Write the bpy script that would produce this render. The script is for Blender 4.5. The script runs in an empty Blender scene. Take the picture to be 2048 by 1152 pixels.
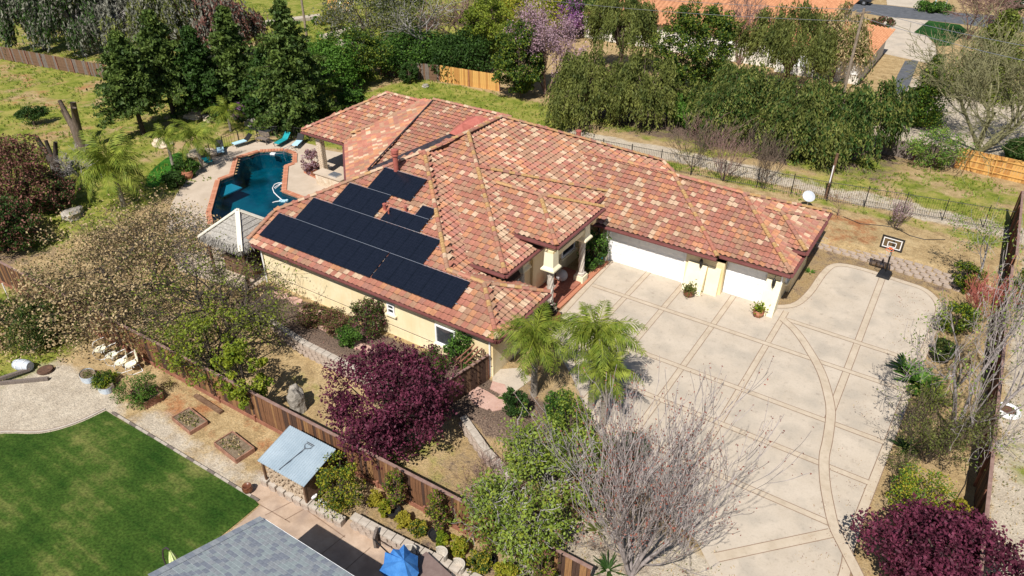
import bpy, math, random
import numpy as np
from mathutils import Vector, Matrix
R = math.radians
random.seed(7)
RNG = np.random.default_rng(7)
S = bpy.context.scene
COL = S.collection

# ------------------------------------------------------------------ camera, sky, sun, exposure
F_PX = 1485.0; PITCH = 32.9; YAW = 33.05; CAM_H = 24.0
cam_d = bpy.data.cameras.new('camera'); cam = bpy.data.objects.new('camera', cam_d); COL.objects.link(cam)
cam.location = (0, 0, CAM_H); cam.rotation_euler = (R(90 - PITCH), 0, R(YAW))
cam_d.sensor_width = 36; cam_d.lens = 36 * F_PX / 2048; cam_d.clip_start = 0.5; cam_d.clip_end = 2000
S.camera = cam
SUN_EL = 52.0
sun_dir = Vector((0.20, -0.98, 0)).normalized() * math.cos(R(SUN_EL)) + Vector((0, 0, math.sin(R(SUN_EL))))
W = bpy.data.worlds.new('World'); S.world = W; W.use_nodes = True
wn = W.node_tree.nodes; wl = W.node_tree.links
sky = wn.new('ShaderNodeTexSky'); sky.sky_type = 'NISHITA'; sky.sun_disc = False
sky.sun_elevation = R(SUN_EL); sky.sun_rotation = math.atan2(sun_dir.x, sun_dir.y)
sky.air_density = 1.0; sky.dust_density = 0.6; sky.ozone_density = 1.0
bg = wn['Background']; bg.inputs['Strength'].default_value = 0.062
wl.new(sky.outputs[0], bg.inputs['Color'])
sd = bpy.data.lights.new('sun', 'SUN'); sd.energy = 4.9; sd.angle = R(0.5); sd.color = (1.0, 0.955, 0.88)
so = bpy.data.objects.new('sun', sd); COL.objects.link(so); so.rotation_euler = sun_dir.to_track_quat('Z', 'Y').to_euler()
S.view_settings.view_transform = 'Standard'; S.view_settings.look = 'None'
S.view_settings.exposure = 0.36; S.view_settings.gamma = 1.0; S.view_settings.use_curve_mapping = False

# ------------------------------------------------------------------ where a point of the photo lies in the place
_t, _a = R(PITCH), R(YAW)
_F0 = np.array([-math.sin(_a), math.cos(_a), 0]); _RT = np.array([math.cos(_a), math.sin(_a), 0]); _Z = np.array([0, 0, 1.0])
_FW = _F0 * math.cos(_t) - _Z * math.sin(_t); _UP = _F0 * math.sin(_t) + _Z * math.cos(_t)
def g(x, y, z=0.0):
    d = _FW + _RT * (x - 1024) / F_PX - _UP * (y - 576) / F_PX
    return np.array([0, 0, CAM_H]) + d * (z - CAM_H) / d[2]
def g2(x, y, z=0.0):
    p = g(x, y, z); return (float(p[0]), float(p[1]))

# ------------------------------------------------------------------ materials
def lin(c):
    return tuple(((v / 12.92) if v <= 0.04045 else ((v + 0.055) / 1.055) ** 2.4) for v in c)
def mat(name, c1, c2=None, scale=3.0, rough=0.8, metal=0.0, detail=6, bump=0.0, bscale=None, spec=0.3, c3=None, scale3=0.5, lo=0.35, hi=0.65, trans=0.0, stretch=None):
    m = bpy.data.materials.new(name); m.use_nodes = True
    N = m.node_tree.nodes; L = m.node_tree.links; b = N['Principled BSDF']
    b.inputs['Roughness'].default_value = rough; b.inputs['Metallic'].default_value = metal
    b.inputs['Specular IOR Level'].default_value = spec
    tc = N.new('ShaderNodeTexCoord'); src = tc.outputs['Object']
    if stretch:
        mp = N.new('ShaderNodeMapping'); mp.inputs['Scale'].default_value = stretch; L.new(src, mp.inputs[0]); src = mp.outputs[0]
    out = None
    if c2 is None:
        b.inputs['Base Color'].default_value = (*c1, 1)
    else:
        nz = N.new('ShaderNodeTexNoise'); nz.inputs['Scale'].default_value = scale; nz.inputs['Detail'].default_value = detail
        nz.inputs['Roughness'].default_value = 0.65; L.new(src, nz.inputs['Vector'])
        cr = N.new('ShaderNodeValToRGB'); cr.color_ramp.elements[0].position = lo; cr.color_ramp.elements[1].position = hi
        cr.color_ramp.elements[0].color = (*c1, 1); cr.color_ramp.elements[1].color = (*c2, 1)
        L.new(nz.outputs['Fac'], cr.inputs[0]); out = cr.outputs[0]
        if c3:
            n3 = N.new('ShaderNodeTexNoise'); n3.inputs['Scale'].default_value = scale3; n3.inputs['Detail'].default_value = 8; L.new(src, n3.inputs['Vector'])
            r3 = N.new('ShaderNodeValToRGB'); r3.color_ramp.elements[0].position = 0.48; r3.color_ramp.elements[1].position = 0.68
            mx = N.new('ShaderNodeMix'); mx.data_type = 'RGBA'; L.new(n3.outputs['Fac'], r3.inputs[0]); L.new(r3.outputs[0], mx.inputs[0])
            L.new(out, mx.inputs[6]); mx.inputs[7].default_value = (*c3, 1); out = mx.outputs[2]
        L.new(out, b.inputs['Base Color'])
    if bump:
        nb = N.new('ShaderNodeTexNoise'); nb.inputs['Scale'].default_value = bscale or scale * 4; nb.inputs['Detail'].default_value = 8
        L.new(src, nb.inputs['Vector']); bm_ = N.new('ShaderNodeBump'); bm_.inputs['Strength'].default_value = bump; bm_.inputs['Distance'].default_value = 0.05
        L.new(nb.outputs['Fac'], bm_.inputs['Height']); L.new(bm_.outputs[0], b.inputs['Normal'])
    if trans:
        tr = N.new('ShaderNodeBsdfTranslucent'); ms = N.new('ShaderNodeMixShader'); ms.inputs[0].default_value = trans
        if out is not None: L.new(out, tr.inputs['Color'])
        else: tr.inputs['Color'].default_value = (*c1, 1)
        L.new(b.outputs[0], ms.inputs[1]); L.new(tr.outputs[0], ms.inputs[2]); L.new(ms.outputs[0], N['Material Output'].inputs['Surface'])
    return m
M = {}
def leafm(k, c1, c2, scale=1.1, trans=0.25):
    M[k] = mat(k, c1, c2, scale=scale, rough=0.6, spec=0.22, trans=trans, detail=8, lo=0.36, hi=0.62)
leafm('leaf_redwood', (.026, .06, .014), (.14, .2, .04), scale=1.0); leafm('leaf_dark', (.016, .042, .008), (.06, .12, .022))
leafm('leaf_bright', (.045, .12, .014), (.13, .25, .035)); leafm('leaf_yellowgreen', (.11, .17, .018), (.27, .31, .035))
leafm('leaf_yellow', (.22, .2, .02), (.42, .36, .04)); leafm('leaf_pepper', (.035, .058, .012), (.23, .25, .06), scale=.55)
leafm('leaf_plum', (.025, .005, .01), (.17, .035, .07), scale=1.6, trans=.15); leafm('leaf_palm', (.07, .13, .012), (.3, .34, .05), scale=1.6)
leafm('leaf_pod', (.27, .19, .09), (.5, .38, .21), scale=2, trans=.15); leafm('leaf_cypress', (.055, .1, .012), (.21, .25, .03), scale=1.5)
leafm('leaf_grey', (.11, .12, .085), (.28, .27, .22)); leafm('leaf_olive', (.07, .09, .02), (.17, .18, .045))
leafm('blossom_pink', (.3, .18, .22), (.52, .36, .42)); leafm('blossom_redbud', (.2, .07, .22), (.42, .18, .42)); leafm('leaf_russet', (.11, .04, .03), (.3, .14, .11))
leafm('bud_red', (.16, .04, .03), (.35, .13, .09)); leafm('leaf_loose', (.1, .16, .025), (.28, .36, .07)); leafm('leaf_citrus', (.07, .14, .01), (.3, .32, .02), scale=2.2)
M['bark'] = mat('bark', (.07, .05, .035), (.16, .12, .09), 6, stretch=(1, 1, .3), bump=.6)
M['bark_grey'] = mat('bark_grey', (.17, .15, .14), (.42, .39, .37), 5, stretch=(1, 1, .4), bump=.5)
M['bark_dark'] = mat('bark_dark', (.03, .023, .018), (.09, .07, .055), 6, bump=.6)
M['bark_red'] = mat('bark_red', (.14, .075, .06), (.26, .17, .15), 6, bump=.4)
M['bark_olive'] = mat('bark_olive', (.13, .12, .05), (.25, .24, .13), 4, bump=.4)
M['palm_trunk'] = mat('palm_trunk', (.18, .15, .12), (.38, .34, .29), 5, stretch=(1, 1, 6), bump=.5)
TILE = [mat('tile_red', (0.304, 0.122, 0.088), (0.368, 0.158, 0.116), 2.2, rough=.85, bump=.15), mat('tile_rose', (0.285, 0.131, 0.102), (0.340, 0.167, 0.130), 2.2, rough=.85),
        mat('tile_orange', (0.386, 0.180, 0.098), (0.451, 0.225, 0.130), 2.2, rough=.85), mat('tile_brown', (0.294, 0.167, 0.112), (0.359, 0.211, 0.144), 2.2, rough=.85),
        mat('tile_cream', (0.442, 0.310, 0.214), (0.515, 0.378, 0.274), 3, rough=.85), mat('tile_salmon', (0.340, 0.149, 0.102), (0.396, 0.180, 0.130), 2.2, rough=.85), mat('tile_end_shade', (.09, .045, .03), (.14, .075, .05), 5, rough=.95)]  # last entry: shade inside the open tile ends, painted as dark brown
def weather(m, sc, lo, hi, dark, stretch=None, p0=.35, p1=.68):
    N = m.node_tree.nodes; L = m.node_tree.links; b = N['Principled BSDF']; src = b.inputs['Base Color'].links[0].from_socket if b.inputs['Base Color'].links else None
    ge = N.new('ShaderNodeNewGeometry'); v = ge.outputs['Position']
    if stretch: mp = N.new('ShaderNodeMapping'); mp.inputs['Scale'].default_value = stretch; L.new(v, mp.inputs[0]); v = mp.outputs[0]
    nz = N.new('ShaderNodeTexNoise'); nz.inputs['Scale'].default_value = sc; nz.inputs['Detail'].default_value = 12; nz.inputs['Roughness'].default_value = .7; L.new(v, nz.inputs['Vector'])
    cr = N.new('ShaderNodeValToRGB'); cr.color_ramp.elements[0].position = p0; cr.color_ramp.elements[0].color = (*lo, 1); cr.color_ramp.elements[1].position = p1; cr.color_ramp.elements[1].color = (*hi, 1); L.new(nz.outputs['Fac'], cr.inputs[0])
    mx = N.new('ShaderNodeMix'); mx.data_type = 'RGBA'; mx.blend_type = 'MULTIPLY'; mx.inputs[0].default_value = dark; L.new(src, mx.inputs[6]); L.new(cr.outputs[0], mx.inputs[7]); L.new(mx.outputs[2], b.inputs['Base Color'])
for t_m in TILE[:6]: weather(t_m, .4, (.88, .9, .84), (1.2, 1.13, 1.12), .85); weather(t_m, 5, (.88, .88, .87), (1.14, 1.14, 1.14), .7)
M['cap_gold'] = mat('cap_gold', (.34, .19, .07), (.47, .31, .15), 3, rough=.85, c3=(.36, .17, .1), scale3=1.2)
M['mortar'] = mat('mortar', (.3, .2, .1), (.4, .28, .16), 5)
M['roof_deck'] = mat('roof_deck', (.06, .035, .025), (.09, .055, .04), 4)
M['gutter'] = mat('gutter', (.16, .055, .05), (.2, .075, .07), 2, rough=.45)
M['stucco'] = mat('stucco', (.76, .64, .41), (.82, .71, .48), 1.2, rough=.9, bump=.15, bscale=60, c3=(.74, .57, .31), scale3=.35)
M['stucco_trim'] = mat('stucco_trim', (.78, .69, .48), (.83, .75, .54), 2, rough=.9)
M['white_paint'] = mat('white_paint', (.8, .8, .8), (.84, .84, .84), 2, rough=.55)
M['glass'] = mat('glass', (.02, .024, .03), (.05, .06, .07), 1.0, rough=.06, spec=.7)
M['solar'] = mat('solar', (.005, .0075, .014), (.008, .011, .02), 5, rough=.25, spec=.5)
M['solar_line'] = mat('solar_line', (.012, .014, .028), rough=.4)
M['alu'] = mat('alu', (.5, .53, .58), rough=.3, metal=.8)
M['black'] = mat('black', (.012, .012, .013), (.022, .022, .024), 8, rough=.5)
M['iron'] = mat('iron', (.02, .018, .017), rough=.5)
M['dark_metal'] = mat('dark_metal', (.03, .025, .03), (.06, .05, .055), 3, rough=.4)
M['red_metal'] = mat('red_metal', (.33, .09, .07), (.4, .13, .1), 4, rough=.6)
M['concrete'] = mat('concrete', (.43, .365, .29), (.5, .43, .35), .55, rough=.92, c3=(.385, .335, .275), scale3=.7, bump=.12, bscale=30, detail=12)
M['concrete_band'] = mat('concrete_band', (.44, .36, .27), (.51, .43, .335), 1.2, rough=.92, bump=.1, bscale=30)
weather(M['concrete'], 2.6, (1, 1, 1), (.62, .6, .6), .8, p0=.56, p1=.74); weather(M['concrete'], 11, (1.04, 1.04, 1.04), (.8, .79, .78), .6, p0=.5, p1=.72); weather(M['concrete_band'], 3, (1, 1, 1), (.72, .7, .68), .7, p0=.5, p1=.75)
weather(M['stucco'], 1.0, (1, 1, 1), (.88, .84, .74), .8, stretch=(1.5, 1.5, .25), p0=.45, p1=.7)
M['joint'] = mat('joint', (.19, .12, .08), (.26, .18, .13), 4)
M['joint_dark'] = mat('joint_dark', (.05, .04, .03), (.1, .08, .06), 4)
M['deck_concrete'] = mat('deck_concrete', (.42, .34, .26), (.52, .43, .34), .7, rough=.9, bump=.1, bscale=25)
M['stamped'] = mat('stamped', (.35, .25, .18), (.49, .37, .28), 1.3, rough=.9, c3=(.3, .22, .17), scale3=.9, bump=.15, bscale=12)
M['brick'] = mat('brick', (.4, .15, .085), (.5, .22, .13), 6, rough=.9, bump=.3)
M['brick_dark'] = mat('brick_dark', (.26, .09, .06), (.36, .15, .1), 6, rough=.9, bump=.3)
M['block'] = mat('block', (.3, .235, .19), (.44, .36, .3), 3, rough=.95, bump=.6, bscale=14)
M['block_cap'] = mat('block_cap', (.36, .31, .26), (.48, .42, .36), 3, rough=.95, bump=.4)
M['stone'] = mat('stone', (.48, .37, .26), (.66, .56, .44), 3, rough=.95, bump=.7)
M['rock'] = mat('rock', (.2, .18, .15), (.42, .38, .33), 2, rough=.95, bump=.8)
M['flagstone'] = mat('flagstone', (.42, .25, .2), (.52, .35, .29), 1.5, rough=.9, bump=.4)
M['carved'] = mat('carved', (.42, .36, .3), (.6, .54, .47), 8, rough=.85)
M['fence_wood'] = mat('fence_wood', (.10, .045, .025), (.24, .115, .055), 3, stretch=(6, 6, .5), rough=.85, bump=.3)
M['fence_wood_b'] = mat('fence_wood_b', (.17, .085, .04), (.35, .19, .08), 3, stretch=(6, 6, .5), rough=.85, bump=.3)
M['fence_dark'] = mat('fence_dark', (.045, .022, .015), (.09, .05, .035), 3, stretch=(6, 6, .5), rough=.9, bump=.3)
M['fence_rail'] = mat('fence_rail', (.2, .08, .05), (.32, .14, .09), 3, rough=.85, bump=.3)
M['fence_cap'] = mat('fence_cap', (.19, .11, .09), (.29, .19, .16), 3, rough=.85, bump=.3)
M['wood_new_b'] = mat('wood_new_b', (.36, .16, .04), (.5, .26, .08), 3, stretch=(6, 6, .5), rough=.8)
M['wood_new'] = mat('wood_new', (.52, .27, .07), (.66, .39, .13), 3, stretch=(6, 6, .5), rough=.8)
M['wood_old'] = mat('wood_old', (.1, .08, .07), (.22, .18, .155), 4, stretch=(6, 6, .5), rough=.95)
M['wood_brown'] = mat('wood_brown', (.11, .06, .035), (.2, .12, .075), 4, rough=.9)
M['planter_wood'] = mat('planter_wood', (.2, .1, .06), (.38, .2, .14), 4, rough=.9, bump=.3)
M['soil'] = mat('soil', (.12, .085, .055), (.25, .19, .13), 5, rough=1, bump=.8)
M['pole_wood'] = mat('pole_wood', (.2, .15, .11), (.3, .24, .18), 4, rough=.95)
M['galv'] = mat('galv', (.45, .5, .56), (.6, .65, .7), 4, rough=.35, metal=.5)
M['corrugated'] = mat('corrugated', (.34, .42, .48), (.44, .52, .58), .8, rough=.4, metal=.35)
M['thatch'] = mat('thatch', (.27, .25, .22), (.45, .42, .38), 9, stretch=(1, 1, 1), rough=1, bump=.9)
M['cream_cap'] = mat('cream_cap', (.62, .57, .46), (.72, .68, .58), 3, rough=.8)
SH = [mat('shingle_grey', (.24, .26, .28), (.31, .33, .35), 9, rough=.95, bump=.3), mat('shingle_slate', (.17, .19, .23), (.24, .26, .3), 9, rough=.95), mat('shingle_green', (.25, .29, .3), (.31, .35, .36), 9, rough=.95)]
M['terracotta'] = mat('terracotta', (.34, .13, .07), (.45, .2, .12), 5, rough=.8)
M['glazed_pot'] = mat('glazed_pot', (.1, .035, .02), (.24, .1, .05), 4, rough=.35)
M['white_plastic'] = mat('white_plastic', (.75, .75, .75), rough=.4)
M['cream_paint'] = mat('cream_paint', (.76, .7, .52), (.8, .76, .62), 3, rough=.5)
M['teal'] = mat('teal', (.0, .22, .25), (.02, .3, .32), 3, rough=.8)
M['pale_blue'] = mat('pale_blue', (.4, .6, .7), rough=.8)
M['blue_fabric'] = mat('blue_fabric', (.03, .16, .5), (.08, .28, .68), 2, rough=.7, trans=.15)
M['lime_fabric'] = mat('lime_fabric', (.5, .62, .22), (.72, .8, .45), 3, rough=.8)
M['orange'] = mat('orange', (.75, .12, .02), rough=.5)
M['clear'] = mat('clear', (.45, .4, .3), (.5, .45, .34), 2, rough=.3)
M['asphalt'] = mat('asphalt', (.075, .08, .09), (.12, .125, .14), 1.5, rough=.95)
M['plastic_grey'] = mat('plastic_grey', (.42, .45, .5), (.52, .55, .6), 3, rough=.5)
M['rug_brown'] = mat('rug_brown', (.16, .11, .1), (.2, .145, .13), 4, rough=.95)
M['log'] = mat('log', (.3, .22, .15), (.55, .45, .34), 8, rough=.95)
M['tarp'] = mat('tarp', (.4, .3, .04), (.5, .4, .08), 3, rough=.4)
M['rust'] = mat('rust', (.07, .04, .03), (.15, .08, .05), 8, rough=.9)
M['bare_roof'] = mat('bare_roof', (.38, .17, .085), (.52, .26, .14), 2, rough=.9)
M['far_wall'] = mat('far_wall', (.66, .62, .55), (.72, .68, .62), 1, rough=.9)
M['car_dark'] = mat('car_dark', (.03, .033, .04), rough=.25, spec=.6)
M['car_white'] = mat('car_white', (.75, .76, .78), rough=.25, spec=.6)
M['tyre'] = mat('tyre', (.015, .015, .015), rough=.9)

def lawn_mat(name, a, b, c, stripe=None):
    m = bpy.data.materials.new(name); m.use_nodes = True; N = m.node_tree.nodes; L = m.node_tree.links; bs = N['Principled BSDF']
    bs.inputs['Roughness'].default_value = 1; bs.inputs['Specular IOR Level'].default_value = .1
    tc = N.new('ShaderNodeTexCoord')
    n1 = N.new('ShaderNodeTexNoise'); n1.inputs['Scale'].default_value = .35; n1.inputs['Detail'].default_value = 10; n1.inputs['Roughness'].default_value = .7
    n2 = N.new('ShaderNodeTexNoise'); n2.inputs['Scale'].default_value = 9; n2.inputs['Detail'].default_value = 6
    L.new(tc.outputs['Object'], n1.inputs['Vector']); L.new(tc.outputs['Object'], n2.inputs['Vector'])
    cr = N.new('ShaderNodeValToRGB'); e = cr.color_ramp.elements; e[0].position = .38; e[0].color = (*a, 1); e[1].position = .66; e[1].color = (*c, 1)
    x = e.new(.52); x.color = (*b, 1)
    fac = n1.outputs['Fac']
    if stripe:
        mp = N.new('ShaderNodeMapping'); mp.inputs['Rotation'].default_value = (0, 0, R(stripe)); mp.inputs['Scale'].default_value = (.25, 5, 1)
        L.new(tc.outputs['Object'], mp.inputs[0]); n3 = N.new('ShaderNodeTexNoise'); n3.inputs['Scale'].default_value = .55; n3.inputs['Detail'].default_value = 3; L.new(mp.outputs[0], n3.inputs['Vector'])
        mm = N.new('ShaderNodeMix'); mm.inputs[0].default_value = .25; L.new(n1.outputs['Fac'], mm.inputs[2]); L.new(n3.outputs['Fac'], mm.inputs[3]); fac = mm.outputs[0]
    L.new(fac, cr.inputs[0])
    mx = N.new('ShaderNodeMix'); mx.data_type = 'RGBA'; mx.blend_type = 'MULTIPLY'; mx.inputs[0].default_value = .7
    c2 = N.new('ShaderNodeValToRGB'); c2.color_ramp.elements[0].position = .3; c2.color_ramp.elements[0].color = (.45, .45, .45, 1); c2.color_ramp.elements[1].position = .65; c2.color_ramp.elements[1].color = (1.3, 1.3, 1.2, 1)
    L.new(n2.outputs['Fac'], c2.inputs[0]); L.new(cr.outputs[0], mx.inputs[6]); L.new(c2.outputs[0], mx.inputs[7]); L.new(mx.outputs[2], bs.inputs['Base Color'])
    bp = N.new('ShaderNodeBump'); bp.inputs['Strength'].default_value = .8; bp.inputs['Distance'].default_value = .06; L.new(n2.outputs['Fac'], bp.inputs['Height']); L.new(bp.outputs[0], bs.inputs['Normal'])
    return m
M['lawn'] = lawn_mat('lawn', (.018, .05, .007), (.045, .085, .014), (.16, .165, .05), stripe=52)
M['lawn_far'] = lawn_mat('lawn_far', (.012, .045, .01), (.018, .065, .014), (.03, .09, .02))
M['turf'] = lawn_mat('turf', (.02, .09, .01), (.05, .16, .02), (.1, .22, .04))

# ------------------------------------------------------------------ mesh helpers
def link(name, me, m=None, parent=None, loc=None):
    o = bpy.data.objects.new(name, me); COL.objects.link(o)
    if m is not None and me is not None and len(me.materials) == 0:
        for mm in (m if isinstance(m, (list, tuple)) else [m]): me.materials.append(M[mm] if isinstance(mm, str) else mm)
    if parent is not None: o.parent = parent
    if loc is not None: o.location = loc
    return o
def mesh_raw(name, V, Fa, mi=None, smooth=False):
    me = bpy.data.meshes.new(name); me.from_pydata([tuple(map(float, v)) for v in V], [], [tuple(map(int, f)) for f in Fa])
    if mi is not None: me.polygons.foreach_set('material_index', list(mi))
    if smooth: me.polygons.foreach_set('use_smooth', [True] * len(me.polygons))
    me.update(); return me
def mesh_np(name, V, Q, mi=None, smooth=False):
    """V (n,3), Q (m,k) fast"""
    me = bpy.data.meshes.new(name); V = np.asarray(V, np.float32); Q = np.asarray(Q, np.int32); k = Q.shape[1]
    me.vertices.add(len(V)); me.vertices.foreach_set('co', V.ravel()); me.loops.add(Q.size); me.loops.foreach_set('vertex_index', Q.ravel())
    me.polygons.add(len(Q)); me.polygons.foreach_set('loop_start', np.arange(0, Q.size, k, dtype=np.int32))
    if mi is not None: me.polygons.foreach_set('material_index', np.asarray(mi, np.int32))
    me.polygons.foreach_set('use_smooth', np.full(len(Q), smooth)); me.update(calc_edges=True); return me
class MB:
    def __init__(s): s.V = []; s.F = []; s.MI = []; s.m = 0
    def add(s, vs, fs):
        o = len(s.V); s.V += [tuple(v) for v in vs]; s.F += [tuple(i + o for i in f) for f in fs]; s.MI += [s.m] * len(fs); return s
    def box(s, c, d, rz=0.0, tilt=None):
        cx, cy, cz = c; dx, dy, dz = d[0] / 2, d[1] / 2, d[2] / 2; vs = []
        for z in (-dz, dz):
            for x, y in ((-dx, -dy), (dx, -dy), (dx, dy), (-dx, dy)): vs.append(Vector((x, y, z)))
        if tilt is not None: vs = [tilt @ v for v in vs]
        if rz: q = Matrix.Rotation(rz, 3, 'Z'); vs = [q @ v for v in vs]
        return s.add([(v.x + cx, v.y + cy, v.z + cz) for v in vs], [(3, 2, 1, 0), (4, 5, 6, 7), (0, 1, 5, 4), (1, 2, 6, 5), (2, 3, 7, 6), (3, 0, 4, 7)])
    def prism(s, pts, z0, z1):
        n = len(pts); zf0 = z0 if callable(z0) else (lambda x, y: z0); zf1 = z1 if callable(z1) else (lambda x, y: z1)
        return s.add([(x, y, zf0(x, y)) for x, y in pts] + [(x, y, zf1(x, y)) for x, y in pts],
                     [tuple(range(n - 1, -1, -1)), tuple(range(n, 2 * n))] + [(i, (i + 1) % n, n + (i + 1) % n, n + i) for i in range(n)])
    def tube(s, pts, r, n=6, cap=True):
        pts = [Vector(p) for p in pts]; rs = r if isinstance(r, (list, tuple)) else [r] * len(pts); vs = []; up = Vector((0, 0, 1))
        for i, p in enumerate(pts):
            d = (pts[min(i + 1, len(pts) - 1)] - pts[max(i - 1, 0)]).normalized()
            a = d.cross(up); a = a.normalized() if a.length > 1e-3 else Vector((1, 0, 0)); b = d.cross(a)
            for k in range(n): t = 2 * math.pi * k / n; vs.append(p + (a * math.cos(t) + b * math.sin(t)) * rs[i])
        fs = [(i * n + k, i * n + (k + 1) % n, (i + 1) * n + (k + 1) % n, (i + 1) * n + k) for i in range(len(pts) - 1) for k in range(n)]
        if cap: fs += [tuple(range(n)), tuple(range((len(pts) - 1) * n + n - 1, (len(pts) - 1) * n - 1, -1))]
        return s.add(vs, fs)
    def lathe(s, prof, n=16, c=(0, 0, 0)):
        vs = [(c[0] + r * math.cos(2 * math.pi * k / n), c[1] + r * math.sin(2 * math.pi * k / n), c[2] + z) for r, z in prof for k in range(n)]
        fs = [(i * n + k, i * n + (k + 1) % n, (i + 1) * n + (k + 1) % n, (i + 1) * n + k) for i in range(len(prof) - 1) for k in range(n)]
        return s.add(vs, fs)
    def mesh(s, name, smooth=False): return mesh_raw(name, s.V, s.F, s.MI, smooth)
    def obj(s, name, m, parent=None, loc=None, smooth=False): return link(name, s.mesh(name, smooth), m, parent, loc)
def tag(o, label=None, cat=None, group=None, kind=None):
    if label: o['label'] = label
    if cat: o['category'] = cat
    if group: o['group'] = group
    if kind: o['kind'] = kind
    return o
def thing(name, label, cat, loc=(0, 0, 0), rz=0.0, group=None):
    o = bpy.data.objects.new(name, None); COL.objects.link(o); o.location = loc; o.rotation_euler = (0, 0, rz); o.empty_display_size = .2
    return tag(o, label, cat, group)
def kids(o): return list(o.children)
def dup(root, loc, rz=0.0, label=None, group=None, scale=None):
    r = root.copy(); COL.objects.link(r); r.location = loc; r.rotation_euler = (0, 0, rz)
    if scale: r.scale = scale if isinstance(scale, tuple) else (scale,) * 3
    if label: r['label'] = label
    if group: r['group'] = group
    for ch in kids(root):
        c = ch.copy(); COL.objects.link(c); c.parent = r
        for g_ in kids(ch):
            d = g_.copy(); COL.objects.link(d); d.parent = c
    return r
def structure(name, me_obj): me_obj['kind'] = 'structure'; return me_obj
def inpoly(x, y, P):
    c = False; j = len(P) - 1
    for i in range(len(P)):
        xi, yi = P[i]; xj, yj = P[j]
        if (yi > y) != (yj > y) and x < (xj - xi) * (y - yi) / (yj - yi) + xi: c = not c
        j = i
    return c

# ------------------------------------------------------------------ terrain
def sm(t): t = np.clip(t, 0, 1); return t * t * (3 - 2 * t)
def terr(x, y):
    x = np.asarray(x, float); y = np.asarray(y, float)
    low = -0.6 * (1 - sm((y - 20.35) / .2)) * (1 - sm((x + 13.0) / 6.0)) * sm((x + 70) / 12)
    up = 0.6 * sm((y - (46.15 - .06 * (x + 5))) / .25) * sm((x + 40) / 25) * (1 - sm((x - 4) / 3)) * (1 - sm((y - 56) / 10))
    hill = 0.35 * np.sin(x * .11 + 1.3) * np.sin(y * .09) * sm((y - 60) / 20) * sm((-48 - x) / 10)
    return low + up + hill
def T(x, y): return float(terr(x, y))
def gz(px, py):
    z = 0.0
    for _ in range(6): p = g(px, py, z); z = T(p[0], p[1])
    p = g(px, py, z); return (float(p[0]), float(p[1]), float(z))
xs = np.concatenate([[-900, -500, -320, -220], np.arange(-160, -62, 2.0), np.arange(-62, 14, .4), np.arange(14, 60, 2.5), [80, 130, 220, 400, 800]])
ys = np.concatenate([[-500, -200, -80, -30], np.arange(-10, 4, 1.0), np.arange(4, 76, .4), np.arange(76, 160, 2.0), [180, 220, 300, 450, 800, 1200]])
PIT = [g2(*p) for p in [(422, 427), (440, 361), (467, 351), (476, 317), (519, 304), (567, 301.6), (586.6, 308.6), (585.7, 326.8), (569, 333), (564, 384), (612, 402), (600, 440), (500, 475), (430, 470)]]
XX, YY = np.meshgrid(xs, ys); ZZ = terr(XX, YY)
V = np.stack([XX.ravel(), YY.ravel(), ZZ.ravel()], 1); nx = len(xs); ny = len(ys)
I = np.arange(nx * ny).reshape(ny, nx); Q = np.stack([I[:-1, :-1], I[:-1, 1:], I[1:, 1:], I[1:, :-1]], -1).reshape(-1, 4)
cx = (XX[:-1, :-1] + XX[1:, 1:]).ravel() / 2; cy = (YY[:-1, :-1] + YY[1:, 1:]).ravel() / 2
POOLBOX = (-51, -36, 25, 41)
PITc = (sum(p[0] for p in PIT) / len(PIT), sum(p[1] for p in PIT) / len(PIT))
keep = np.ones(len(Q), bool)
for i in np.where((cx > -50) & (cx < -36) & (cy > 25) & (cy < 40))[0]:
    if inpoly(cx[i], cy[i], PIT): keep[i] = False
Q = Q[keep]
gme = mesh_np('ground', V, Q, smooth=True)
def blob(x, y, x0, x1, y0, y1, s): return sm((x - x0 + s) / (2 * s)) * sm((x1 - x + s) / (2 * s)) * sm((y - y0 + s) / (2 * s)) * sm((y1 - y + s) / (2 * s))
def disc(x, y, cx_, cy_, r, s): return 1 - sm((np.hypot(x - cx_, y - cy_) - r + s) / (2 * s))
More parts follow.
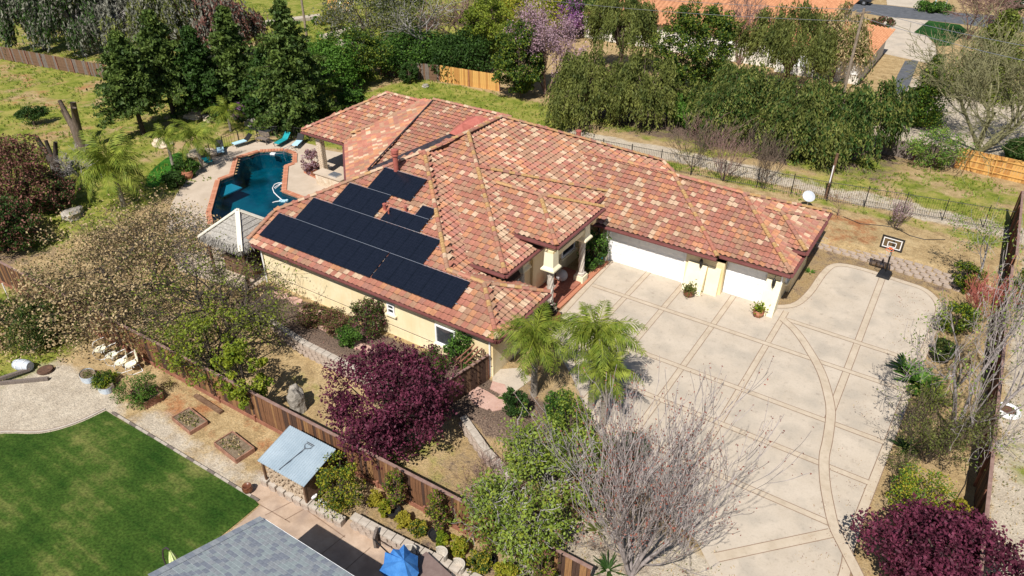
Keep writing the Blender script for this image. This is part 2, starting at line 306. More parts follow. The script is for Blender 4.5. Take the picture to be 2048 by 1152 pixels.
def zones(x, y):
    gr = np.zeros_like(x) ; mu = np.zeros_like(x); sa = np.zeros_like(x); ru = np.zeros_like(x)
    gr = np.maximum(gr, .58 * blob(x, y, -140, -52, 20, 60, 3)); gr = np.maximum(gr, .95 * blob(x, y, -52, -30, 41, 60, 1.5))
    gr = np.maximum(gr, .4 * blob(x, y, -32, -12, 55, 60, 2)); gr = np.maximum(gr, .8 * blob(x, y, -300, -50, 60, 300, 5)); gr = np.maximum(gr, .5 * blob(x, y, -12, 30, 54, 64, 1.5))
    gr = np.maximum(gr, .62 * blob(x, y, -30, 5, 51.0, 52.6, .4)); gr = np.maximum(gr, .85 * blob(x, y, -60, -37.5, 8, 15.2, 1.5)); gr = np.maximum(gr, .8 * blob(x, y, -56, -48, 18, 33, 2))
    gr = np.maximum(gr, .3 * blob(x, y, 5, 30, 5, 40, 1)); gr = np.maximum(gr, .3 * blob(x, y, -28, -8, 15.8, 20.3, .6)); gr = np.maximum(gr, .4 * blob(x, y, 20, 300, -300, 300, 5))
    mu = np.maximum(mu, .9 * blob(x, y, -33, -12, 20.5, 23.4, .3)); mu = np.maximum(mu, .3 * blob(x, y, -1, 3.6, 16, 44, .4)); mu = np.maximum(mu, .45 * blob(x, y, -8, 2, 44.4, 46.2, .4))
    mu = np.maximum(mu, .75 * blob(x, y, -34, -4, 56.5, 66, 2)); mu = np.maximum(mu, .42 * blob(x, y, -20, -5, 13.4, 15.5, .4)); mu = np.maximum(mu, .4 * blob(x, y, -8, -4.9, 37.5, 46, .3))  # first term: pepper tree shade put into the dark soil colour
    mu = np.maximum(mu, .4 * blob(x, y, -16, -4.5, 15.5, 25, 1)); mu = np.maximum(mu, .5 * blob(x, y, -60, -48, 15, 30, 2)); mu = np.maximum(mu, .6 * blob(x, y, -80, -45, 40, 55, 3) * disc(x, y, -58, 43, 9, 4))
    sa = np.maximum(sa, .52 * blob(x, y, -30, -20.5, 8, 13.5, .8)); sa = np.maximum(sa, .8 * blob(x, y, -38, -30, 6, 13.0, 1.2)); sa = np.maximum(sa, .8 * blob(x, y, -45, 14, 52.7, 55.2, .7)); sa = np.maximum(sa, .8 * blob(x, y, 5, 30, -10, 60, .8)); 
    sa = np.maximum(sa, .7 * blob(x, y, -8, 30, 65, 90, 3)); sa = np.maximum(sa, .25 * blob(x, y, -48, -33, 15.8, 24, 1)); sa = np.maximum(sa, .8 * blob(x, y, -10, -2, 10, 19.5, 1.2))
    ru = np.maximum(ru, .5 * blob(x, y, -18, -3, 46.5, 50.6, .8)); ru = np.maximum(ru, .35 * blob(x, y, -30, -20, 13, 15.4, .6)); ru = np.maximum(ru, .3 * blob(x, y, -60, -33, 49, 58, 3)); ru = np.maximum(ru, .35 * blob(x, y, -110, -60, 22, 45, 4))
    return gr, mu, sa, ru
gr, mu, sa, ru = zones(V[:, 0], V[:, 1])
at_ = gme.color_attributes.new('zone', 'FLOAT_COLOR', 'POINT'); at_.data.foreach_set('color', np.stack([gr, mu, sa, ru], 1).astype(np.float32).ravel())
gm = bpy.data.materials.new('earth'); gm.use_nodes = True; N = gm.node_tree.nodes; L = gm.node_tree.links; b = N['Principled BSDF']
b.inputs['Roughness'].default_value = 1; b.inputs['Specular IOR Level'].default_value = .1
tc = N.new('ShaderNodeTexCoord'); va = N.new('ShaderNodeVertexColor'); va.layer_name = 'zone'; sp = N.new('ShaderNodeSeparateColor'); L.new(va.outputs[0], sp.inputs[0])
def noise(sc, det=8, ro=.65):
    n = N.new('ShaderNodeTexNoise'); n.inputs['Scale'].default_value = sc; n.inputs['Detail'].default_value = det; n.inputs['Roughness'].default_value = ro; L.new(tc.outputs['Object'], n.inputs['Vector']); return n.outputs['Fac']
def ramp(f, stops):
    r = N.new('ShaderNodeValToRGB'); e = r.color_ramp.elements; e[0].position = stops[0][0]; e[0].color = (*stops[0][1], 1); e[1].position = stops[-1][0]; e[1].color = (*stops[-1][1], 1)
    for p, c in stops[1:-1]: q = e.new(p); q.color = (*c, 1)
    L.new(f, r.inputs[0]); return r.outputs[0]
nA = noise(.28, 9, .7); nB = noise(1.3, 10, .75); nC = noise(14, 4, .6); nD = noise(.6, 10, .72)
col = ramp(nB, [(.3, (.22, .15, .075)), (.5, (.38, .275, .145)), (.72, (.52, .4, .23))])
def layer(col, fac, gain, nz, stops, nz2):
    a1 = N.new('ShaderNodeMath'); a1.operation = 'SUBTRACT'; L.new(nz, a1.inputs[0]); a1.inputs[1].default_value = .5
    a2 = N.new('ShaderNodeMath'); a2.operation = 'MULTIPLY_ADD'; L.new(a1.outputs[0], a2.inputs[0]); a2.inputs[1].default_value = gain; L.new(fac, a2.inputs[2])
    mr = N.new('ShaderNodeMapRange'); mr.inputs[1].default_value = .32; mr.inputs[2].default_value = .6; L.new(a2.outputs[0], mr.inputs[0])
    mx = N.new('ShaderNodeMix'); mx.data_type = 'RGBA'; L.new(mr.outputs[0], mx.inputs[0]); L.new(col, mx.inputs[6]); L.new(ramp(nz2, stops), mx.inputs[7]); return mx.outputs[2]
col = layer(col, va.outputs[1], 2.2, nD, [(.35, (.24, .1, .045)), (.65, (.42, .21, .1))], nB)
col = layer(col, sp.outputs[2], 1.4, nD, [(.3, (.35, .295, .23)), (.65, (.53, .465, .375))], nB)
col = layer(col, sp.outputs[1], 1.5, nB, [(.35, (.085, .06, .05)), (.65, (.2, .145, .11))], nC)
col = layer(col, sp.outputs[0], 2.3, nA, [(.3, (.07, .105, .014)), (.46, (.19, .22, .035)), (.66, (.37, .31, .1))], nD)
mx = N.new('ShaderNodeMix'); mx.data_type = 'RGBA'; mx.blend_type = 'MULTIPLY'; mx.inputs[0].default_value = .75
L.new(col, mx.inputs[6]); L.new(ramp(nC, [(.3, (.55, .55, .55)), (.68, (1.28, 1.25, 1.2))]), mx.inputs[7]); L.new(mx.outputs[2], b.inputs['Base Color'])
bp = N.new('ShaderNodeBump'); bp.inputs['Strength'].default_value = .6; bp.inputs['Distance'].default_value = .1; L.new(nC, bp.inputs['Height']); L.new(bp.outputs[0], b.inputs['Normal'])
gme.materials.append(gm); tag(link('ground', gme), kind='structure')

def sheet(name, pts, z, m, parent=None, kind='structure'):
    me = mesh_raw(name, [(x, y, z) for x, y in pts], [tuple(range(len(pts)))]); o = link(name, me, m, parent)
    bm = None
    if me.polygons[0].normal.z < 0: me.flip_normals()
    if kind and parent is None: o['kind'] = kind
    return o

# ------------------------------------------------------------------ the house roof
s_ = 5 / 12.0
SQ = math.sqrt(.5)
house = thing('house', 'yellow stucco house with multicoloured terracotta tile roof, solar panels and white garage doors', 'house', (-20, 33, 0))
HOFF = Vector((20, -33, 0))       # children are modelled in place, then kept at place by their parent's inverse
def hpart(o):
    o.parent = house; o.matrix_parent_inverse = Matrix.Translation((20, -33, 0)); return o
# face: polygon in plan, height function z = z0 + gx*x + gy*y, uphill direction
FACES = []
def face(key, poly, fn, rows=True, z_off=0.0): FACES.append((key, poly, fn))
def plane(z0, x0, y0, ux, uy, s=s_): return (lambda x, y: z0 + s * ((x - x0) * ux + (y - y0) * uy)), (ux, uy), s, (x0, y0)
def addface(poly, z0, x0, y0, ux, uy, s=s_, tiles=True):
    fn, up, sl, org = plane(z0, x0, y0, ux, uy, s); FACES.append(dict(poly=poly, fn=fn, up=up, s=sl, org=org, tiles=tiles)); return len(FACES) - 1
SE = 2.75
fF = addface([(-33.7, 23.3), (-16, 23.3), (-18.45, 25.75), (-20.75, 25.75), (-27.35, 32.35), (-33.7, 25.55)], SE, -16, 23.3, 0, 1)
fE0 = addface([(-16, 23.3), (-16, 28.2), (-18.45, 25.75)], SE, -16, 23.3, -1, 0)
fB0 = addface([(-16, 28.2), (-20.2, 28.2), (-20.2, 25.75), (-18.45, 25.75)], SE, -16, 28.2, 0, -1)
fE1 = addface([(-20.75, 25.75), (-18.3, 28.2), (-18.3, 29.0), (-26.9, 33.9), (-27.35, 32.35)], 3.77, -20.75, 25.75, -1, 0)
fF2 = addface([(-21.0, 27.2), (-18.1, 27.2), (-26.25, 35.35), (-27.5, 34.3)], 3.65, -18.1, 27.2, 0, 1)
fE2 = addface([(-18.1, 27.2), (-18.1, 38.9), (-23.95, 33.05)], 3.65, -18.1, 27.2, -1, 0)
fK = addface([(-24.3, 33.2), (-18.1, 38.6), (-18.1, 40.2), (-16.4, 45.7), (-17.5, 46.2), (-26.25, 39.1), (-26.25, 35.35)], 3.48, -18.1, 27.2, -1, 0)
fF3 = addface([(-20.1, 30.2), (-16.8, 30.2), (-19.55, 32.95), (-22.7, 32.95)], 4.33, -16.8, 30.2, 0, 1)
fE3 = addface([(-16.8, 30.2), (-16.8, 35.7), (-19.55, 32.95)], 4.33, -16.8, 30.2, -1, 0)
fG1 = addface([(-21.3, 36.4), (-9.95, 36.4), (-14.85, 41.3), (-21.3, 41.3)], SE, -16, 36.4, 0, 1)
fG2 = addface([(-9.95, 36.85), (-5.95, 36.85), (-10.4, 41.3), (-14.85, 41.3), (-10.1, 36.85)], SE, -5.95, 36.85, 0, 1)
fE5 = addface([(-5.95, 36.85), (-5.95, 45.7), (-10.4, 41.3)], SE, -5.95, 36.85, -1, 0)
fF6 = addface([(-7.3, 39.1), (-5.8, 39.1), (-8.05, 41.35), (-9.6, 41.35)], 3.1, -5.8, 39.1, 0, 1)
fE6 = addface([(-5.8, 39.1), (-5.8, 43.6), (-8.05, 41.35)], 3.1, -5.8, 39.1, -1, 0)
def gp(px_, py_, z0, x0, y0, ux, uy, s):
    n = np.array([-s * ux, -s * uy, 1.0]); P = np.array([x0, y0, z0]); d = _FW + _RT * (px_ - 1024) / F_PX - _UP * (py_ - 576) / F_PX
    o = np.array([0, 0, CAM_H]); q = o + d * ((P - o) @ n) / (d @ n); return (float(q[0]), float(q[1]))
AP = (3.5, -38.15, 36.2, 0, 1, s_)
fA = addface([gp(*p, *AP) for p in [(604, 261), (689, 285), (702, 268), (864, 204), (845, 205.5), (775, 187)]], *AP[:5])
BP = (3.5, -38.15, 36.2, SQ, SQ, s_)
fB = addface([(-38.15, 36.2), (-33.0, 31.05), (-32.1, 32.3), (-33.3, 40.75), (-34.6, 41.2), (-38.35, 37.3)], *BP[:5])
fC = addface([(-32.1, 31.9), (-27.6, 34.2), (-26.3, 36.5), (-26.55, 40.85), (-33.35, 40.85)], 6.25, -30, 40.85, 0, 1, .26)
# plain underlay for slopes that face away from the photograph (still part of the roof)
def backdeck(V4): return V4
BACKS = [
    [(-20.3, 28.2, 2.7), (-22.5, 28.2, 2.7), (-22.5, 25.75, 3.75), (-20.3, 25.75, 3.75)],
    [(-33.65, 25.6, 3.65), (-27.4, 32.4, 6.45), (-29.2, 34.2, 4.4), (-35.0, 27.2, 2.9)],
    [(-27.4, 32.4, 6.45), (-26.25, 35.3, 6.95), (-28.2, 36.5, 5.0), (-29.2, 34.2, 4.4)],
    [(-26.25, 35.3, 6.9), (-26.25, 39.1, 6.8), (-27.8, 40.3, 5.9), (-28.2, 36.5, 4.9)],
    [(-26.25, 39.1, 6.8), (-17.5, 46.2, 3.2), (-24, 47.5, 2.8), (-33.3, 46.5, 2.8), (-33.3, 40.85, 6.2), (-27.8, 40.85, 6.2)],
    [(-10.4, 41.3, 4.55), (-5.95, 45.7, 2.75), (-14.0, 45.7, 2.1), (-14.85, 41.3, 4.75)],
    [(-8.05, 41.35, 4.0), (-5.8, 43.6, 3.05), (-9.5, 43.6, 3.05), (-9.9, 41.35, 4.0)],
    [(-23.95, 33.05, 6.05), (-18.1, 38.9, 3.6), (-22, 38.9, 3.6), (-25.5, 34.6, 6.05)],
    [(-19.55, 32.95, 5.42), (-16.8, 35.7, 4.28), (-19.3, 36.2, 3.9), (-22.6, 32.95, 5.2)],
    [(-38.3, 41.45, 5.6), (-34.1, 41.5, 5.6), (-34.1, 46.5, 3.2), (-42.5, 46.5, 3.2)],
    [(-42.55, 36.2, 3.45), (-38.3, 41.4, 5.6), (-42.5, 46.5, 3.1)],
    [(-33.3, 40.8, 6.2), (-34.4, 41.4, 5.5), (-34.1, 46.5, 3.2), (-33.3, 46.5, 2.8)],
]
deck = MB()
for f in FACES:
    P = f['poly']; fn = f['fn']; deck.prism(P, lambda x, y, fn=fn: fn(x, y) - .22, lambda x, y, fn=fn: fn(x, y) - .05)
for q in BACKS:
    n = len(q); deck.add([v for v in q] + [(v[0], v[1], v[2] - .15) for v in q], [tuple(range(n)), tuple(range(2 * n - 1, n - 1, -1))] + [(i, (i + 1) % n, n + (i + 1) % n, n + i) for i in range(n)])
hpart(deck.obj('roof', 'roof_deck'))

def clip(poly, P):   # Sutherland-Hodgman in plan, P convex counter-clockwise; poly of (x,y,z)
    out = poly; n = len(P)
    for i in range(n):
        ax, ay = P[i]; bx, by = P[(i + 1) % n]; inp = out; out = []
        if not inp: return []
        def side(p): return (bx - ax) * (p[1] - ay) - (by - ay) * (p[0] - ax)
        for j in range(len(inp)):
            p = inp[j]; q = inp[(j + 1) % len(inp)]; sp_, sq = side(p), side(q)
            if sp_ >= 0: out.append(p)
            if (sp_ >= 0) != (sq >= 0): t = sp_ / (sp_ - sq); out.append(tuple(p[k] + (q[k] - p[k]) * t for k in range(3)))
    return out
def ccw(P): return P if sum(P[i][0] * P[(i + 1) % len(P)][1] - P[(i + 1) % len(P)][0] * P[i][1] for i in range(len(P))) > 0 else P[::-1]
def convex(P):
    n = len(P); return all((P[(i + 1) % n][0] - P[i][0]) * (P[(i + 2) % n][1] - P[(i + 1) % n][1]) - (P[(i + 1) % n][1] - P[i][1]) * (P[(i + 2) % n][0] - P[(i + 1) % n][0]) > -1e-6 for i in range(n))
TW, TL = .325, .37
NW = 5
PROF = [(-.5 + i / NW, .042 * math.sin(2 * math.pi * (i / NW) + .4)) for i in range(NW + 1)]
rowsZ = [(0.0, .055), (1.04, .012)]
TILEQ = []
for i in range(NW):
    (u0, h0), (u1, h1) = PROF[i], PROF[i + 1]
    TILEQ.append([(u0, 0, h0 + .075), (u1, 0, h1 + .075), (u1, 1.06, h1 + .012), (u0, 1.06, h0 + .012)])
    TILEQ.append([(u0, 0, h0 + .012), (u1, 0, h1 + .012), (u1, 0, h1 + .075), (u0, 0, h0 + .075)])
PAL = {'G': [.25, .23, .19, .2, .12, .01], 'def': [.17, .12, .2, .24, .09, .18], 'K': [.13, .15, .15, .32, .13, .12]}
stuffT = [[] for _ in range(6)]; cand = []
tile_me = {}
def camdist(x, y, z): return math.sqrt(x * x + y * y + (z - CAM_H) ** 2)
BATTERED = {}
for fi, f in enumerate(FACES):
    P = ccw(f['poly']); fn = f['fn']; ux, uy = f['up']; s = f['s']; x0, y0 = f['org']; vx, vy = uy, -ux   # along the eave
    cl = math.sqrt(1 + s * s); dU = TL / cl
    us = [(p[0] - x0) * ux + (p[1] - y0) * uy for p in P]; vs_ = [(p[0] - x0) * vx + (p[1] - y0) * vy for p in P]
    pal = PAL['G'] if fi in (fG1, fG2) else (PAL['K'] if fi in (fK, fE2, fE5, fE6, fE3, fE0, fE1) else PAL['def'])
    cvx = convex(P)
    rr = random.Random(fi * 13 + 5)
    r0 = int(math.floor(min(us) / dU)) - 1
    for r in range(r0, int(max(us) / dU) + 2):
        for c in range(int(min(vs_) / TW) - 2, int(max(vs_) / TW) + 3):
            off = .0
            u = r * dU - .05; v = (c + off) * TW
            ccx = x0 + ux * (u + dU / 2) + vx * v; ccy = y0 + uy * (u + dU / 2) + vy * v
            corners = [(x0 + ux * (u + a) + vx * (v + b_), y0 + uy * (u + a) + vy * (v + b_)) for a in (0, dU) for b_ in (-TW / 2, TW / 2)]
            ins = [inpoly(px_, py_, P) for px_, py_ in corners]; cin = inpoly(ccx, ccy, P)
            if not any(ins) and not cin: continue
            z = fn(ccx, ccy); hid = False
            for fj, h in enumerate(FACES):
                if fj != fi and inpoly(ccx, ccy, h['poly']) and h['fn'](ccx, ccy) > z + .28: hid = True; break
            if hid: continue
            mi = rr.choices(range(6), pal)[0]
            full = all(ins)
            if full: cand.append((camdist(ccx, ccy, z), fi, u, v, mi))
            else: stuffT[0].append((fi, u, v, mi, True))
cand.sort(key=lambda t: t[0])
# near-vent exclusions are not needed; 300 nearest tiles are parts of their own
solar_zone = [(-33.2, -24.4, 23.7, 25.6), (-32, -22, 25.4, 27.2), (-30.5, -27, 27.1, 28.8), (-29, -25.7, 28.8, 30.5), (-26.5, -23.7, 27.2, 28.1), (-24.4, -19.1, 23.8, 25.5)]
def under_panel(f, u, v):
    if f is not FACES[fF]: return False
    x = f['org'][0] + f['up'][0] * (u + .17) + f['up'][1] * v; y = f['org'][1] + f['up'][1] * (u + .17) - f['up'][0] * v
    return any(a + .25 < x < b_ - .25 and c + .2 < y < d - .2 for a, b_, c, d in solar_zone)
near = []; rest = []
for t in cand:
    (near if (len(near) < 285 and not under_panel(FACES[t[1]], t[2], t[3])) else rest).append(t)
def tile_geo(f, u, v, lift=0.0):
    ux, uy = f['up']; s = f['s']; cl = math.sqrt(1 + s * s); dU = TL / cl; vx, vy = uy, -ux; x0, y0 = f['org']; z00 = f['fn'](x0, y0)
    out = []
    for q in TILEQ:
        pts = []
        for a, b_, h in q:
            uu = u + b_ * dU - h * s / cl; w = v + a * TW
            pts.append((x0 + ux * uu + vx * w, y0 + uy * uu + vy * w, z00 + s * (u + b_ * dU) + h / cl + lift))
        out.append(pts)
    return out
V = []; Fq = []; MI = []
for d, fi, u, v, mi in rest:
    f = FACES[fi]; lift = random.uniform(0, .006)
    for qi, q in enumerate(tile_geo(f, u, v, lift)):
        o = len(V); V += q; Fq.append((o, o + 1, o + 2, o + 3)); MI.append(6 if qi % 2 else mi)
for fi, u, v, mi, _ in stuffT[0]:
    f = FACES[fi]; P = ccw(f['poly'])
    for qi, q in enumerate(tile_geo(f, u, v)):
        c = clip(q, P) if convex(P) else q
        if len(c) >= 3: o = len(V); V += c; Fq.append(tuple(range(o, o + len(c)))); MI.append(6 if qi % 2 else mi)
o = hpart(link('roof_tiles', mesh_raw('roof_tiles', V, Fq, MI), TILE)); o['kind'] = 'stuff'
base_tile = {}
for d, fi, u, v, mi in near:
    f = FACES[fi]; key = (fi, mi)
    ux, uy = f['up']; vx, vy = uy, -ux; x0, y0 = f['org']
    if key not in base_tile:
        Vt = []; Ft = []
        for q in tile_geo(f, 0, 0):
            o_ = len(Vt); Vt += [(p[0] - x0, p[1] - y0, p[2] - f['fn'](x0, y0)) for p in q]; Ft.append((o_, o_ + 1, o_ + 2, o_ + 3))
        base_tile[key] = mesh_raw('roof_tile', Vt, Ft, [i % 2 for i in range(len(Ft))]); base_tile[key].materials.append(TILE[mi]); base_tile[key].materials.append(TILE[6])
    o = link('roof_tile', base_tile[key]); hpart(o); o.location = (x0 + ux * u + vx * v, y0 + uy * u + vy * v, f['fn'](x0, y0) + f['s'] * u + random.uniform(0, .006))

# ridge and hip caps: barrel tiles, one by one
cap_me = {}
def cap_mesh(mi):
    if mi in cap_me: return cap_me[mi]
    b = MB(); n = 5; vs = []
    for (x, r, zz) in ((0, .135, .03), (.42, .115, .0)):
        for k in range(n + 1): a = math.pi * k / n; vs.append((x, r * math.cos(a), r * math.sin(a) * .8 + zz))
    m_ = n + 1
    b.add(vs, [(k, k + 1, m_ + k + 1, m_ + k) for k in range(n)] + [tuple(range(n, -1, -1))])
    me = b.mesh('ridge_cap'); me.materials.append(mi if not isinstance(mi, str) else M[mi]); cap_me[mi] = me; return me
ncap = 0
def capline(a, b_, gold=.4, dz=.07):
    global ncap
    a = Vector(a); b_ = Vector(b_); d = b_ - a; n = max(1, int(round(d.length / .39)))
    for i in range(n):
        p = a + d * (i / n); r = random.random()
        mi = 'cap_gold' if r < gold * .7 else TILE[random.choice([0, 2, 3, 4, 5, 1, 3])]
        key = mi if isinstance(mi, str) else TILE.index(mi)
        me = cap_mesh(mi if isinstance(mi, str) else mi) if True else None
        o = link('ridge_cap', me); hpart(o); o.location = p + Vector((0, 0, dz))
        o.rotation_euler = d.to_track_quat('X', 'Z').to_euler(); ncap += 1
def zf(k, x, y): return (x, y, FACES[k]['fn'](x, y))
capline(zf(fF, -16, 23.3), zf(fF, -18.45, 25.75), .35)
capline(zf(fF, -20.75, 25.75), zf(fF, -18.45, 25.75), .6)
capline((-16, 28.2, SE), zf(fB0, -18.45, 25.75), .5)
capline(zf(fF, -20.75, 25.75), zf(fF, -27.35, 32.35), .5)
capline((-33.6, 23.35, SE + .03), (-33.6, 25.5, FACES[fF]['fn'](0, 25.5)), .1)
capline((-33.6, 25.6, 3.7), (-27.35, 32.4, 6.55), .12)
capline((-27.35, 32.4, 6.5), (-26.25, 35.35, 7.05), .2)
capline(zf(fF2, -18.1, 27.2), zf(fF2, -26.25, 35.35), .5)
capline((-26.25, 35.35, 7.0), (-26.25, 39.1, 6.9), .6)
capline((-26.25, 39.1, 6.9), (-17.5, 46.2, 3.3), .6)
capline((-17.5, 46.2, 3.25), (-16.4, 45.7, 2.85), .1)
capline((-18.15, 38.85, 3.7), (-23.95, 33.05, 6.1), .5)
capline(zf(fF3, -16.8, 30.2), zf(fF3, -19.55, 32.95), .6)
capline(zf(fF3, -22.5, 32.95), zf(fF3, -19.55, 32.95), .5)
capline(zf(fE3, -16.8, 35.65), zf(fE3, -19.55, 32.95), .7)
capline(zf(fG1, -9.95, 36.45), zf(fG1, -14.85, 41.3), .3)
capline(zf(fG1, -20.3, 41.3), zf(fG1, -14.85, 41.3), .15)
capline((-14.85, 41.3, 4.72), (-10.4, 41.3, 4.62), .1)
capline(zf(fG2, -5.95, 36.9), zf(fG2, -10.4, 41.3), .5)
capline(zf(fE5, -5.97, 45.6), zf(fE5, -10.4, 41.3), .6)
capline(zf(fE6, -5.82, 43.55), zf(fE6, -8.05, 41.35), .6)
capline(zf(fF6, -5.85, 39.15), zf(fF6, -8.05, 41.35), .6)
capline(zf(fF6, -9.4, 41.35), zf(fF6, -8.05, 41.35), .4)
capline((*FACES[fA]['poly'][0], FACES[fA]['fn'](*FACES[fA]['poly'][0])), (*FACES[fA]['poly'][5], FACES[fA]['fn'](*FACES[fA]['poly'][5])), .1)
capline((*FACES[fA]['poly'][5], FACES[fA]['fn'](*FACES[fA]['poly'][5])), (*FACES[fA]['poly'][4], FACES[fA]['fn'](*FACES[fA]['poly'][4])), .05)
pA2 = FACES[fA]['poly'][2]; pA3 = FACES[fA]['poly'][3]
capline((*pA2, FACES[fA]['fn'](*pA2)), (*pA3, FACES[fA]['fn'](*pA3)), .1, .05)
capline((-33.35, 40.85, 6.25), (-26.6, 40.85, 6.25), .05)
# B-C hip: thin dark groove with a few caps at its foot
b = MB(); b.tube([(-32.15, 32.3, FACES[fC]['fn'](0, 32.3) + .3), (-33.3, 40.7, 6.3)], .05, 5); hpart(b.obj('hip_flashing', 'dark_metal'))
# dark sheet metal trough along the rear valley
def strip(name, a, c, w, m, n=Vector((0, 0, 1)), t=.05):
    a = Vector(a); c = Vector(c); d = (c - a).normalized(); sd_ = d.cross(n).normalized() * w / 2; up = sd_.cross(d).normalized() * t
    b = MB(); b.add([a - sd_, a + sd_, c + sd_, c - sd_, a - sd_ + up, a + sd_ + up, c + sd_ + up, c - sd_ + up], [(3, 2, 1, 0), (4, 5, 6, 7), (0, 1, 5, 4), (1, 2, 6, 5), (2, 3, 7, 6), (3, 0, 4, 7)])
    return b.obj(name, m)
CP = (6.25, -30, 40.85, 0, 1, .26)
v0 = gp(738, 346, *CP); v1 = gp(912, 272, *CP)
hpart(strip('valley_trough', (*v0, FACES[fC]['fn'](*v0) + .1), (*v1, FACES[fC]['fn'](*v1) + .1), .62, 'dark_metal', Vector((0, -.26, 1))))
# red painted cricket vents beside the apex
for (p0, w) in (((955, 253), 1.5), ((925, 268), 1.0)):
    q = gp(*p0, *CP); zc = FACES[fC]['fn'](*q)
    b = MB(); b.add([(q[0] - w * .7, q[1] - .6, zc + .1), (q[0] + w * .6, q[1] - .7, zc + .1), (q[0] + w * .6, q[1] + .6, zc + .5), (q[0] - w * .7, q[1] + .4, zc + .35), (q[0], q[1], zc + .75)], [(0, 1, 4), (1, 2, 4), (2, 3, 4), (3, 0, 4)])
    hpart(b.obj('roof_vent', 'red_metal'))
# flue pipe with its cap, small vents
def fl(px_, py_): q = gp(px_, py_, SE, -16, 23.3, 0, 1, s_); return Vector((*q, FACES[fF]['fn'](*q)))
p = fl(793, 345); b = MB(); b.lathe([(.26, 0), (.2, .1), (.15, .12), (.15, 1.1), (.21, 1.12), (.21, 1.22), (.16, 1.24), (.16, 1.3), (.23, 1.32), (.23, 1.5), (.0, 1.56)], 14, p - Vector((0, 0, .05)))
hpart(b.obj('flue_pipe', 'red_metal', smooth=False))
for pp, r in (((770, 421), .09), ((812, 426), .06), ((778, 432), .05)):
    p = fl(*pp); b = MB(); b.lathe([(.14, 0), (r, .08), (r, .35), (r * 1.3, .36), (r * 1.3, .44), (0, .46)], 8, p); hpart(b.obj('vent_pipe', 'red_metal'))
q = gp(1157, 272, 3.48, -18.1, 27.2, -1, 0, s_); b = MB(); b.lathe([(.16, 0), (.16, .3), (.2, .31), (.2, .4), (0, .42)], 10, (*q, FACES[fK]['fn'](*q))); hpart(b.obj('vent_pipe', 'red_metal'))

# gutters and fascia
def gutter(a, c, w=.13):
    a = Vector(a); c = Vector(c); d = (c - a).normalized(); n = Vector((d.y, -d.x, 0)) * (w / 2)   # outward is right of a->c
    b = MB(); z = Vector((0, 0, 1)); prof = [(0, .0), (2.0, .0), (2.2, -.06), (2.0, -.13), (0.2, -.15), (0, -.12)]
    vs = [a + n * k + z * h for k, h in prof] + [c + n * k + z * h for k, h in prof]; m_ = len(prof)
    b.add(vs, [(i, (i + 1) % m_, m_ + (i + 1) % m_, m_ + i) for i in range(m_)] + [tuple(range(m_)), tuple(range(2 * m_ - 1, m_ - 1, -1))])
    # fascia board behind it
    b.add([a - n * .6 - z * .22, c - n * .6 - z * .22, c - n * .6 + z * .0, a - n * .6 + z * .0, a - z * .22, c - z * .22, c, a], [(4, 5, 6, 7), (3, 2, 1, 0), (0, 1, 5, 4), (7, 6, 2, 3), (0, 4, 7, 3), (5, 1, 2, 6)])
    return hpart(b.obj('gutter', 'gutter'))
gutter((-33.7, 23.3, 2.72), (-16, 23.3, 2.72)); gutter((-16, 23.3, 2.72), (-16, 28.2, 2.72)); gutter((-16.05, 28.2, 2.72), (-18.0, 28.2, 2.72))
gutter((-20.9, 27.2, 3.62), (-18.1, 27.2, 3.62)); gutter((-18.1, 27.2, 3.62), (-18.1, 38.9, 3.62)); gutter((-20.0, 30.2, 4.3), (-16.8, 30.2, 4.3)); gutter((-16.8, 30.2, 4.3), (-16.8, 35.7, 4.3))
gutter((-18.1, 36.4, 2.72), (-9.95, 36.4, 2.72)); gutter((-9.93, 36.85, 2.72), (-5.95, 36.85, 2.72)); gutter((-5.95, 36.85, 2.72), (-5.95, 45.7, 2.72)); gutter((-7.2, 39.1, 3.07), (-5.8, 39.1, 3.07)); gutter((-5.8, 39.1, 3.07), (-5.8, 43.6, 3.07))
pa = FACES[fA]['poly']; gutter((pa[0][0], 36.2, 3.47), (-38.15, 36.2, 3.47)); gutter((-38.15, 36.2, 3.47), (-33.2, 31.25, 3.47)); gutter((-33.72, 25.55, 3.62), (-33.72, 23.3, 2.72))
for z, x, y in ((4.36, -20.1, 30.15), (3.68, -20.95, 27.15)):
    b = MB(); b.box((x, y, z + .05), (.5, .2, .08)); hpart(b.obj('flashing', 'alu'))
b = MB(); b.box((-7.25, 39.0, 3.2), (.45, .2, .06)); hpart(b.obj('flashing', 'alu'))

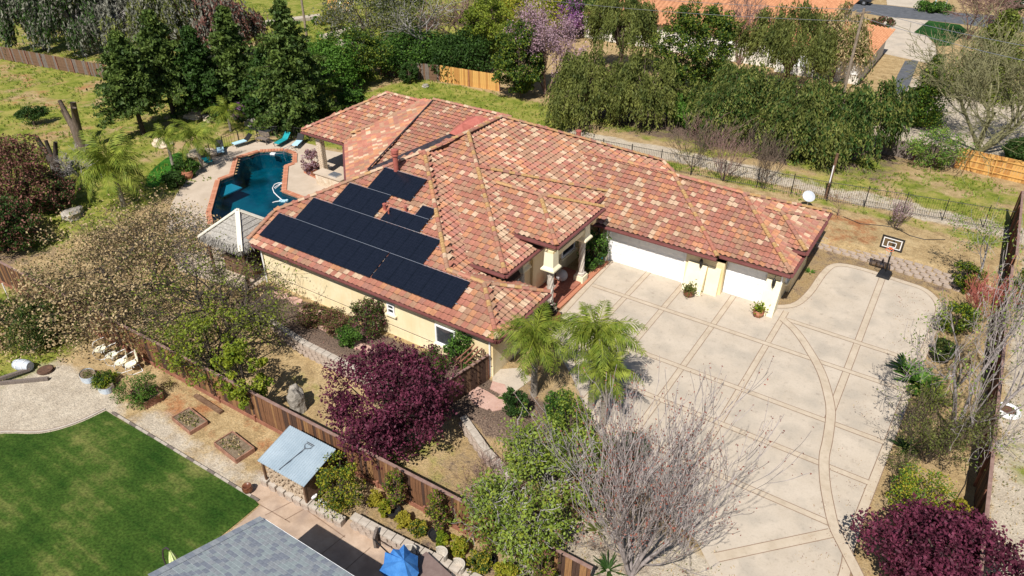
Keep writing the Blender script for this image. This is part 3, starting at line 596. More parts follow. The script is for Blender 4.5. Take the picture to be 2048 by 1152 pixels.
# ------------------------------------------------------------------ solar panels: modules in rows over the front slope
def on_f(x, y, lift=.16): return Vector((x, y, FACES[fF]['fn'](x, y) + lift))
rows = [(-33.07, -24.5, 23.8, 25.47, [9], .0), (-31.75, -22.2, 25.5, 27.12, [10], 0), (-30.3, -27.07, 27.16, 28.78, [3], 0), (-28.92, -25.7, 28.82, 30.46, [3], 0), (-24.45, -19.1, 23.84, 25.46, [5], 0)]
small = [(-26.55, -23.75, 27.18, 28.06, 3), (-24.75, -23.75, 28.08, 28.8, 1)]
arr_lab = {0: 'long black solar array nearest the eave, left of the gap in the tiles', 1: 'longest black solar array, second row up from the eave', 2: 'black solar array of the third row, above the longest array', 3: 'topmost black solar array, in front of the red flue pipe', 4: 'black solar array at the right end of the lowest row'}
def solar(x0, x1, y0, y1, n, label, cat='solar panel'):
    root = thing('solar_array', label, cat, on_f(x0, y0), group='solar arrays on the front roof slope'); O = -on_f(x0, y0)
    sl = Vector((0, 1, s_)).normalized(); nm = Vector((0, -s_, 1)).normalized(); w = (x1 - x0) / n
    for i in range(n):
        a = on_f(x0 + i * w + .008, y0) + O; c = on_f(x0 + (i + 1) * w - .008, y1) + O
        b = MB(); b.add([Vector((a.x, a.y, a.z)), Vector((c.x, a.y, a.z)), Vector((c.x, c.y, c.z)), Vector((a.x, c.y, c.z))] + [v - nm * .04 for v in (Vector((a.x, a.y, a.z)), Vector((c.x, a.y, a.z)), Vector((c.x, c.y, c.z)), Vector((a.x, c.y, c.z)))],
                        [(0, 1, 2, 3), (7, 6, 5, 4), (0, 4, 5, 1), (1, 5, 6, 2), (2, 6, 7, 3), (3, 7, 4, 0)])
        b.m = 1
        nx_, ny_ = 6, 10
        for k in range(1, nx_):
            xx = a.x + (c.x - a.x) * k / nx_; b.add([(xx - .006, a.y, a.z + .003), (xx + .006, a.y, a.z + .003), (xx + .006, c.y, c.z + .003), (xx - .006, c.y, c.z + .003)], [(0, 1, 2, 3)])
        for k in range(1, ny_):
            t = k / ny_; yy = a.y + (c.y - a.y) * t; zz = a.z + (c.z - a.z) * t; b.add([(a.x, yy - .005, zz + .004 - .005 * s_), (c.x, yy - .005, zz + .004 - .005 * s_), (c.x, yy + .005, zz + .004 + .005 * s_), (a.x, yy + .005, zz + .004 + .005 * s_)], [(0, 1, 2, 3)])
        b.obj('solar_panel', ['solar', 'solar_line'], root)
    b = MB()
    for t in (.22, .78):
        yy = y0 + (y1 - y0) * t; p0 = on_f(x0 - .05, yy, .1) + O; p1 = on_f(x1 + .12, yy, .1) + O; b.tube([p0, p1], .025, 4)
    b.obj('mounting_rail', 'alu', root)
    b = MB(); p0 = on_f(x0, y1 + .015, .17) + O; p1 = on_f(x1, y1 + .015, .17) + O; b.tube([p0, p1], .014, 4); b.obj('edge_trim', 'alu', root)
    return root
for i, (x0, x1, y0, y1, n, _) in enumerate(rows): solar(x0, x1, y0, y1, n[0], arr_lab[i])
solar(*small[0], 'small black solar array with the notched corner, lower row beside the vent pipes'); solar(*small[1], 'single black solar panel above the small notched array')

# ------------------------------------------------------------------ walls
def wallbox(name, x0, x1, y0, y1, z0, z1, m='stucco'): b = MB(); b.box(((x0 + x1) / 2, (y0 + y1) / 2, (z0 + z1) / 2), (x1 - x0, y1 - y0, z1 - z0)); return hpart(b.obj(name, m))
wallbox('wall', -33.0, -16.55, 23.72, 27.6, -.3, 2.72); b = MB(); b.prism([(-33.0, 27.6), (-20, 27.6), (-20, 31), (-27.5, 32.2), (-29.5, 30.5), (-33, 27.0)], -.3, 2.9); hpart(b.obj('wall', 'stucco'))
wallbox('wall', -27, -18.75, 27.75, 33, 0, 3.62); wallbox('wall', -32, -18.7, 33, 40, 0, 3.55); wallbox('wall', -19.9, -18.4, 36.9, 45.2, 0, 2.7)
b = MB(); b.prism([(-33.0, 26.6), (-27.3, 32.6), (-27.9, 33.2), (-33, 28)], 0, lambda x, y: 2.7 + .42 * (y - 26.2)); hpart(b.obj('wall', 'stucco'))
wallbox('wall', -33.4, -26.4, 33.2, 45.5, 0, 3.3); b = MB(); b.prism([(-38.6, 40), (-32.8, 34.2), (-32.8, 45.5), (-38.6, 45.5)], 0, 3.45); hpart(b.obj('wall', 'stucco'))
wallbox('beam', -42.2, -38.0, 36.55, 36.85, 3.0, 3.42); b = MB(); b.prism([(-38.1, 36.55), (-33.6, 32.05), (-33.4, 32.3), (-37.9, 36.85)], 3.0, 3.42); hpart(b.obj('beam', 'stucco_trim'))
# base weep line and foundation stain on the front wing
b = MB(); b.box((-24.8, 23.70, .62), (16.4, .03, .02)); hpart(b.obj('base_trim', 'wood_old'))
wallbox('band', -33.02, -16.53, 23.69, 23.72, -.3, .56, 'stucco')
# garage block: header, side piers, wall between doors, right return
GY = 37.05
wallbox('wall', -17.35, -16.95, GY, 41, 0, 2.7); wallbox('wall', -17.35, -9.6, GY, GY + .4, 2.18, 2.7); wallbox('wall', -11.95, -9.6, GY, GY + .5, 0, 2.7); wallbox('wall', -9.6, -6.5, 37.35, 37.8, 2.18, 2.7)
wallbox('wall', -7.25, -6.5, 37.35, 37.9, 0, 2.7); wallbox('wall', -6.9, -6.5, 37.9, 45.2, 0, 2.7); wallbox('wall', -17, -6.6, 44.9, 45.3, 0, 2.6); wallbox('wall', -6.7, -6.3, 39.6, 43.2, 0, 3.0)
# sloped buttress piers beside the doors
def buttress(xa, xb, y, h, d0, d1):
    b = MB(); b.add([(xa, y, 0), (xb, y, 0), (xb, y, h), (xa, y, h), (xa, y - d0, 0), (xb, y - d0, 0), (xb, y - d1, h), (xa, y - d1, h)], [(4, 5, 6, 7), (0, 4, 7, 3), (5, 1, 2, 6), (7, 6, 2, 3), (0, 1, 5, 4)])
    return hpart(b.obj('buttress', 'stucco_trim'))
buttress(-11.7, -10.55, GY, 1.75, .75, .12); buttress(-10.5, -9.75, 37.1, 1.75, .35, .1); buttress(-7.2, -6.35, 37.35, 1.9, .95, .15); buttress(-17.3, -16.95, GY, 2.0, .3, .1)
def garage_door(x0, x1, y, cols, lab):
    b = MB(); b.box(((x0 + x1) / 2, y + .14, 1.09), (x1 - x0, .04, 2.18)); d = hpart(b.obj('garage_door', 'white_paint')); d['label'] = lab
    w = (x1 - x0) / cols; pm = MB()
    pm.add([(-.5 * (w - .12), 0, -.2), (.5 * (w - .12), 0, -.2), (.5 * (w - .12), 0, .2), (-.5 * (w - .12), 0, .2), (-.5 * (w - .2), -.018, -.15), (.5 * (w - .2), -.018, -.15), (.5 * (w - .2), -.018, .15), (-.5 * (w - .2), -.018, .15)], [(4, 5, 6, 7), (0, 1, 5, 4), (1, 2, 6, 5), (2, 3, 7, 6), (3, 0, 4, 7)])
    me = pm.mesh('door_panel'); me.materials.append(M['white_paint'])
    for i in range(cols):
        for j in range(4):
            o = link('door_panel', me, parent=d); o.location = (x0 + (i + .5) * w, y + .118, .28 + j * .54)
    b = MB(); b.box(((x0 + x1) / 2, y + .05, 2.22), (x1 - x0 + .2, .12, .09)); b.box((x0 - .05, y + .05, 1.1), (.1, .12, 2.2)); b.box((x1 + .05, y + .05, 1.1), (.1, .12, 2.2)); hpart(b.obj('door_frame', 'white_paint'))
garage_door(-16.88, -12.0, GY, 8, 'wide double garage door, white'); garage_door(-9.6, -7.25, 37.4, 4, 'narrow single garage door, white')
wallbox('wall', -17.2, -6.8, 37.9, 38.1, 0, 2.6)
# soffit dentils under the garage gutter
b = MB(); b.box((0, 0, 0), (.09, .55, .14)); me = b.mesh('rafter_tail'); me.materials.append(M['roof_deck'])
for i in range(13): o = hpart(link('rafter_tail', me)); o.location = (-17.0 + i * .58, 36.78, 2.56)
for i in range(7): o = hpart(link('rafter_tail', me)); o.location = (-9.6 + i * .55, 37.15, 2.56)
# windows on the front wing
def window(x, y, z, w, h, nrm='y', mull=None):
    root = MB(); t = .09
    fr = MB()
    def bx(cx_, cz_, w_, h_, d_=.1, off=0.0):
        if nrm == 'y': fr.box((x + cx_, y - off, z + cz_), (w_, d_, h_))
        else: fr.box((x + off, y + cx_, z + cz_), (d_, w_, h_))
    for sx in (-1, 1): bx(sx * (w / 2), 0, t, h + t)
    for sz in (-1, 1): bx(0, sz * (h / 2), w - t, t)
    if mull:
        if mull[0]: bx(0, 0, .05, h - t, .07)
        if mull[1]: bx(0, 0, w - t, .05, .06)
    f = hpart(fr.obj('window', 'white_paint'))
    gl = MB()
    if nrm == 'y': gl.box((x, y + .02, z), (w - t, .02, h - t))
    else: gl.box((x - .02, y, z), (.02, w - t, h - t))
    gl.obj('pane', 'glass', f)
    sl = MB()
    if nrm == 'y': sl.box((x, y - .06, z - h / 2 - .1), (w + .3, .16, .09))
    else: sl.box((x + .06, y, z - h / 2 - .1), (.16, w + .3, .09))
    sl.obj('sill', 'stucco_trim', f)
wx = g2(888, 722)[0]
window(-19.45, 23.68, 1.32, 1.2, 1.1); window(-23.05, 23.68, 1.7, .42, .55, mull=(0, 1))
window(-18.70, 28.9, 2.0, .9, 1.5, 'x', (1, 1)); window(-18.62, 34.9, 2.1, 1.5, 2.0, 'x', (0, 1)); window(-6.45, 39.2, 1.6, 1.0, .9, 'x')
# downspouts
for (x, y, z1) in ((-16.68, 23.62, 2.6), (-32.95, 23.62, 2.6), (-6.42, 37.2, 2.6), (-16.93, 36.75, 2.6)):
    b = MB(); b.tube([(x, y - .25, z1), (x, y, z1 - .18), (x, y, 0)], .045, 6); hpart(b.obj('downspout', 'white_paint'))
# entry porch: ceiling block, flared capitals, twisted columns on plinths
b = MB(); b.box((-17.9, 32.95, 4.02), (1.9, 4.6, .5)); hpart(b.obj('porch_beam', 'stucco')); wallbox('wall', -20.2, -18.6, 30.75, 31.15, 0, 4.2)
def column(x, y, plh, colh, top, lab=None, pl=.62):
    b = MB(); b.box((x, y, plh / 2), (pl, pl, plh)); hpart(b.obj('plinth', 'stucco_trim'))
    b = MB(); b.box((x, y, plh + .05), (pl * .8, pl * .8, .1)); b.lathe([(.26, .1), (.27, .16), (.2, .22)], 16, (x, y, plh)); b.lathe([(.2, -.2), (.27, -.12), (.28, -.02), (.22, 0)], 16, (x, y, plh + colh)); c = b.obj('column', 'carved'); hpart(c)
    n = 24; rings = 26; vs = []; fs = []
    for i in range(rings):
        z = plh + .2 + (colh - .38) * i / (rings - 1)
        for k in range(n):
            a = 2 * math.pi * k / n; rr_ = .165 + .028 * math.cos(6 * a); vs.append((x + rr_ * math.cos(a + i * .16), y + rr_ * math.sin(a + i * .16), z))
    for i in range(rings - 1):
        for k in range(n): fs.append((i * n + k, i * n + (k + 1) % n, (i + 1) * n + (k + 1) % n, (i + 1) * n + k))
    link('twisted_shaft', mesh_raw('twisted_shaft', vs, fs, smooth=True), 'carved', c)
    z0 = plh + colh; b = MB()
    def ring(r, z): return [(x - r, y - r, z), (x + r, y - r, z), (x + r, y + r, z), (x - r, y + r, z)]
    R_ = [ring(.36, z0), ring(.42, z0 + .06), ring(.42, z0 + .14), ring(.3, z0 + .3), ring(.27, top)]
    vs = [v for r in R_ for v in r]; b.add(vs, [(i * 4 + k, i * 4 + (k + 1) % 4, i * 4 + 4 + (k + 1) % 4, i * 4 + 4 + k) for i in range(4) for k in range(4)] + [(3, 2, 1, 0)])
    hpart(b.obj('capital', 'stucco_trim'))
column(-17.0, 30.0, .55, 2.4, 4.1); column(-17.15, 33.9, .55, 2.4, 4.0); column(-18.65, 29.6, .3, 2.3, 3.6)
# arch web between capitals
b = MB(); b.box((-17.2, 31.9, 3.72), (.5, 3.6, .5)); b.box((-17.9, 35.2, 3.7), (1.6, .4, .6)); hpart(b.obj('porch_arch', 'stucco'))
b = MB(); b.box((-18.9, 31.9, .12), (3.9, 5.4, .2)); hpart(b.obj('porch_floor', 'brick_dark'))
# lanterns
for (x, y, z) in ((-10.9, 36.75, 2.0), (-6.75, 36.9, 2.0), (-17.5, 36.7, 2.3)):
    b = MB(); b.lathe([(0, .25), (.09, .15), (.11, .02), (.08, -.25), (.02, -.3), (.01, -.5)], 6, (x, y, z)); b.tube([(x, y + .3, z + .15), (x, y + .1, z + .35), (x, y, z + .22)], .015, 4); hpart(b.obj('wall_lantern', 'iron'))
# stone posts of the pool pavilion
def stone_post(x, y, h):
    p = None; b = MB(); b.box((x, y, h / 2), (.44, .44, h)); p = hpart(b.obj('stone_post', 'stone'))
    rr = random.Random(3); me = [MB().box((0, 0, 0), (.04, rr.uniform(.14, .22), .12)).mesh('stone') for _ in range(3)]
    for m_ in me: m_.materials.append(M['stone'])
    for k in range(int(h / .16)):
        for sgn, ax in ((1, 'x'), (-1, 'x'), (-1, 'y')):
            for t in (-.11, .11):
                o = link('stone', me[rr.randrange(3)], parent=p); zz = .08 + k * .16
                o.location = (x + sgn * .225, y + t + rr.uniform(-.02, .02), zz) if ax == 'x' else (x + t + rr.uniform(-.02, .02), y + sgn * .225, zz)
                if ax == 'y': o.rotation_euler = (0, 0, R(90))
stone_post(-41.3, 36.75, 3.0)

# ------------------------------------------------------------------ paving, driveway, pool
from mathutils.geometry import tessellate_polygon
def smooth(P, n=5, closed=True):
    out = []; m = len(P); rng = range(m) if closed else range(m - 1)
    for i in rng:
        p0, p1, p2, p3 = (P[(i - 1) % m], P[i], P[(i + 1) % m], P[(i + 2) % m]) if closed else (P[max(i - 1, 0)], P[i], P[i + 1], P[min(i + 2, m - 1)])
        for k in range(n):
            t = k / n; out.append(tuple(.5 * ((2 * p1[j]) + (-p0[j] + p2[j]) * t + (2 * p0[j] - 5 * p1[j] + 4 * p2[j] - p3[j]) * t * t + (-p0[j] + 3 * p1[j] - 3 * p2[j] + p3[j]) * t ** 3) for j in (0, 1)))
    if not closed: out.append(P[-1])
    return out
def slab(name, outer, z0, z1, m, holes=(), parent=None, kind='structure'):
    loops = [[Vector((x, y, z1)) for x, y in outer]] + [[Vector((x, y, z1)) for x, y in h] for h in holes]
    tri = tessellate_polygon(loops); flat = [v for l in loops for v in l]; V = [tuple(v) for v in flat]; n = len(V); Fc = []
    for t in tri:
        a, b_, c = (flat[i] for i in t); Fc.append(tuple(t) if (b_ - a).cross(c - a).z > 0 else tuple(t[::-1]))
    V += [(v[0], v[1], z0) for v in V]; o = 0
    for l in loops:
        m_ = len(l)
        for i in range(m_): Fc.append((o + i, o + (i + 1) % m_, n + o + (i + 1) % m_, n + o + i))
        o += m_
    ob = link(name, mesh_raw(name, V, Fc), m, parent)
    if kind and parent is None: ob['kind'] = kind
    return ob
right_edge = smooth([(1.3, 10), (1.15, 16), (1.07, 21.4), (.95, 23.3), (1.18, 29.9), (1.4, 36), (1.62, 41.2), (1.45, 43.1), (.5, 44.4), (-1.04, 44.7), (-3.6, 44.9), (-4.9, 44.4), (-5.3, 42.9), (-5.45, 40.2), (-5.9, 38.4), (-7.2, 37.5)], 5, False)
DRIVE = right_edge + [(-9.6, 37.5), (-17.0, 37.2), (-16.75, 34), (-16.5, 30.6), (-16.3, 28.4), (-13.4, 26.0), (-10.5, 23.2), (-7, 20.9), (-4.3, 19.8), (-3.1, 18.6), (-2.3, 14), (-2.1, 10)]
drive = slab('driveway', DRIVE, -.9, .02, 'concrete')
def ribbon(name, pts, w, z, m, parent, name_line='joint', both=True):
    """a strip with a thin recessed-looking joint along each edge"""
    def off(pts, d):
        o = []
        for i, p in enumerate(pts):
            a = pts[max(i - 1, 0)]; c = pts[min(i + 1, len(pts) - 1)]; dx, dy = c[0] - a[0], c[1] - a[1]; l = math.hypot(dx, dy); o.append((p[0] - dy / l * d, p[1] + dx / l * d))
        return o
    def quad(a, c, z_): return mesh_raw(name, [(x, y, z_) for x, y in a] + [(x, y, z_) for x, y in c], [(i + 1, i, len(a) + i, len(a) + i + 1)[::-1] if False else (i, i + 1, len(a) + i + 1, len(a) + i) for i in range(len(a) - 1)])
    L1, R1 = off(pts, w / 2), off(pts, -w / 2)
    o = link(name, quad(R1, L1, z), m, parent)
    for s_i in ((1, -1) if both else (1,)):
        link('joint', quad(off(pts, s_i * w / 2 - .016), off(pts, s_i * w / 2 + .016), z + .004), 'joint', parent)
    return o
def line_in_drive(a, c, n=24):
    P = [(a[0] + (c[0] - a[0]) * i / n, a[1] + (c[1] - a[1]) * i / n) for i in range(n + 1)]; return P
zb = .026
edge = [p for p in right_edge]
ribbon('border_band', [(p[0] + 0, p[1]) for p in [( (lambda a, c, p: (p[0] - (c[1] - a[1]) / math.hypot(c[0] - a[0], c[1] - a[1]) * .2, p[1] + (c[0] - a[0]) / math.hypot(c[0] - a[0], c[1] - a[1]) * .2))(edge[max(i - 1, 0)], edge[min(i + 1, len(edge) - 1)], p)) for i, p in enumerate(edge)]], .38, zb, 'concrete_band', drive)
for i, (x, ya, yb) in enumerate([(-14.15, 26.9, 37.15), (-11.83, 24.7, 37.0), (-8.88, 22.2, 37.4), (-5.85, 21.0, 37.5)]): ribbon('band', line_in_drive((x, ya), (x, yb)), .3, zb, 'concrete_band', drive)
ribbon('band', line_in_drive((-1.68, 29.6), (-1.98, 44.5)), .34, zb, 'concrete_band', drive); ribbon('border_band', line_in_drive((-16.35, 28.6), (-16.75, 37.1)), .36, zb, 'concrete_band', drive)
for ya, xa, xb in ((33.95, -16.3, 1.1), (36.7, -5.7, 1.2), (29.6, -15.6, .8), (26.7, -13.2, .7), (23.6, -10.6, .6)): ribbon('band', line_in_drive((xa, ya), (xb, ya - .12)), .3, zb + .006, 'concrete_band', drive)
ribbon('band', line_in_drive(g2(1432, 1116), g2(1662, 1067)), .42, zb + .006, 'concrete_band', drive)
curve = smooth([g2(*p) for p in [(1566, 640), (1592, 664), (1617, 700), (1642, 745), (1657, 795), (1661, 830), (1655, 880), (1648, 915), (1649, 960), (1656, 1005), (1668, 1055), (1690, 1100), (1716, 1152), (1735, 1200)]], 4, False)
ribbon('curved_band', curve, .42, zb + .012, 'concrete_band', drive)

PITs = PIT
deck_out = smooth([g2(*p) for p in [(330, 470), (345, 405), (385, 345), (420, 312), (470, 290), (520, 283), (575, 281), (625, 290), (648, 300)]], 4, False) + [(-39, 41.5), (-38.5, 39.5), (-33, 34), (-30.5, 31.5), (-33.5, 27.5), (-33.1, 22.2), (-38.5, 21.5)]
sc_pool = slab('pool_deck', deck_out, -.15, .03, 'deck_concrete', holes=[PIT])
pool = thing('swimming_pool', 'angular swimming pool with dark teal water and brick coping', 'swimming pool', (-45, 33, 0))
def pp(o, root): o.parent = root; o.matrix_parent_inverse = Matrix.Translation(-root.location); return o
pit_c = ccw(PIT)
basin = MB(); n = len(pit_c); basin.add([(x, y, .02) for x, y in pit_c] + [(x, y, -1.5) for x, y in pit_c], [(n + i, n + (i + 1) % n, (i + 1) % n, i) for i in range(n)] + [tuple(range(n, 2 * n))])
M['plaster'] = mat('plaster', (.004, .15, .22), (.015, .3, .34), .5, rough=.8, c3=(.004, .07, .09), scale3=.35); pp(basin.obj('basin', 'plaster'), pool)
wm = bpy.data.materials.new('water'); wm.use_nodes = True; N = wm.node_tree.nodes; L = wm.node_tree.links; N.remove(N['Principled BSDF'])
tr = N.new('ShaderNodeBsdfTransparent'); tr.inputs[0].default_value = (.16, .52, .6, 1); gl = N.new('ShaderNodeBsdfGlossy'); gl.inputs['Roughness'].default_value = .03; fr = N.new('ShaderNodeFresnel'); fr.inputs[0].default_value = 1.33
nz = N.new('ShaderNodeTexNoise'); nz.inputs['Scale'].default_value = 3; bp = N.new('ShaderNodeBump'); bp.inputs['Strength'].default_value = .15; bp.inputs['Distance'].default_value = .03; tcw = N.new('ShaderNodeTexCoord'); L.new(tcw.outputs['Object'], nz.inputs['Vector']); L.new(nz.outputs[0], bp.inputs['Height']); L.new(bp.outputs[0], gl.inputs['Normal']); L.new(bp.outputs[0], fr.inputs['Normal'])
ms = N.new('ShaderNodeMixShader'); L.new(fr.outputs[0], ms.inputs[0]); L.new(tr.outputs[0], ms.inputs[1]); L.new(gl.outputs[0], ms.inputs[2]); L.new(ms.outputs[0], N['Material Output'].inputs['Surface'])
w_ = mesh_raw('water', [(x, y, -.08) for x, y in pit_c], [tuple(range(n))]); pp(link('water', w_, wm), pool)
# coping bricks
bk = [MB().box((0, 0, 0), (.215, .36, .1)).mesh('coping_brick') for _ in range(2)]; bk[0].materials.append(M['brick']); M['brick_b'] = mat('brick_b', (.48, .2, .12), (.56, .27, .17), 6, rough=.9, bump=.3); bk[1].materials.append(M['brick_b'])
nb = 0
for i in range(n):
    a = Vector((*pit_c[i], 0)); c = Vector((*pit_c[(i + 1) % n], 0)); d = c - a; l = d.length; k = max(1, int(l / .23)); nrm = Vector((d.y, -d.x, 0)).normalized()
    for j in range(k):
        p = a + d * ((j + .5) / k) + nrm * .15
        if p.y < 26.5 or (p.x > -40.2 and p.y < 31): continue
        o = link('coping_brick', bk[random.random() < .4]); o.location = (p.x, p.y, .055); o.rotation_euler = (0, 0, math.atan2(d.y, d.x)); pp(o, pool); nb += 1
q1, q2 = g(450, 364, -.5), g(444, 389, -.5); b = MB(); b.box(tuple((q1 + q2) / 2 - np.array([0, 0, .1])), (abs(q1[0] - q2[0]) + .3, abs(q1[1] - q2[1]) + .3, .08), 0); pp(b.obj('bench_step', 'pale_blue'), pool)
# automatic cleaner with its hose
def gw(p): return Vector(g(p[0], p[1], -.05))
t_ = thing('pool_cleaner', 'white pool cleaner with a looping hose floating on the water', 'pool cleaner', g(568, 402, -.06)); 
b = MB(); b.tube([gw(p) for p in [(564, 366), (556, 366), (549, 369), (545, 376), (548, 385), (555, 392), (562, 398), (567, 402)]], .035, 6); pp(b.obj('hose', 'white_plastic'), t_)
b = MB(); b.tube([gw(p) for p in [(564, 366), (557, 372), (551, 377), (549, 375), (556, 370), (564, 367)]], .03, 5); pp(b.obj('hose_loop', 'white_plastic'), t_)
b = MB(); b.tube([gw(p) for p in [(567, 400), (560, 402), (552, 403), (545, 405)]], .03, 5); pp(b.obj('tail_hose', 'white_plastic'), t_)
b = MB(); c0 = gw((567, 402)); b.box(c0, (.35, .25, .12), .5); b.lathe([(.1, 0), (.1, .1), (0, .12)], 8, c0 + Vector((.2, .15, 0))); b.lathe([(.1, 0), (.1, .1), (0, .12)], 8, c0 + Vector((-.15, -.15, 0))); pp(b.obj('body', 'pale_blue'), t_)
t_ = thing('skimmer_float', 'small white floating box beside the far pool edge', 'float', g(546, 308, -.05)); b = MB(); b.box(gw((546, 308)) + Vector((0, 0, .03)), (.42, .3, .1), .4); pp(b.obj('body', 'white_plastic'), t_); b = MB(); b.tube([gw((548, 308)), Vector(g(566, 306, .1)), Vector(g(587, 287, .35))], .02, 5); pp(b.obj('pole', 'alu'), t_)
b = MB(); a0 = Vector(g(568, 311, -.1)); b.tube([a0, a0 + Vector((0, .1, .6)), a0 + Vector((.3, .7, .75)), a0 + Vector((.5, 1.1, .03))], .025, 6); tag(b.obj('handrail', 'alu'), 'bent steel handrail at the far end of the pool', 'handrail')

# brick edged planter and barbecue island under the pavilion
isl = thing('barbecue_island', 'stone faced barbecue island with a pale counter under the pavilion', 'counter', (-39.6, 36.4, 0))
i0 = g2(655, 352, 0); b = MB(); b.box((-39.3, 35.6, .45), (2.6, .8, .9)); pp(b.obj('base', 'stone'), isl)
b = MB(); b.box((-39.3, 35.6, .93), (2.8, 1.0, .07)); b2 = pp(b.obj('countertop', 'deck_concrete'), isl); b = MB(); b.box((-38.9, 35.6, 1.02), (.8, .6, .12)); pp(b.obj('grill_lid', 'alu'), isl)
pts = [g2(*p) for p in [(612, 345), (650, 364), (692, 386)]]
eb = thing('brick_edging', 'line of upright bricks edging the bed beside the stone post', 'edging', (*pts[0], 0)); me = MB().box((0, 0, 0), (.12, .34, .16)).mesh('brick'); me.materials.append(M['brick'])
for a, c in zip(pts[:-1], pts[1:]):
    d = Vector((c[0] - a[0], c[1] - a[1], 0)); k = int(d.length / .17)
    for j in range(k): o = link('brick', me); o.location = (a[0] + d.x * j / k, a[1] + d.y * j / k, .1); o.rotation_euler = (0, 0, math.atan2(d.y, d.x) + .25); pp(o, eb)

# ------------------------------------------------------------------ iron fences, pool railing
def iron_fence(pts, h, label, post_every=2.45, picket=.125, arc=False, cat='fence', group=None, zf_=None, r=.009):
    pts = [(p[0], p[1], (T(p[0], p[1]) if zf_ is None else zf_)) for p in pts]
    root = thing('iron_fence', label, cat, pts[0], group=group); pk = MB(); rl = MB()
    for a, c in zip(pts[:-1], pts[1:]):
        a = Vector(a); c = Vector(c); d = c - a; l = d.length
        for hh in (.15, h - .05): rl.tube([a + Vector((0, 0, hh)), c + Vector((0, 0, hh))], .02, 4)
        n_ = int(l / picket)
        for j in range(n_):
            p = a + d * ((j + .5) / n_); pk.tube([p + Vector((0, 0, .08)), p + Vector((0, 0, h))], r, 3, cap=False)
    # posts
    tot = 0; nxt = 0
    me = MB().box((0, 0, (h + .12) / 2), (.055, .055, h + .12)).mesh('post'); me.materials.append(M['iron'])
    for a, c in zip(pts[:-1], pts[1:]):
        a = Vector(a); c = Vector(c); l = (c - a).length
        while nxt <= tot + l + 1e-6: o = link('post', me); o.location = a + (c - a) * ((nxt - tot) / l); pp(o, root); nxt += post_every
        tot += l
    pp(rl.obj('rail', 'iron'), root); o = pp(pk.obj('pickets', 'iron'), root); o['kind'] = 'stuff'; return root
iron_fence([(-39, 50.9), (-27.5, 50.6), (-17.1, 50.9), (-7.5, 51.9), (-1.2, 53.0), (3.9, 53.8)], 1.5, 'long black iron picket fence along the pale track behind the house', picket=.14)
iron_fence([g2(500, 590), g2(538, 578)], 1.2, 'short black iron fence panel at the near left corner of the house', picket=.13, post_every=1.9)
# curved pool railing
arc = smooth([g2(*p) for p in [(392, 345), (415, 318), (450, 298), (485, 285), (525, 278), (562, 276), (600, 279), (640, 288)]], 4, False)
iron_fence(arc, 1.05, 'curved iron railing round the far side of the pool deck', picket=.22, post_every=1.6, zf_=.03, r=.014)

# ------------------------------------------------------------------ board fences
def board_fence(a, c, h, label, bm_, w=.145, mats=('fence_wood',), z=None, rail='fence_rail', face=-1, cap=True, kick=True, posts=2.4, side_rails=False, jit=.03, group=None, start=0):
    a = Vector((*a, 0)); c = Vector((*c, 0)); d = c - a; l = d.length; ang = math.atan2(d.y, d.x); u = d.normalized(); nrm = Vector((u.y, -u.x, 0)) * (1 if face < 0 else -1)
    root = thing('board_fence', label, 'fence', (a.x, a.y, T(a.x, a.y) if z is None else z), group=group); nbd = int(l / w)
    mes = []
    for mm in mats:
        b = MB(); b.box((0, 0, h / 2), (w - .012, .022, h)); me = b.mesh('board'); me.materials.append(M[mm]); mes.append(me)
    st = MB(); cnt = 0
    for i in range(nbd):
        p = a + u * (w * (i + .5)); zz = T(p.x, p.y) if z is None else z
        if cnt < 290:
            o = link('board', mes[random.randrange(len(mes))]); o.location = (p.x + nrm.x * random.uniform(0, .012), p.y + nrm.y * random.uniform(0, .012), zz + .02 + random.uniform(-jit, 0)); o.rotation_euler = (0, random.uniform(-.006, .006), ang); pp(o, root); cnt += 1
        else: st.box((p.x, p.y, zz + h / 2), (w - .012, .022, h), ang)
    if st.V: o = pp(st.obj('boards', mats[0]), root); o['kind'] = 'stuff'
    def rails(hh, off, m_, size, name):
        b = MB(); k = max(1, int(l / 2.4))
        for i in range(k):
            p0 = a + d * (i / k); p1 = a + d * ((i + 1) / k); mid = (p0 + p1) / 2 + nrm * off; z0 = T(mid.x, mid.y) if z is None else z
            b = MB(); b.box((0, 0, 0), ((p1 - p0).length - .004, size[0], size[1])); o = b.obj(name, m_); o.location = (mid.x, mid.y, z0 + hh); o.rotation_euler = (0, 0, ang); pp(o, root)
    if cap: rails(h + .03, 0, 'fence_cap', (.14, .035), 'cap_rail')
    if kick: rails(.13, .045, rail, (.035, .25), 'kickboard')
    if side_rails:
        for hh in (.35, h * .52, h - .3): rails(hh, .05, rail, (.05, .09), 'rail')
    k = int(l / posts)
    for i in range(k + 1):
        p = a + d * (i / max(k, 1)) + nrm * .065; z0 = T(p.x, p.y) if z is None else z; b = MB(); hp = (h * .98 if side_rails else (.42 if kick else h)); b.box((p.x, p.y, z0 + hp / 2), (.09, .09, hp), ang); pp(b.obj('post', rail), root)
    return root
board_fence((-47.5, 15.2), (-6.75, 15.62), 1.85, 'long reddish brown board fence with a cap rail between the two gardens', 0, mats=('fence_wood', 'fence_wood_b', 'fence_dark', 'fence_wood'), w=.148, z=-.62)
board_fence((4.75, 19.0), (3.95, 56.0), 2.05, 'tall dark brown fence running up the right side of the driveway', 0, mats=('fence_dark', 'fence_dark', 'fence_wood'), w=.15, face=1, kick=False, z=None)
board_fence(g2(0, 118), g2(216, 158), 1.5, 'weathered brown board fence across the far left field', 0, mats=('wood_brown', 'wood_old', 'wood_brown'), cap=False, kick=False, w=.24)
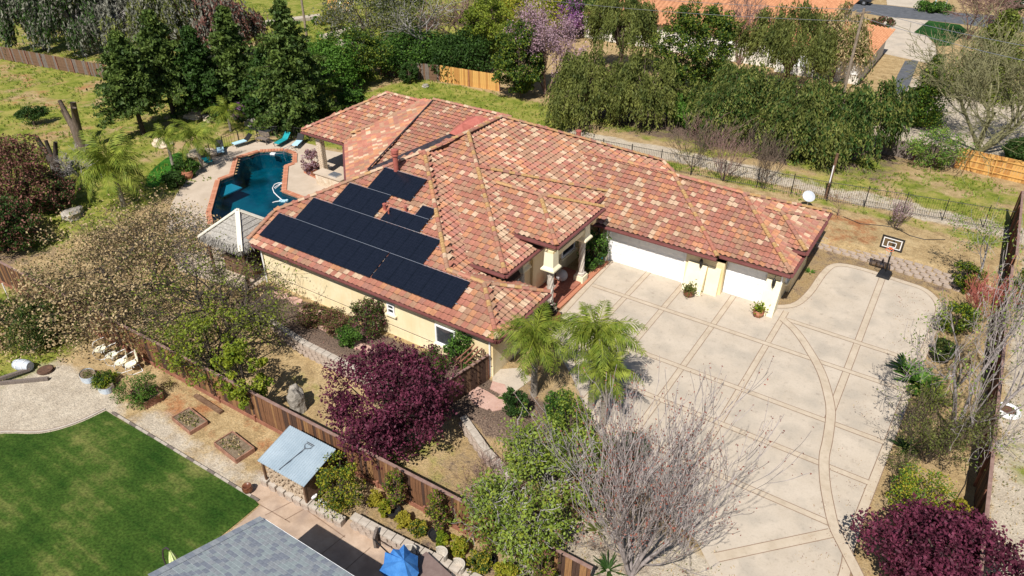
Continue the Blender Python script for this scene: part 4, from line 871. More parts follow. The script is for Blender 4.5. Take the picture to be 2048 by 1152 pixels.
board_fence(g2(880, 163), g2(1000, 183), 1.7, 'new honey coloured board fence in front of the dark hedge', 0, mats=('wood_new', 'wood_new_b', 'wood_new'), cap=False, kick=False, w=.22)
board_fence(g2(764, 151), g2(880, 163), 1.7, 'old grey brown board fence left of the new honey coloured one', 0, mats=('wood_old', 'wood_brown'), cap=False, kick=False, w=.22)
board_fence(g2(1908, 336), g2(2060, 372), 1.7, 'orange timber fence with exposed rails at the right edge', 0, mats=('wood_new', 'wood_new_b'), side_rails=True, rail='wood_new', cap=False, kick=False, w=.22)
board_fence(g2(1748, 305), g2(1908, 336), 1.5, 'leaning grey picket boards behind the weedy bank', 0, mats=('wood_old',), cap=False, kick=False, w=.28, jit=.15)
# gate and trellis by the near house corner
gx0, gy0 = g2(905, 810, -.3)
board_fence((-17.2, 20.2), (-16.6, 23.4), 1.8, 'short dark board fence joining the near house corner', 0, mats=('fence_dark', 'wood_brown'), kick=False, cap=True, z=-.25, face=1)
tr_ = thing('wooden_trellis', 'brown timber trellis leaning frame beside the corner downspout', 'trellis', (-17.1, 23.0, 0))
for i in range(3): b = MB(); b.box((-16.9 - .25 * i, 22.6, 1.9 - .0), (.06, 1.4, .05)); pp(b.obj('slat', 'fence_rail'), tr_)
for i in range(4): b = MB(); b.box((-17.0, 22.1 + i * .33, 1.72), (.9, .05, .05)); pp(b.obj('slat', 'wood_brown'), tr_)
b = MB(); b.box((-17.35, 22.2, .9), (.09, .09, 2.1)); b.box((-16.75, 23.2, .9), (.09, .09, 2.1)); pp(b.obj('posts', 'wood_brown'), tr_)

# ------------------------------------------------------------------ block retaining walls
def block_wall(P, n_rows, label, bl=.42, bh=.19, z=0.0, batter=.05, cap=True, m='block', capm='block_cap', cat='retaining wall', step=None, dpt=.28):
    root = thing('block_wall', label, cat, (*P[0], z)); rr = random.Random(len(label))
    mes = []
    for k in range(3):
        b = MB(); w = bl - .02; b.add([(-w / 2, -dpt / 2, 0), (w / 2, -dpt / 2, 0), (w / 2, dpt / 2, 0), (-w / 2, dpt / 2, 0), (-w / 2, -dpt / 2, bh - .012), (w / 2, -dpt / 2, bh - .012), (w / 2, dpt / 2, bh - .012), (-w / 2, dpt / 2, bh - .012),
                   (-w * .18, -dpt / 2 - .05, 0), (w * .18, -dpt / 2 - .05, 0), (w * .18, -dpt / 2 - .05, bh - .012), (-w * .18, -dpt / 2 - .05, bh - .012)],
                  [(4, 11, 10, 5, 6, 7), (0, 8, 11, 4), (8, 9, 10, 11), (9, 1, 5, 10), (1, 2, 6, 5), (3, 0, 4, 7), (2, 3, 7, 6)])
        me = b.mesh('block'); me.materials.append(M[m]); mes.append(me)
    cm = MB().box((0, -.02, 0), (bl - .015, dpt + .06, .09)).mesh('cap_stone'); cm.materials.append(M[capm])
    cnt = 0
    for a, c in zip(P[:-1], P[1:]):
        a = Vector((*a, 0)); c = Vector((*c, 0)); d = c - a; k = max(1, int(d.length / bl)); ang = math.atan2(d.y, d.x); nr = Vector((-d.y, d.x, 0)).normalized()
        for r in range(n_rows):
            for j in range(k):
                p = a + d * ((j + .5 + (.5 if r % 2 else 0)) / k) + nr * (batter * r); o = link('block', mes[rr.randrange(3)]); o.location = (p.x + nr.x * rr.uniform(-.015, .015), p.y, z + bh * r); o.rotation_euler = (0, 0, ang + rr.uniform(-.03, .03)); pp(o, root); cnt += 1
        if cap:
            for j in range(k): p = a + d * ((j + .5) / k) + nr * (batter * n_rows); o = link('cap_stone', cm); o.location = (p.x, p.y, z + bh * n_rows + .045); o.rotation_euler = (0, 0, ang + rr.uniform(-.03, .03)); pp(o, root)
    return root
block_wall([(-8.6, 46.1), (-4.2, 46.05), (-1.0, 45.7), (3.4, 45.1)], 4, 'pale block retaining wall behind the basketball hoop', bl=.5, bh=.14, batter=.2, cap=False)
block_wall([(-30.5, 20.9), (-26.5, 20.35), (-19.5, 20.15)], 3, 'pinkish block retaining wall in the shade of the side garden', bl=.45, z=-.6, batter=.06)
block_wall([(-16.2, 20.5), (-14.0, 19.3), (-12.2, 18.6)], 2, 'low curved block wall beyond the purple tree, below the flagstones', bl=.5, z=-.5, batter=.06)
nw = [g2(525, 962, -.6), g2(575, 993, -.6), g2(688, 1052, -.6)]
block_wall(nw, 1, 'low block wall with pale caps in front of the woodshed', bl=.42, bh=.25, z=-.6, m='block')
nw2 = [g2(705, 1050, -.6), g2(770, 1085, -.6), g2(900, 1150, -.6), g2(1000, 1200, -.6)]
block_wall(nw2, 2, 'longer block wall holding the shrub bed beside the blue umbrella', bl=.42, bh=.22, z=-.6)
slab('patio', [g2(430, 1090, -.6), g2(523, 1010, -.6), g2(495, 990, -.6), g2(530, 960, -.6), (-16.6, 13.5), (-10.5, 13.9), (-8, 9), (-17, 8.5)], -.8, -.575, 'stamped')
for a, c in (((520, 1010), (580, 1045)), ((550, 975), (690, 1075)), ((590, 1000), (530, 1030)), ((690, 1070), (640, 1110)), ((740, 1095), (690, 1140)), ((570, 1040), (640, 1000))):
    p, q = g2(*a, -.57), g2(*c, -.57); o = ribbon('joint', [p, q], .02, -.57, 'joint', bpy.data.objects['patio'], both=False); 
# lawn with edging
LAWN = smooth([g2(*p, -.6) for p in [(-160, 930), (-20, 872), (80, 868), (150, 850), (212, 822)]], 4, False) + [g2(*p, -.6) for p in [(225, 830), (370, 915), (500, 988), (518, 1010), (470, 1050), (420, 1090)]] + [(-21, 6.0), (-24, 1.0), (-45, 0)]
slab('lawn', LAWN, -.8, -.575, 'lawn')
path = smooth([g2(*p, -.6) for p in [(-160, 926), (-20, 868), (80, 864), (150, 846), (210, 818)]], 4, False)
ribbon('edging_strip', path, .14, -.56, 'block_cap', bpy.data.objects['lawn'], both=False)
for k in range(22):
    a = np.array(g2(225, 826, -.6)); c = np.array(g2(518, 1003, -.6)); p = a + (c - a) * (k + .5) / 22; o = MB().box((0, 0, 0), (.44, .1, .1)).obj('edging_board', 'block_cap' if k % 3 else 'wood_old'); o.location = (p[0], p[1], -.56); o.rotation_euler = (0, 0, math.atan2(c[1] - a[1], c[0] - a[0])); pp(o, bpy.data.objects['lawn'])
slab('side_path', [g2(*p, -.05) for p in [(985, 742), (1040, 738), (1065, 760), (1010, 800), (985, 770)]], -.5, .035, 'concrete')

# ------------------------------------------------------------------ vegetation builders
def leaf_quads(C, size, down=0.0, elong=1.6, dirs=None, seed=0, spread_=0.0, folded=True):
    """C (n,3) leaf centres -> diamond leaves; dirs (n,3) optional long axis"""
    r = np.random.default_rng(seed); n = len(C)
    if dirs is None:
        D = r.normal(size=(n, 3)); D[:, 2] -= down
    else: D = dirs + r.normal(size=(n, 3)) * spread_
    D /= np.linalg.norm(D, axis=1)[:, None] + 1e-9
    U = r.normal(size=(n, 3)); Sd = np.cross(D, U); Sd /= np.linalg.norm(Sd, axis=1)[:, None] + 1e-9
    sz = size * r.uniform(.6, 1.35, n)[:, None]; a = D * sz * elong * .5; b_ = Sd * sz * .5
    V = np.stack([C - a, C + b_ * .9, C + a, C - b_ * .9], 1).reshape(-1, 3)
    Q = np.arange(n * 4).reshape(n, 4); return V, Q
def leaves_obj(name, C, size, mats, parent, **kw):
    C = np.asarray(C, float); V, Q = leaf_quads(C, size, **kw); mats = mats if isinstance(mats, (list, tuple)) else [mats]
    r = np.random.default_rng(len(C)); mi = r.integers(0, len(mats), len(Q)) if len(mats) > 1 else None
    me = mesh_np(name, V, Q, mi); return link(name, me, list(mats), parent)
def tubes_np(segs, n=5):
    """segs array (m,8): p0, p1, r0, r1"""
    s = np.asarray(segs, float); p0, p1, r0, r1 = s[:, :3], s[:, 3:6], s[:, 6:7], s[:, 7:8]; d = p1 - p0; d /= np.linalg.norm(d, axis=1)[:, None] + 1e-9
    up = np.where(np.abs(d[:, 2:3]) > .95, np.array([[1., 0, 0]]), np.array([[0, 0, 1.]])); a = np.cross(d, up); a /= np.linalg.norm(a, axis=1)[:, None]; b_ = np.cross(d, a)
    V = []
    for k in range(n):
        t = 2 * math.pi * k / n; e = a * math.cos(t) + b_ * math.sin(t); V.append(p0 + e * r0); 
    for k in range(n):
        t = 2 * math.pi * k / n; e = a * math.cos(t) + b_ * math.sin(t); V.append(p1 + e * r1)
    V = np.stack(V, 1).reshape(-1, 3); m = len(s); base = (np.arange(m) * 2 * n)[:, None]
    Q = np.concatenate([np.concatenate([base + k, base + (k + 1) % n, base + n + (k + 1) % n, base + n + k], 1) for k in range(n)], 0); return V, Q
def grow(r, p, d, L, rad, level, levels, prm, segs, tips):
    """recursive branch; prm: dict(up, jit, kids, ratio, ang, rr)"""
    k = prm.get('pieces', 4); st = L / k; pts = [np.array(p, float)]; dirs = []; dd = np.array(d, float)
    for i in range(k):
        dd = dd + r.normal(size=3) * prm['jit'] + np.array([0, 0, prm['up'] if level else prm.get('up0', prm['up'])]); dd /= np.linalg.norm(dd); pts.append(pts[-1] + dd * st); dirs.append(dd.copy())
        ra = rad * (1 - (1 - prm['rr']) * i / k); rb = rad * (1 - (1 - prm['rr']) * (i + 1) / k); segs.append([*pts[-2], *pts[-1], ra, rb])
    if level + 1 >= levels: tips.append((pts[-1], dd, level)); tips.append((pts[-2], dd, level)); tips.append((pts[-3] if len(pts) > 2 else pts[-2], dd, level)); return
    nk = prm['kids'][level] if isinstance(prm['kids'], list) else prm['kids']
    for j in range(nk):
        t = (prm.get('t0', .35) if level else prm.get('t00', .5)) + (1 - (prm.get('t0', .35) if level else prm.get('t00', .5))) * (j + r.random()) / nk
        i = min(k - 1, int(t * k)); q = pts[i] + (pts[i + 1] - pts[i]) * (t * k - i); bd = dirs[i]
        ax = r.normal(size=3); ax -= bd * (ax @ bd); ax /= np.linalg.norm(ax); an = prm['ang'] * r.uniform(.6, 1.3); nd = bd * math.cos(an) + ax * math.sin(an)
        if 'flat' in prm: nd[2] *= prm['flat']; nd /= np.linalg.norm(nd)
        grow(r, q, nd, L * prm['ratio'] * r.uniform(.7, 1.25), max(rad * prm['rr'] * r.uniform(.5, .8), .004), level + 1, levels, prm, segs, tips)
def bare_tree(name, label, cat, loc, H, levels, prm, bark, seed, stems=1, lean=(0, 0, 1), trunk_r=.14, leaf=None, leaf_size=.06, per_tip=3, leaf_sp=.25, group=None, minr=.006, spreadang=.5, trunkL=.35, fit_to=None):
    r = np.random.default_rng(seed); root = thing(name, label, cat, loc, group=group); segs = []; tips = []
    for s in range(stems):
        if stems == 1: d = np.array(lean, float)
        else: a = 2 * math.pi * (s + r.random() * .6) / stems; d = np.array([math.sin(spreadang) * math.cos(a), math.sin(spreadang) * math.sin(a), math.cos(spreadang)]) + np.array(lean) * .3
        d /= np.linalg.norm(d); grow(r, (0, 0, -.1), d, H * trunkL, trunk_r * (1 if stems == 1 else .7), 0, levels, prm, segs, tips)
    segs = np.array(segs); segs[:, 6:] = np.maximum(segs[:, 6:], minr)
    if fit_to:
        P = np.array([t[0] for t in tips]); kz = fit_to[1] / np.percentile(P[:, 2], 97); kr = fit_to[0] / np.percentile(np.abs(P[:, :2]), 93); K_ = np.array([kr, kr, kz])
        segs[:, :3] *= K_; segs[:, 3:6] *= K_; tips = [(t[0] * K_, t[1], t[2]) for t in tips]
    thick = segs[:, 6] > .03; V1, Q1 = tubes_np(segs[thick], 7) if thick.any() else (np.zeros((0, 3)), np.zeros((0, 4), int)); me = mesh_np('trunk', V1, Q1, smooth=True); link('trunk', me, bark, root)
    if (~thick).any(): V2, Q2 = tubes_np(segs[~thick], 3); link('twigs', mesh_np('twigs', V2, Q2), bark, root)
    if leaf:
        P = np.array([t[0] for t in tips]); C = np.repeat(P, per_tip, 0) + r.normal(size=(len(P) * per_tip, 3)) * leaf_sp; leaves_obj('crown', C, leaf_size, leaf, root, seed=seed)
    return root, tips
def clump_points(r, centres, radii, per, shell=.55):
    out = []
    for c, ra in zip(centres, radii):
        d = r.normal(size=(per, 3)); d /= np.linalg.norm(d, axis=1)[:, None]; rad = (shell + (1 - shell) * r.random((per, 1)) ** .6); out.append(np.array(c) + d * rad * np.array(ra))
    return np.concatenate(out, 0)
def leafy(name, label, cat, loc, rx, ry, h, nclump, per, leaf, size, seed, bark='bark', base=.25, clump=.28, trunk=True, group=None, shape='round', elong=1.5, lobes=True, tr=.12, parts=('crown', 'trunk')):
    """crown of many leaf clumps over an uneven hull, with trunk and limbs inside"""
    r = np.random.default_rng(seed); root = thing(name, label, cat, loc, group=group); cs = []; rs = []
    zc = h * (base + (1 - base) / 2); hz = h * (1 - base) / 2; ph = r.uniform(0, 6.28, 4)
    for i in range(nclump):
        d = r.normal(size=3); d /= np.linalg.norm(d); rad = r.uniform(.35, 1) ** .5
        if shape == 'cone':
            t = r.random() ** 1.25; zz = h * (base * .4 + (1 - base * .4) * t); a = r.uniform(0, 6.28); w = (1 - t) ** .8 * (.86 + .22 * math.sin(3 * a + ph[0] + 7 * t)) * math.sqrt(r.uniform(.25, 1)); cs.append((rx * w * math.cos(a), ry * w * math.sin(a), zz * .97)); c = clump * (1.15 - .7 * t)
        else:
            a = math.atan2(d[1], d[0]); lob = 1 + (.2 * math.sin(2 * a + ph[0]) + .14 * math.sin(5 * a + ph[1]) + .12 * math.sin(4 * d[2] + ph[2])) * (1 if lobes else .3)
            cs.append((rx * d[0] * rad * lob, ry * d[1] * rad * lob, zc + hz * d[2] * rad * (1 + .12 * math.sin(3 * a + ph[3])))); c = clump
        k = r.uniform(.6, 1.3) * c * min(rx, ry); rs.append((k, k, k * .75))
    leaves_obj(parts[0], clump_points(r, cs, rs, per), size, leaf, root, seed=seed, elong=elong)
    if trunk:
        segs = [[0, 0, -.15, 0, 0, h * base + .15, tr, tr * .75]]
        for i in r.choice(len(cs), min(len(cs), 26), replace=False): c = cs[i]; st = np.array([0, 0, h * (base * .7 + .25 * r.random())]) if shape != 'cone' else np.array([0, 0, c[2] * .9]); segs.append([*st, *c, tr * .4, .012])
        if shape == 'cone': segs.append([0, 0, h * base, 0, 0, h * .93, tr * .75, .02])
        else: segs.append([0, 0, h * base, 0, 0, h * .75, tr * .75, .03])
        V, Q = tubes_np(segs, 6); link(parts[1], mesh_np(parts[1], V, Q, smooth=True), bark, root)
    return root
def weeping(name, label, loc, rx, ry, h, nstrand, leaf, seed, Lr=(.9, 2.6), size=.115, bark='bark', cat='tree', per=16, dome_base=.45, group=None, opn=.0):
    r = np.random.default_rng(seed); root = thing(name, label, cat, loc, group=group); C = []; D = []; ph = r.uniform(0, 6.28, 5); tops = []
    ncl = max(16, nstrand // 34); cl = []
    for i in range(ncl):
        a = r.uniform(0, 6.28); e = math.asin(r.uniform(.02, 1)); q = r.uniform(.55, 1) ; lob = 1 + .18 * math.sin(3 * a + ph[0]) + .12 * math.sin(5 * a + ph[1]) ; cl.append((rx * math.cos(e) * math.cos(a) * q * lob, ry * math.cos(e) * math.sin(a) * q * lob, h * (dome_base + (1 - dome_base) * math.sin(e) * q * (.85 + .25 * r.random()))))
    for i in range(nstrand):
        c = cl[r.integers(len(cl))]; p = np.array(c) + r.normal(size=3) * np.array([.09 * rx, .09 * ry, .045 * h]); L_ = r.uniform(*Lr); out = np.array([p[0], p[1], 0]); out /= np.linalg.norm(out) + 1e-6
        t = np.linspace(0, 1, per)[:, None]; L_ = min(L_, p[2] - .3) if p[2] > .6 else .3
        path = p + out * (L_ * .28 * np.sqrt(t)) + np.array([0, 0, -1.0]) * L_ * (t ** 1.25) + r.normal(size=(per, 3)) * .06; C.append(path); D.append(np.tile(np.array([out[0] * .3, out[1] * .3, -1.0]), (per, 1)))
    C = np.concatenate(C); D = np.concatenate(D); leaves_obj('crown', C, size, leaf, root, dirs=D, spread_=.5, elong=2.6, seed=seed)
    segs = [[0, 0, -.2, .1, 0, h * .3, .3, .24]]
    for c in cl[:30]: m = np.array([c[0] * .35, c[1] * .35, h * .5]); segs.append([.1, 0, h * .28, *m, .15, .07]); segs.append([*m, c[0], c[1], c[2], .07, .02])
    V, Q = tubes_np(segs, 6); link('trunk', mesh_np('trunk', V, Q, smooth=True), bark, root); return root
def redwood(name, label, loc, h, rad, seed, leaf='leaf_redwood', base=.16, group=None, nb=150, size=.2, per=13):
    r = np.random.default_rng(seed); root = thing(name, label, 'tree', loc, group=group); C = []; segs = [[0, 0, -.3, 0, 0, h * .5, .26, .16], [0, 0, h * .5, 0, 0, h * .97, .16, .02]]; ph = r.uniform(0, 6.28, 3)
    for i in range(nb):
        t = (i + r.random()) / nb; z = h * (base + (1 - base) * t); a = i * 2.4 + r.normal() * .3; L_ = rad * ((1 - t) ** .75 * .98 + .05) * r.uniform(.55, 1.15) * (1 + .18 * math.sin(2 * a + ph[0] + 5 * t)); droop = -.16 + .35 * t
        n_ = max(3, int(L_ * 4.2)); e = np.array([L_ * math.cos(a), L_ * math.sin(a), L_ * droop]); segs.append([0, 0, z, *(np.array([0, 0, z]) + e), .045 * (1 - t) + .012, .006])
        for j in range(n_):
            u = .22 + .78 * (j + .5) / n_; c = np.array([0, 0, z]) + e * u + np.array([0, 0, -.12 * u * L_ * .5]); w = .34 * (1.1 - .5 * u) * max(.5, min(1, L_ / 1.8)); C.append(c + r.normal(size=(per, 3)) * np.array([w, w, w * .42]))
    C = np.concatenate(C); leaves_obj('crown', C, size, leaf, root, seed=seed, down=.4, elong=1.8); V, Q = tubes_np(segs, 6); link('trunk', mesh_np('trunk', V, Q, smooth=True), 'bark_dark', root); return root
frond_me = {}
def frond_mesh(L_, seed, leaf='leaf_palm'):
    k = (round(L_, 1), seed, leaf)
    if k in frond_me: return frond_me[k]
    r = np.random.default_rng(seed); n = 34; V = []; Fq = []; pth = []
    for i in range(n + 1): t = i / n; pth.append(np.array([L_ * (.92 * t - .16 * t ** 3), 0, L_ * (.5 * t - .86 * t ** 2.1)]))
    mi = []
    for i in range(3, n):
        t = i / n; c = pth[i]; d = pth[i + 1] - pth[i - 1]; d /= np.linalg.norm(d); ll = L_ * .33 * math.sin(math.pi * min(1, .15 + .85 * t) ** .8) + .06
        for s in (-1, 1):
            for q in range(2):
                b0 = c + d * r.uniform(-.03, .03); tip = b0 + np.array([d[0] * ll * .4, s * ll * r.uniform(.35, .65), -ll * r.uniform(.45, .95) + ll * .1]) + r.normal(size=3) * .05; w = d * .019 * L_ / 2; m_ = (b0 + tip) / 2 + np.array([0, 0, .05 * ll]); o = len(V); V += [b0 - w * .5, m_ - w, tip, m_ + w]; Fq.append((o, o + 1, o + 2, o + 3)); mi.append(0)
    segs = [[*pth[i], *pth[i + 1], .03 * (1 - i / n) + .006, .03 * (1 - (i + 1) / n) + .006] for i in range(0, n)]; V2, Q2 = tubes_np(segs, 3); o = len(V); V = np.concatenate([np.array(V), V2]); Fq = np.concatenate([np.array(Fq), Q2 + o]); mi += [1] * len(Q2)
    me = mesh_np('frond', V, Fq, mi); me.materials.append(M[leaf]); me.materials.append(M['leaf_yellowgreen']); frond_me[k] = me; return me
def palm(label, loc, h, L_, nf, seed, r0=.16, group=None, spear=True):
    rr = random.Random(seed); root = thing('palm_tree', label, 'palm tree', loc, group=group); b = MB(); lean = rr.uniform(-.2, .2); prev = (0, 0, -.2)
    prof = []
    for i in range(13): t = i / 12; prof.append(((r0 * (1.25 - .35 * t) * (1 + .05 * (i % 2))), -.2 + (h + .2) * t))
    b.lathe(prof, 10); o = b.obj('trunk', 'palm_trunk', root, smooth=True); b = MB(); b.lathe([(r0 * .85, 0), (r0 * .95, .2), (r0 * .6, .75), (.03, 1.0)], 10, (0, 0, h - .05)); b.obj('crownshaft', 'leaf_yellowgreen', root, smooth=True)
    for i in range(nf):
        t = i / (nf - 1); o = link('frond', frond_mesh(L_, i % 4)); o.parent = root; o.location = (0, 0, h + .45 + .2 * t); el = R(-30 + 88 * t + rr.uniform(-8, 8)); o.rotation_euler = (rr.uniform(-.25, .25), -el, i * 2.4 + rr.uniform(-.2, .2)); sc = rr.uniform(.8, 1.1) * (1 - .15 * abs(t - .4)); o.scale = (sc,) * 3
    return root

# ------------------------------------------------------------------ trees and shrubs, placed by where they stand
def proj(P):
    q = np.array(P) - np.array([0, 0, CAM_H]); c = q @ _FW; return 1024 + F_PX * (q @ _RT) / c, 576 - F_PX * (q @ _UP) / c, c
def fit(bx, by, ty, w):
    """stand point, height and radius of something whose foot is at (bx,by), whose top reaches ty and whose crown is w wide"""
    p = gz(bx, by); lo, hi = 0.0, 30.0
    for _ in range(30):
        m = (lo + hi) / 2
        if proj((p[0], p[1], p[2] + m))[1] > ty: lo = m
        else: hi = m
    c = proj((p[0], p[1], p[2] + lo * .6))[2]; return p, lo, w * c / F_PX / 2
def rw(bx, by, ty, w, label, seed, **k): p, h, r = fit(bx, by, ty, w); return redwood('redwood_tree', label, p, h, r, seed, group='tall conifers beyond the pool', **k)
rw(287, 268, 66, 140, 'dark conifer with a bare lower trunk, nearest the open grass left of the pool', 1, base=.3)
rw(350, 238, 22, 140, 'tall dark conifer with its trunk showing, second in from the open grass', 2, base=.34)
rw(415, 232, 55, 130, 'shaded dark conifer behind the small gabled hutch', 3, base=.15, leaf='leaf_dark')
rw(485, 222, 14, 150, 'tall slender conifer standing right behind the hutch roof', 4, base=.12)
rw(545, 240, 95, 120, 'low dark conifer pressed against the broad one nearest the tiled roof', 5, base=.08, leaf='leaf_dark')
rw(598, 248, 2, 185, 'broad conifer with foliage to the ground, nearest the tiled pool pavilion', 6, base=.05, nb=200, per=15)
def lf(bx, by, ty, w, label, leaf, size, seed, name='tree', cat='tree', nclump=120, per=90, **k):
    p, h, r = fit(bx, by, ty, w); return leafy(name, label, cat, p, r, r * k.pop('ryf', 1.0), h, nclump, per, leaf, size, seed, **k)
lf(664, 188, 78, 110, 'bright green leafy tree right of the broad conifer', 'leaf_bright', .16, 11, base=.1, nclump=150)
lf(716, 165, 58, 118, 'dark and yellow green clumped tree at the left end of the grey fence', ['leaf_cypress', 'leaf_dark'], .15, 12, base=.1, nclump=130, clump=.24)
lf(822, 142, 68, 150, 'dark green hedge tree behind the old grey fence', ['leaf_dark', 'leaf_dark', 'leaf_bright'], .16, 13, base=.02, nclump=170)
lf(925, 145, 70, 140, 'dark green hedge tree behind the honey coloured fence', ['leaf_dark'], .16, 14, base=.02, nclump=170)
lf(742, 112, -50, 170, 'olive green tall tree in front of the pale drive at the top', ['leaf_olive', 'leaf_grey'], .15, 15, base=.2, nclump=170, clump=.2, per=60)
lf(975, 130, -8, 105, 'tall olive yellow tree behind the honey coloured fence', ['leaf_cypress', 'leaf_yellowgreen'], .15, 16, base=.1, nclump=150, clump=.22)
lf(1040, 196, 45, 96, 'dense dark yellow cypress like tree at the right end of the honey fence', ['leaf_cypress', 'leaf_dark'], .14, 17, base=.04, shape='round', nclump=190, clump=.22)
lf(1062, 70, -30, 140, 'bright yellow blooming shrub tree at the top centre', ['leaf_yellow', 'leaf_yellowgreen'], .16, 18, base=.05)
lf(1160, 60, -40, 150, 'dark green tree against the top edge above the purple blossom', 'leaf_dark', .18, 19, base=.1)
lf(1352, 205, 2, 92, 'left one of the paired dense green cypresses before the tiled house', ['leaf_cypress', 'leaf_dark'], .14, 20, base=.02, shape='round', nclump=170, clump=.3)
lf(1412, 195, 8, 84, 'right one of the paired dense green cypresses before the tiled house', ['leaf_cypress', 'leaf_dark'], .14, 21, base=.02, shape='round', nclump=170, clump=.3)
lf(1368, 250, 190, 80, 'fresh green low shrub between the two weeping groves', 'leaf_bright', .12, 22, cat='shrub', name='shrub', base=.02)
lf(1838, 246, 108, 92, 'lush bright green shrub tree beside the pale neighbouring yard', ['leaf_bright', 'leaf_yellowgreen', 'leaf_dark'], .13, 23, base=.02, nclump=170, shape='cone', clump=.34)
lf(1965, 190, 22, 190, 'broad olive green conifer behind the bare yellow limbed tree', ['leaf_cypress', 'leaf_olive'], .16, 24, base=.05, shape='cone', nclump=230, per=100, clump=.3)
lf(1862, 335, 255, 88, 'light green bush growing over the old grey pickets', ['leaf_loose', 'leaf_bright'], .09, 25, cat='shrub', name='shrub', base=.02, nclump=90, per=50)
lf(2040, 330, 280, 70, 'dark green shrub behind the orange timber fence', 'leaf_dark', .1, 26, cat='shrub', name='shrub', base=.02)
lf(2004, 60, -60, 44, 'narrow dark columnar evergreen at the street', 'leaf_dark', .15, 27, base=.02, nclump=90, lobes=False, clump=.5)
lf(820, 166, 126, 36, 'small round clipped green bush in front of the old grey fence', 'leaf_dark', .09, 28, cat='shrub', name='shrub', base=.05, lobes=False, nclump=60)
lf(664, 62, 22, 42, 'small citrus tree with golden leaves on the far lawn', ['leaf_yellow', 'leaf_dark'], .14, 29, base=.3, nclump=40)
lf(635, 50, 33, 20, 'tiny young green tree on the far lawn beside the golden one', 'leaf_bright', .1, 30, base=.2, nclump=20)
lf(705, 215, 178, 48, 'leafy shrub rising just behind the tip of the pavilion roof', ['leaf_bright', 'leaf_dark'], .12, 31, cat='shrub', name='shrub', base=.02, nclump=60)
def wp(bx, by, ty, w, label, leaf, seed, n, **k): p, h, r = fit(bx, by, ty, w); return weeping('pepper_tree' if 'grey' not in str(leaf) else 'eucalyptus_tree', label, p, r, r, h, n, leaf, seed, **k)
wp(1170, 242, 100, 165, 'weeping pepper tree nearest the dense cypress, left end of the grove', ['leaf_pepper', 'leaf_pepper', 'leaf_olive'], 41, 1224, dome_base=.4)
wp(1282, 248, 100, 165, 'wide weeping pepper tree in the middle of the left grove', ['leaf_pepper', 'leaf_pepper', 'leaf_olive'], 42, 1440, dome_base=.4)
wp(1238, 150, -25, 140, 'tall weeping pepper tree in front of the left end of the tiled house', 'leaf_pepper', 43, 1500, dome_base=.5)
wp(1455, 270, 118, 185, 'weeping pepper tree just right of the gap with the green shrub', ['leaf_pepper', 'leaf_dark', 'leaf_pepper'], 44, 1512, dome_base=.4)
wp(1590, 305, 150, 200, 'broad weeping pepper tree in the centre of the right grove', ['leaf_pepper', 'leaf_pepper', 'leaf_olive', 'leaf_dark'], 45, 1656, dome_base=.4)
wp(1705, 318, 140, 180, 'weeping pepper tree wrapped round the utility pole', ['leaf_pepper', 'leaf_dark'], 46, 1368, dome_base=.42)
wp(1565, 190, 8, 175, 'tall pepper tree with bare limbs before the tiled roof', ['leaf_pepper', 'leaf_olive'], 47, 1300, dome_base=.5)
wp(1660, 165, 12, 130, 'yellowish pepper tree in front of the garage wing', ['leaf_pepper', 'leaf_pod'], 48, 900, dome_base=.5)
wp(170, 112, -70, 170, 'drooping eucalyptus with a dark crown at the top left corner', ['leaf_grey', 'leaf_dark'], 49, 1300, dome_base=.4, bark='bark_grey', size=.16)
wp(255, 108, -60, 150, 'silvery weeping eucalyptus left of the conifers', ['leaf_grey'], 50, 1300, dome_base=.4, bark='bark_grey', size=.16)
wp(345, 150, -55, 170, 'silvery grey eucalyptus rising above the second conifer', ['leaf_grey', 'leaf_pepper'], 51, 1400, dome_base=.4, size=.16)
wp(440, 140, -40, 170, 'pale mottled eucalyptus between the conifer tops', ['leaf_grey', 'leaf_russet'], 52, 1300, dome_base=.4, size=.16)
wp(90, 100, -80, 150, 'dark eucalyptus behind the far left fence', ['leaf_grey', 'leaf_dark'], 53, 1000, dome_base=.3, size=.16)
M['bark_mid'] = mat('bark_mid', (.19, .165, .155), (.4, .35, .34), 5, stretch=(1, 1, .4), bump=.4)
M['bark_pale'] = mat('bark_pale', (.34, .31, .3), (.6, .56, .54), 5, stretch=(1, 1, .4), bump=.4)
PR = dict(up=.05, jit=.14, kids=[5, 5, 4, 3], ratio=.62, ang=.75, rr=.55, pieces=4)
def bt(bx, by, ty, w, label, seed, levels=4, prm=PR, bark='bark_grey', name='bare_tree', cat='tree', k=1.0, **kw):
    p, h, r = fit(bx, by, ty, w); root, tips = bare_tree(name, label, cat, p, h * k, levels, prm, bark, seed, fit_to=(r, h), **kw); return root
vase = dict(up=.12, up0=.05, jit=.07, kids=[6, 6, 4, 2], ratio=.68, ang=.42, rr=.5, pieces=5, t0=.2, t00=.25)
bt(1262, 1150, 815, 300, 'large bare silvery tree with upright reddish twigs over the driveway', 61, levels=5, prm=dict(vase, kids=[6, 5, 3, 2]), stems=6, bark='bark_mid', spreadang=.45, trunk_r=.13, minr=.0095, leaf='bud_red', leaf_size=.05, per_tip=1, leaf_sp=.05, trunkL=.42)
bt(1090, 1050, 900, 260, 'pale barked tree with sparse fresh green leaves between the plum and the bare tree', 62, levels=5, prm=dict(PR, kids=[6, 5, 4, 2], flat=.55, up=.03), stems=4, trunk_r=.09, spreadang=.75, leaf=['leaf_loose', 'leaf_loose', 'leaf_yellowgreen'], leaf_size=.09, per_tip=5, leaf_sp=.15, minr=.012)
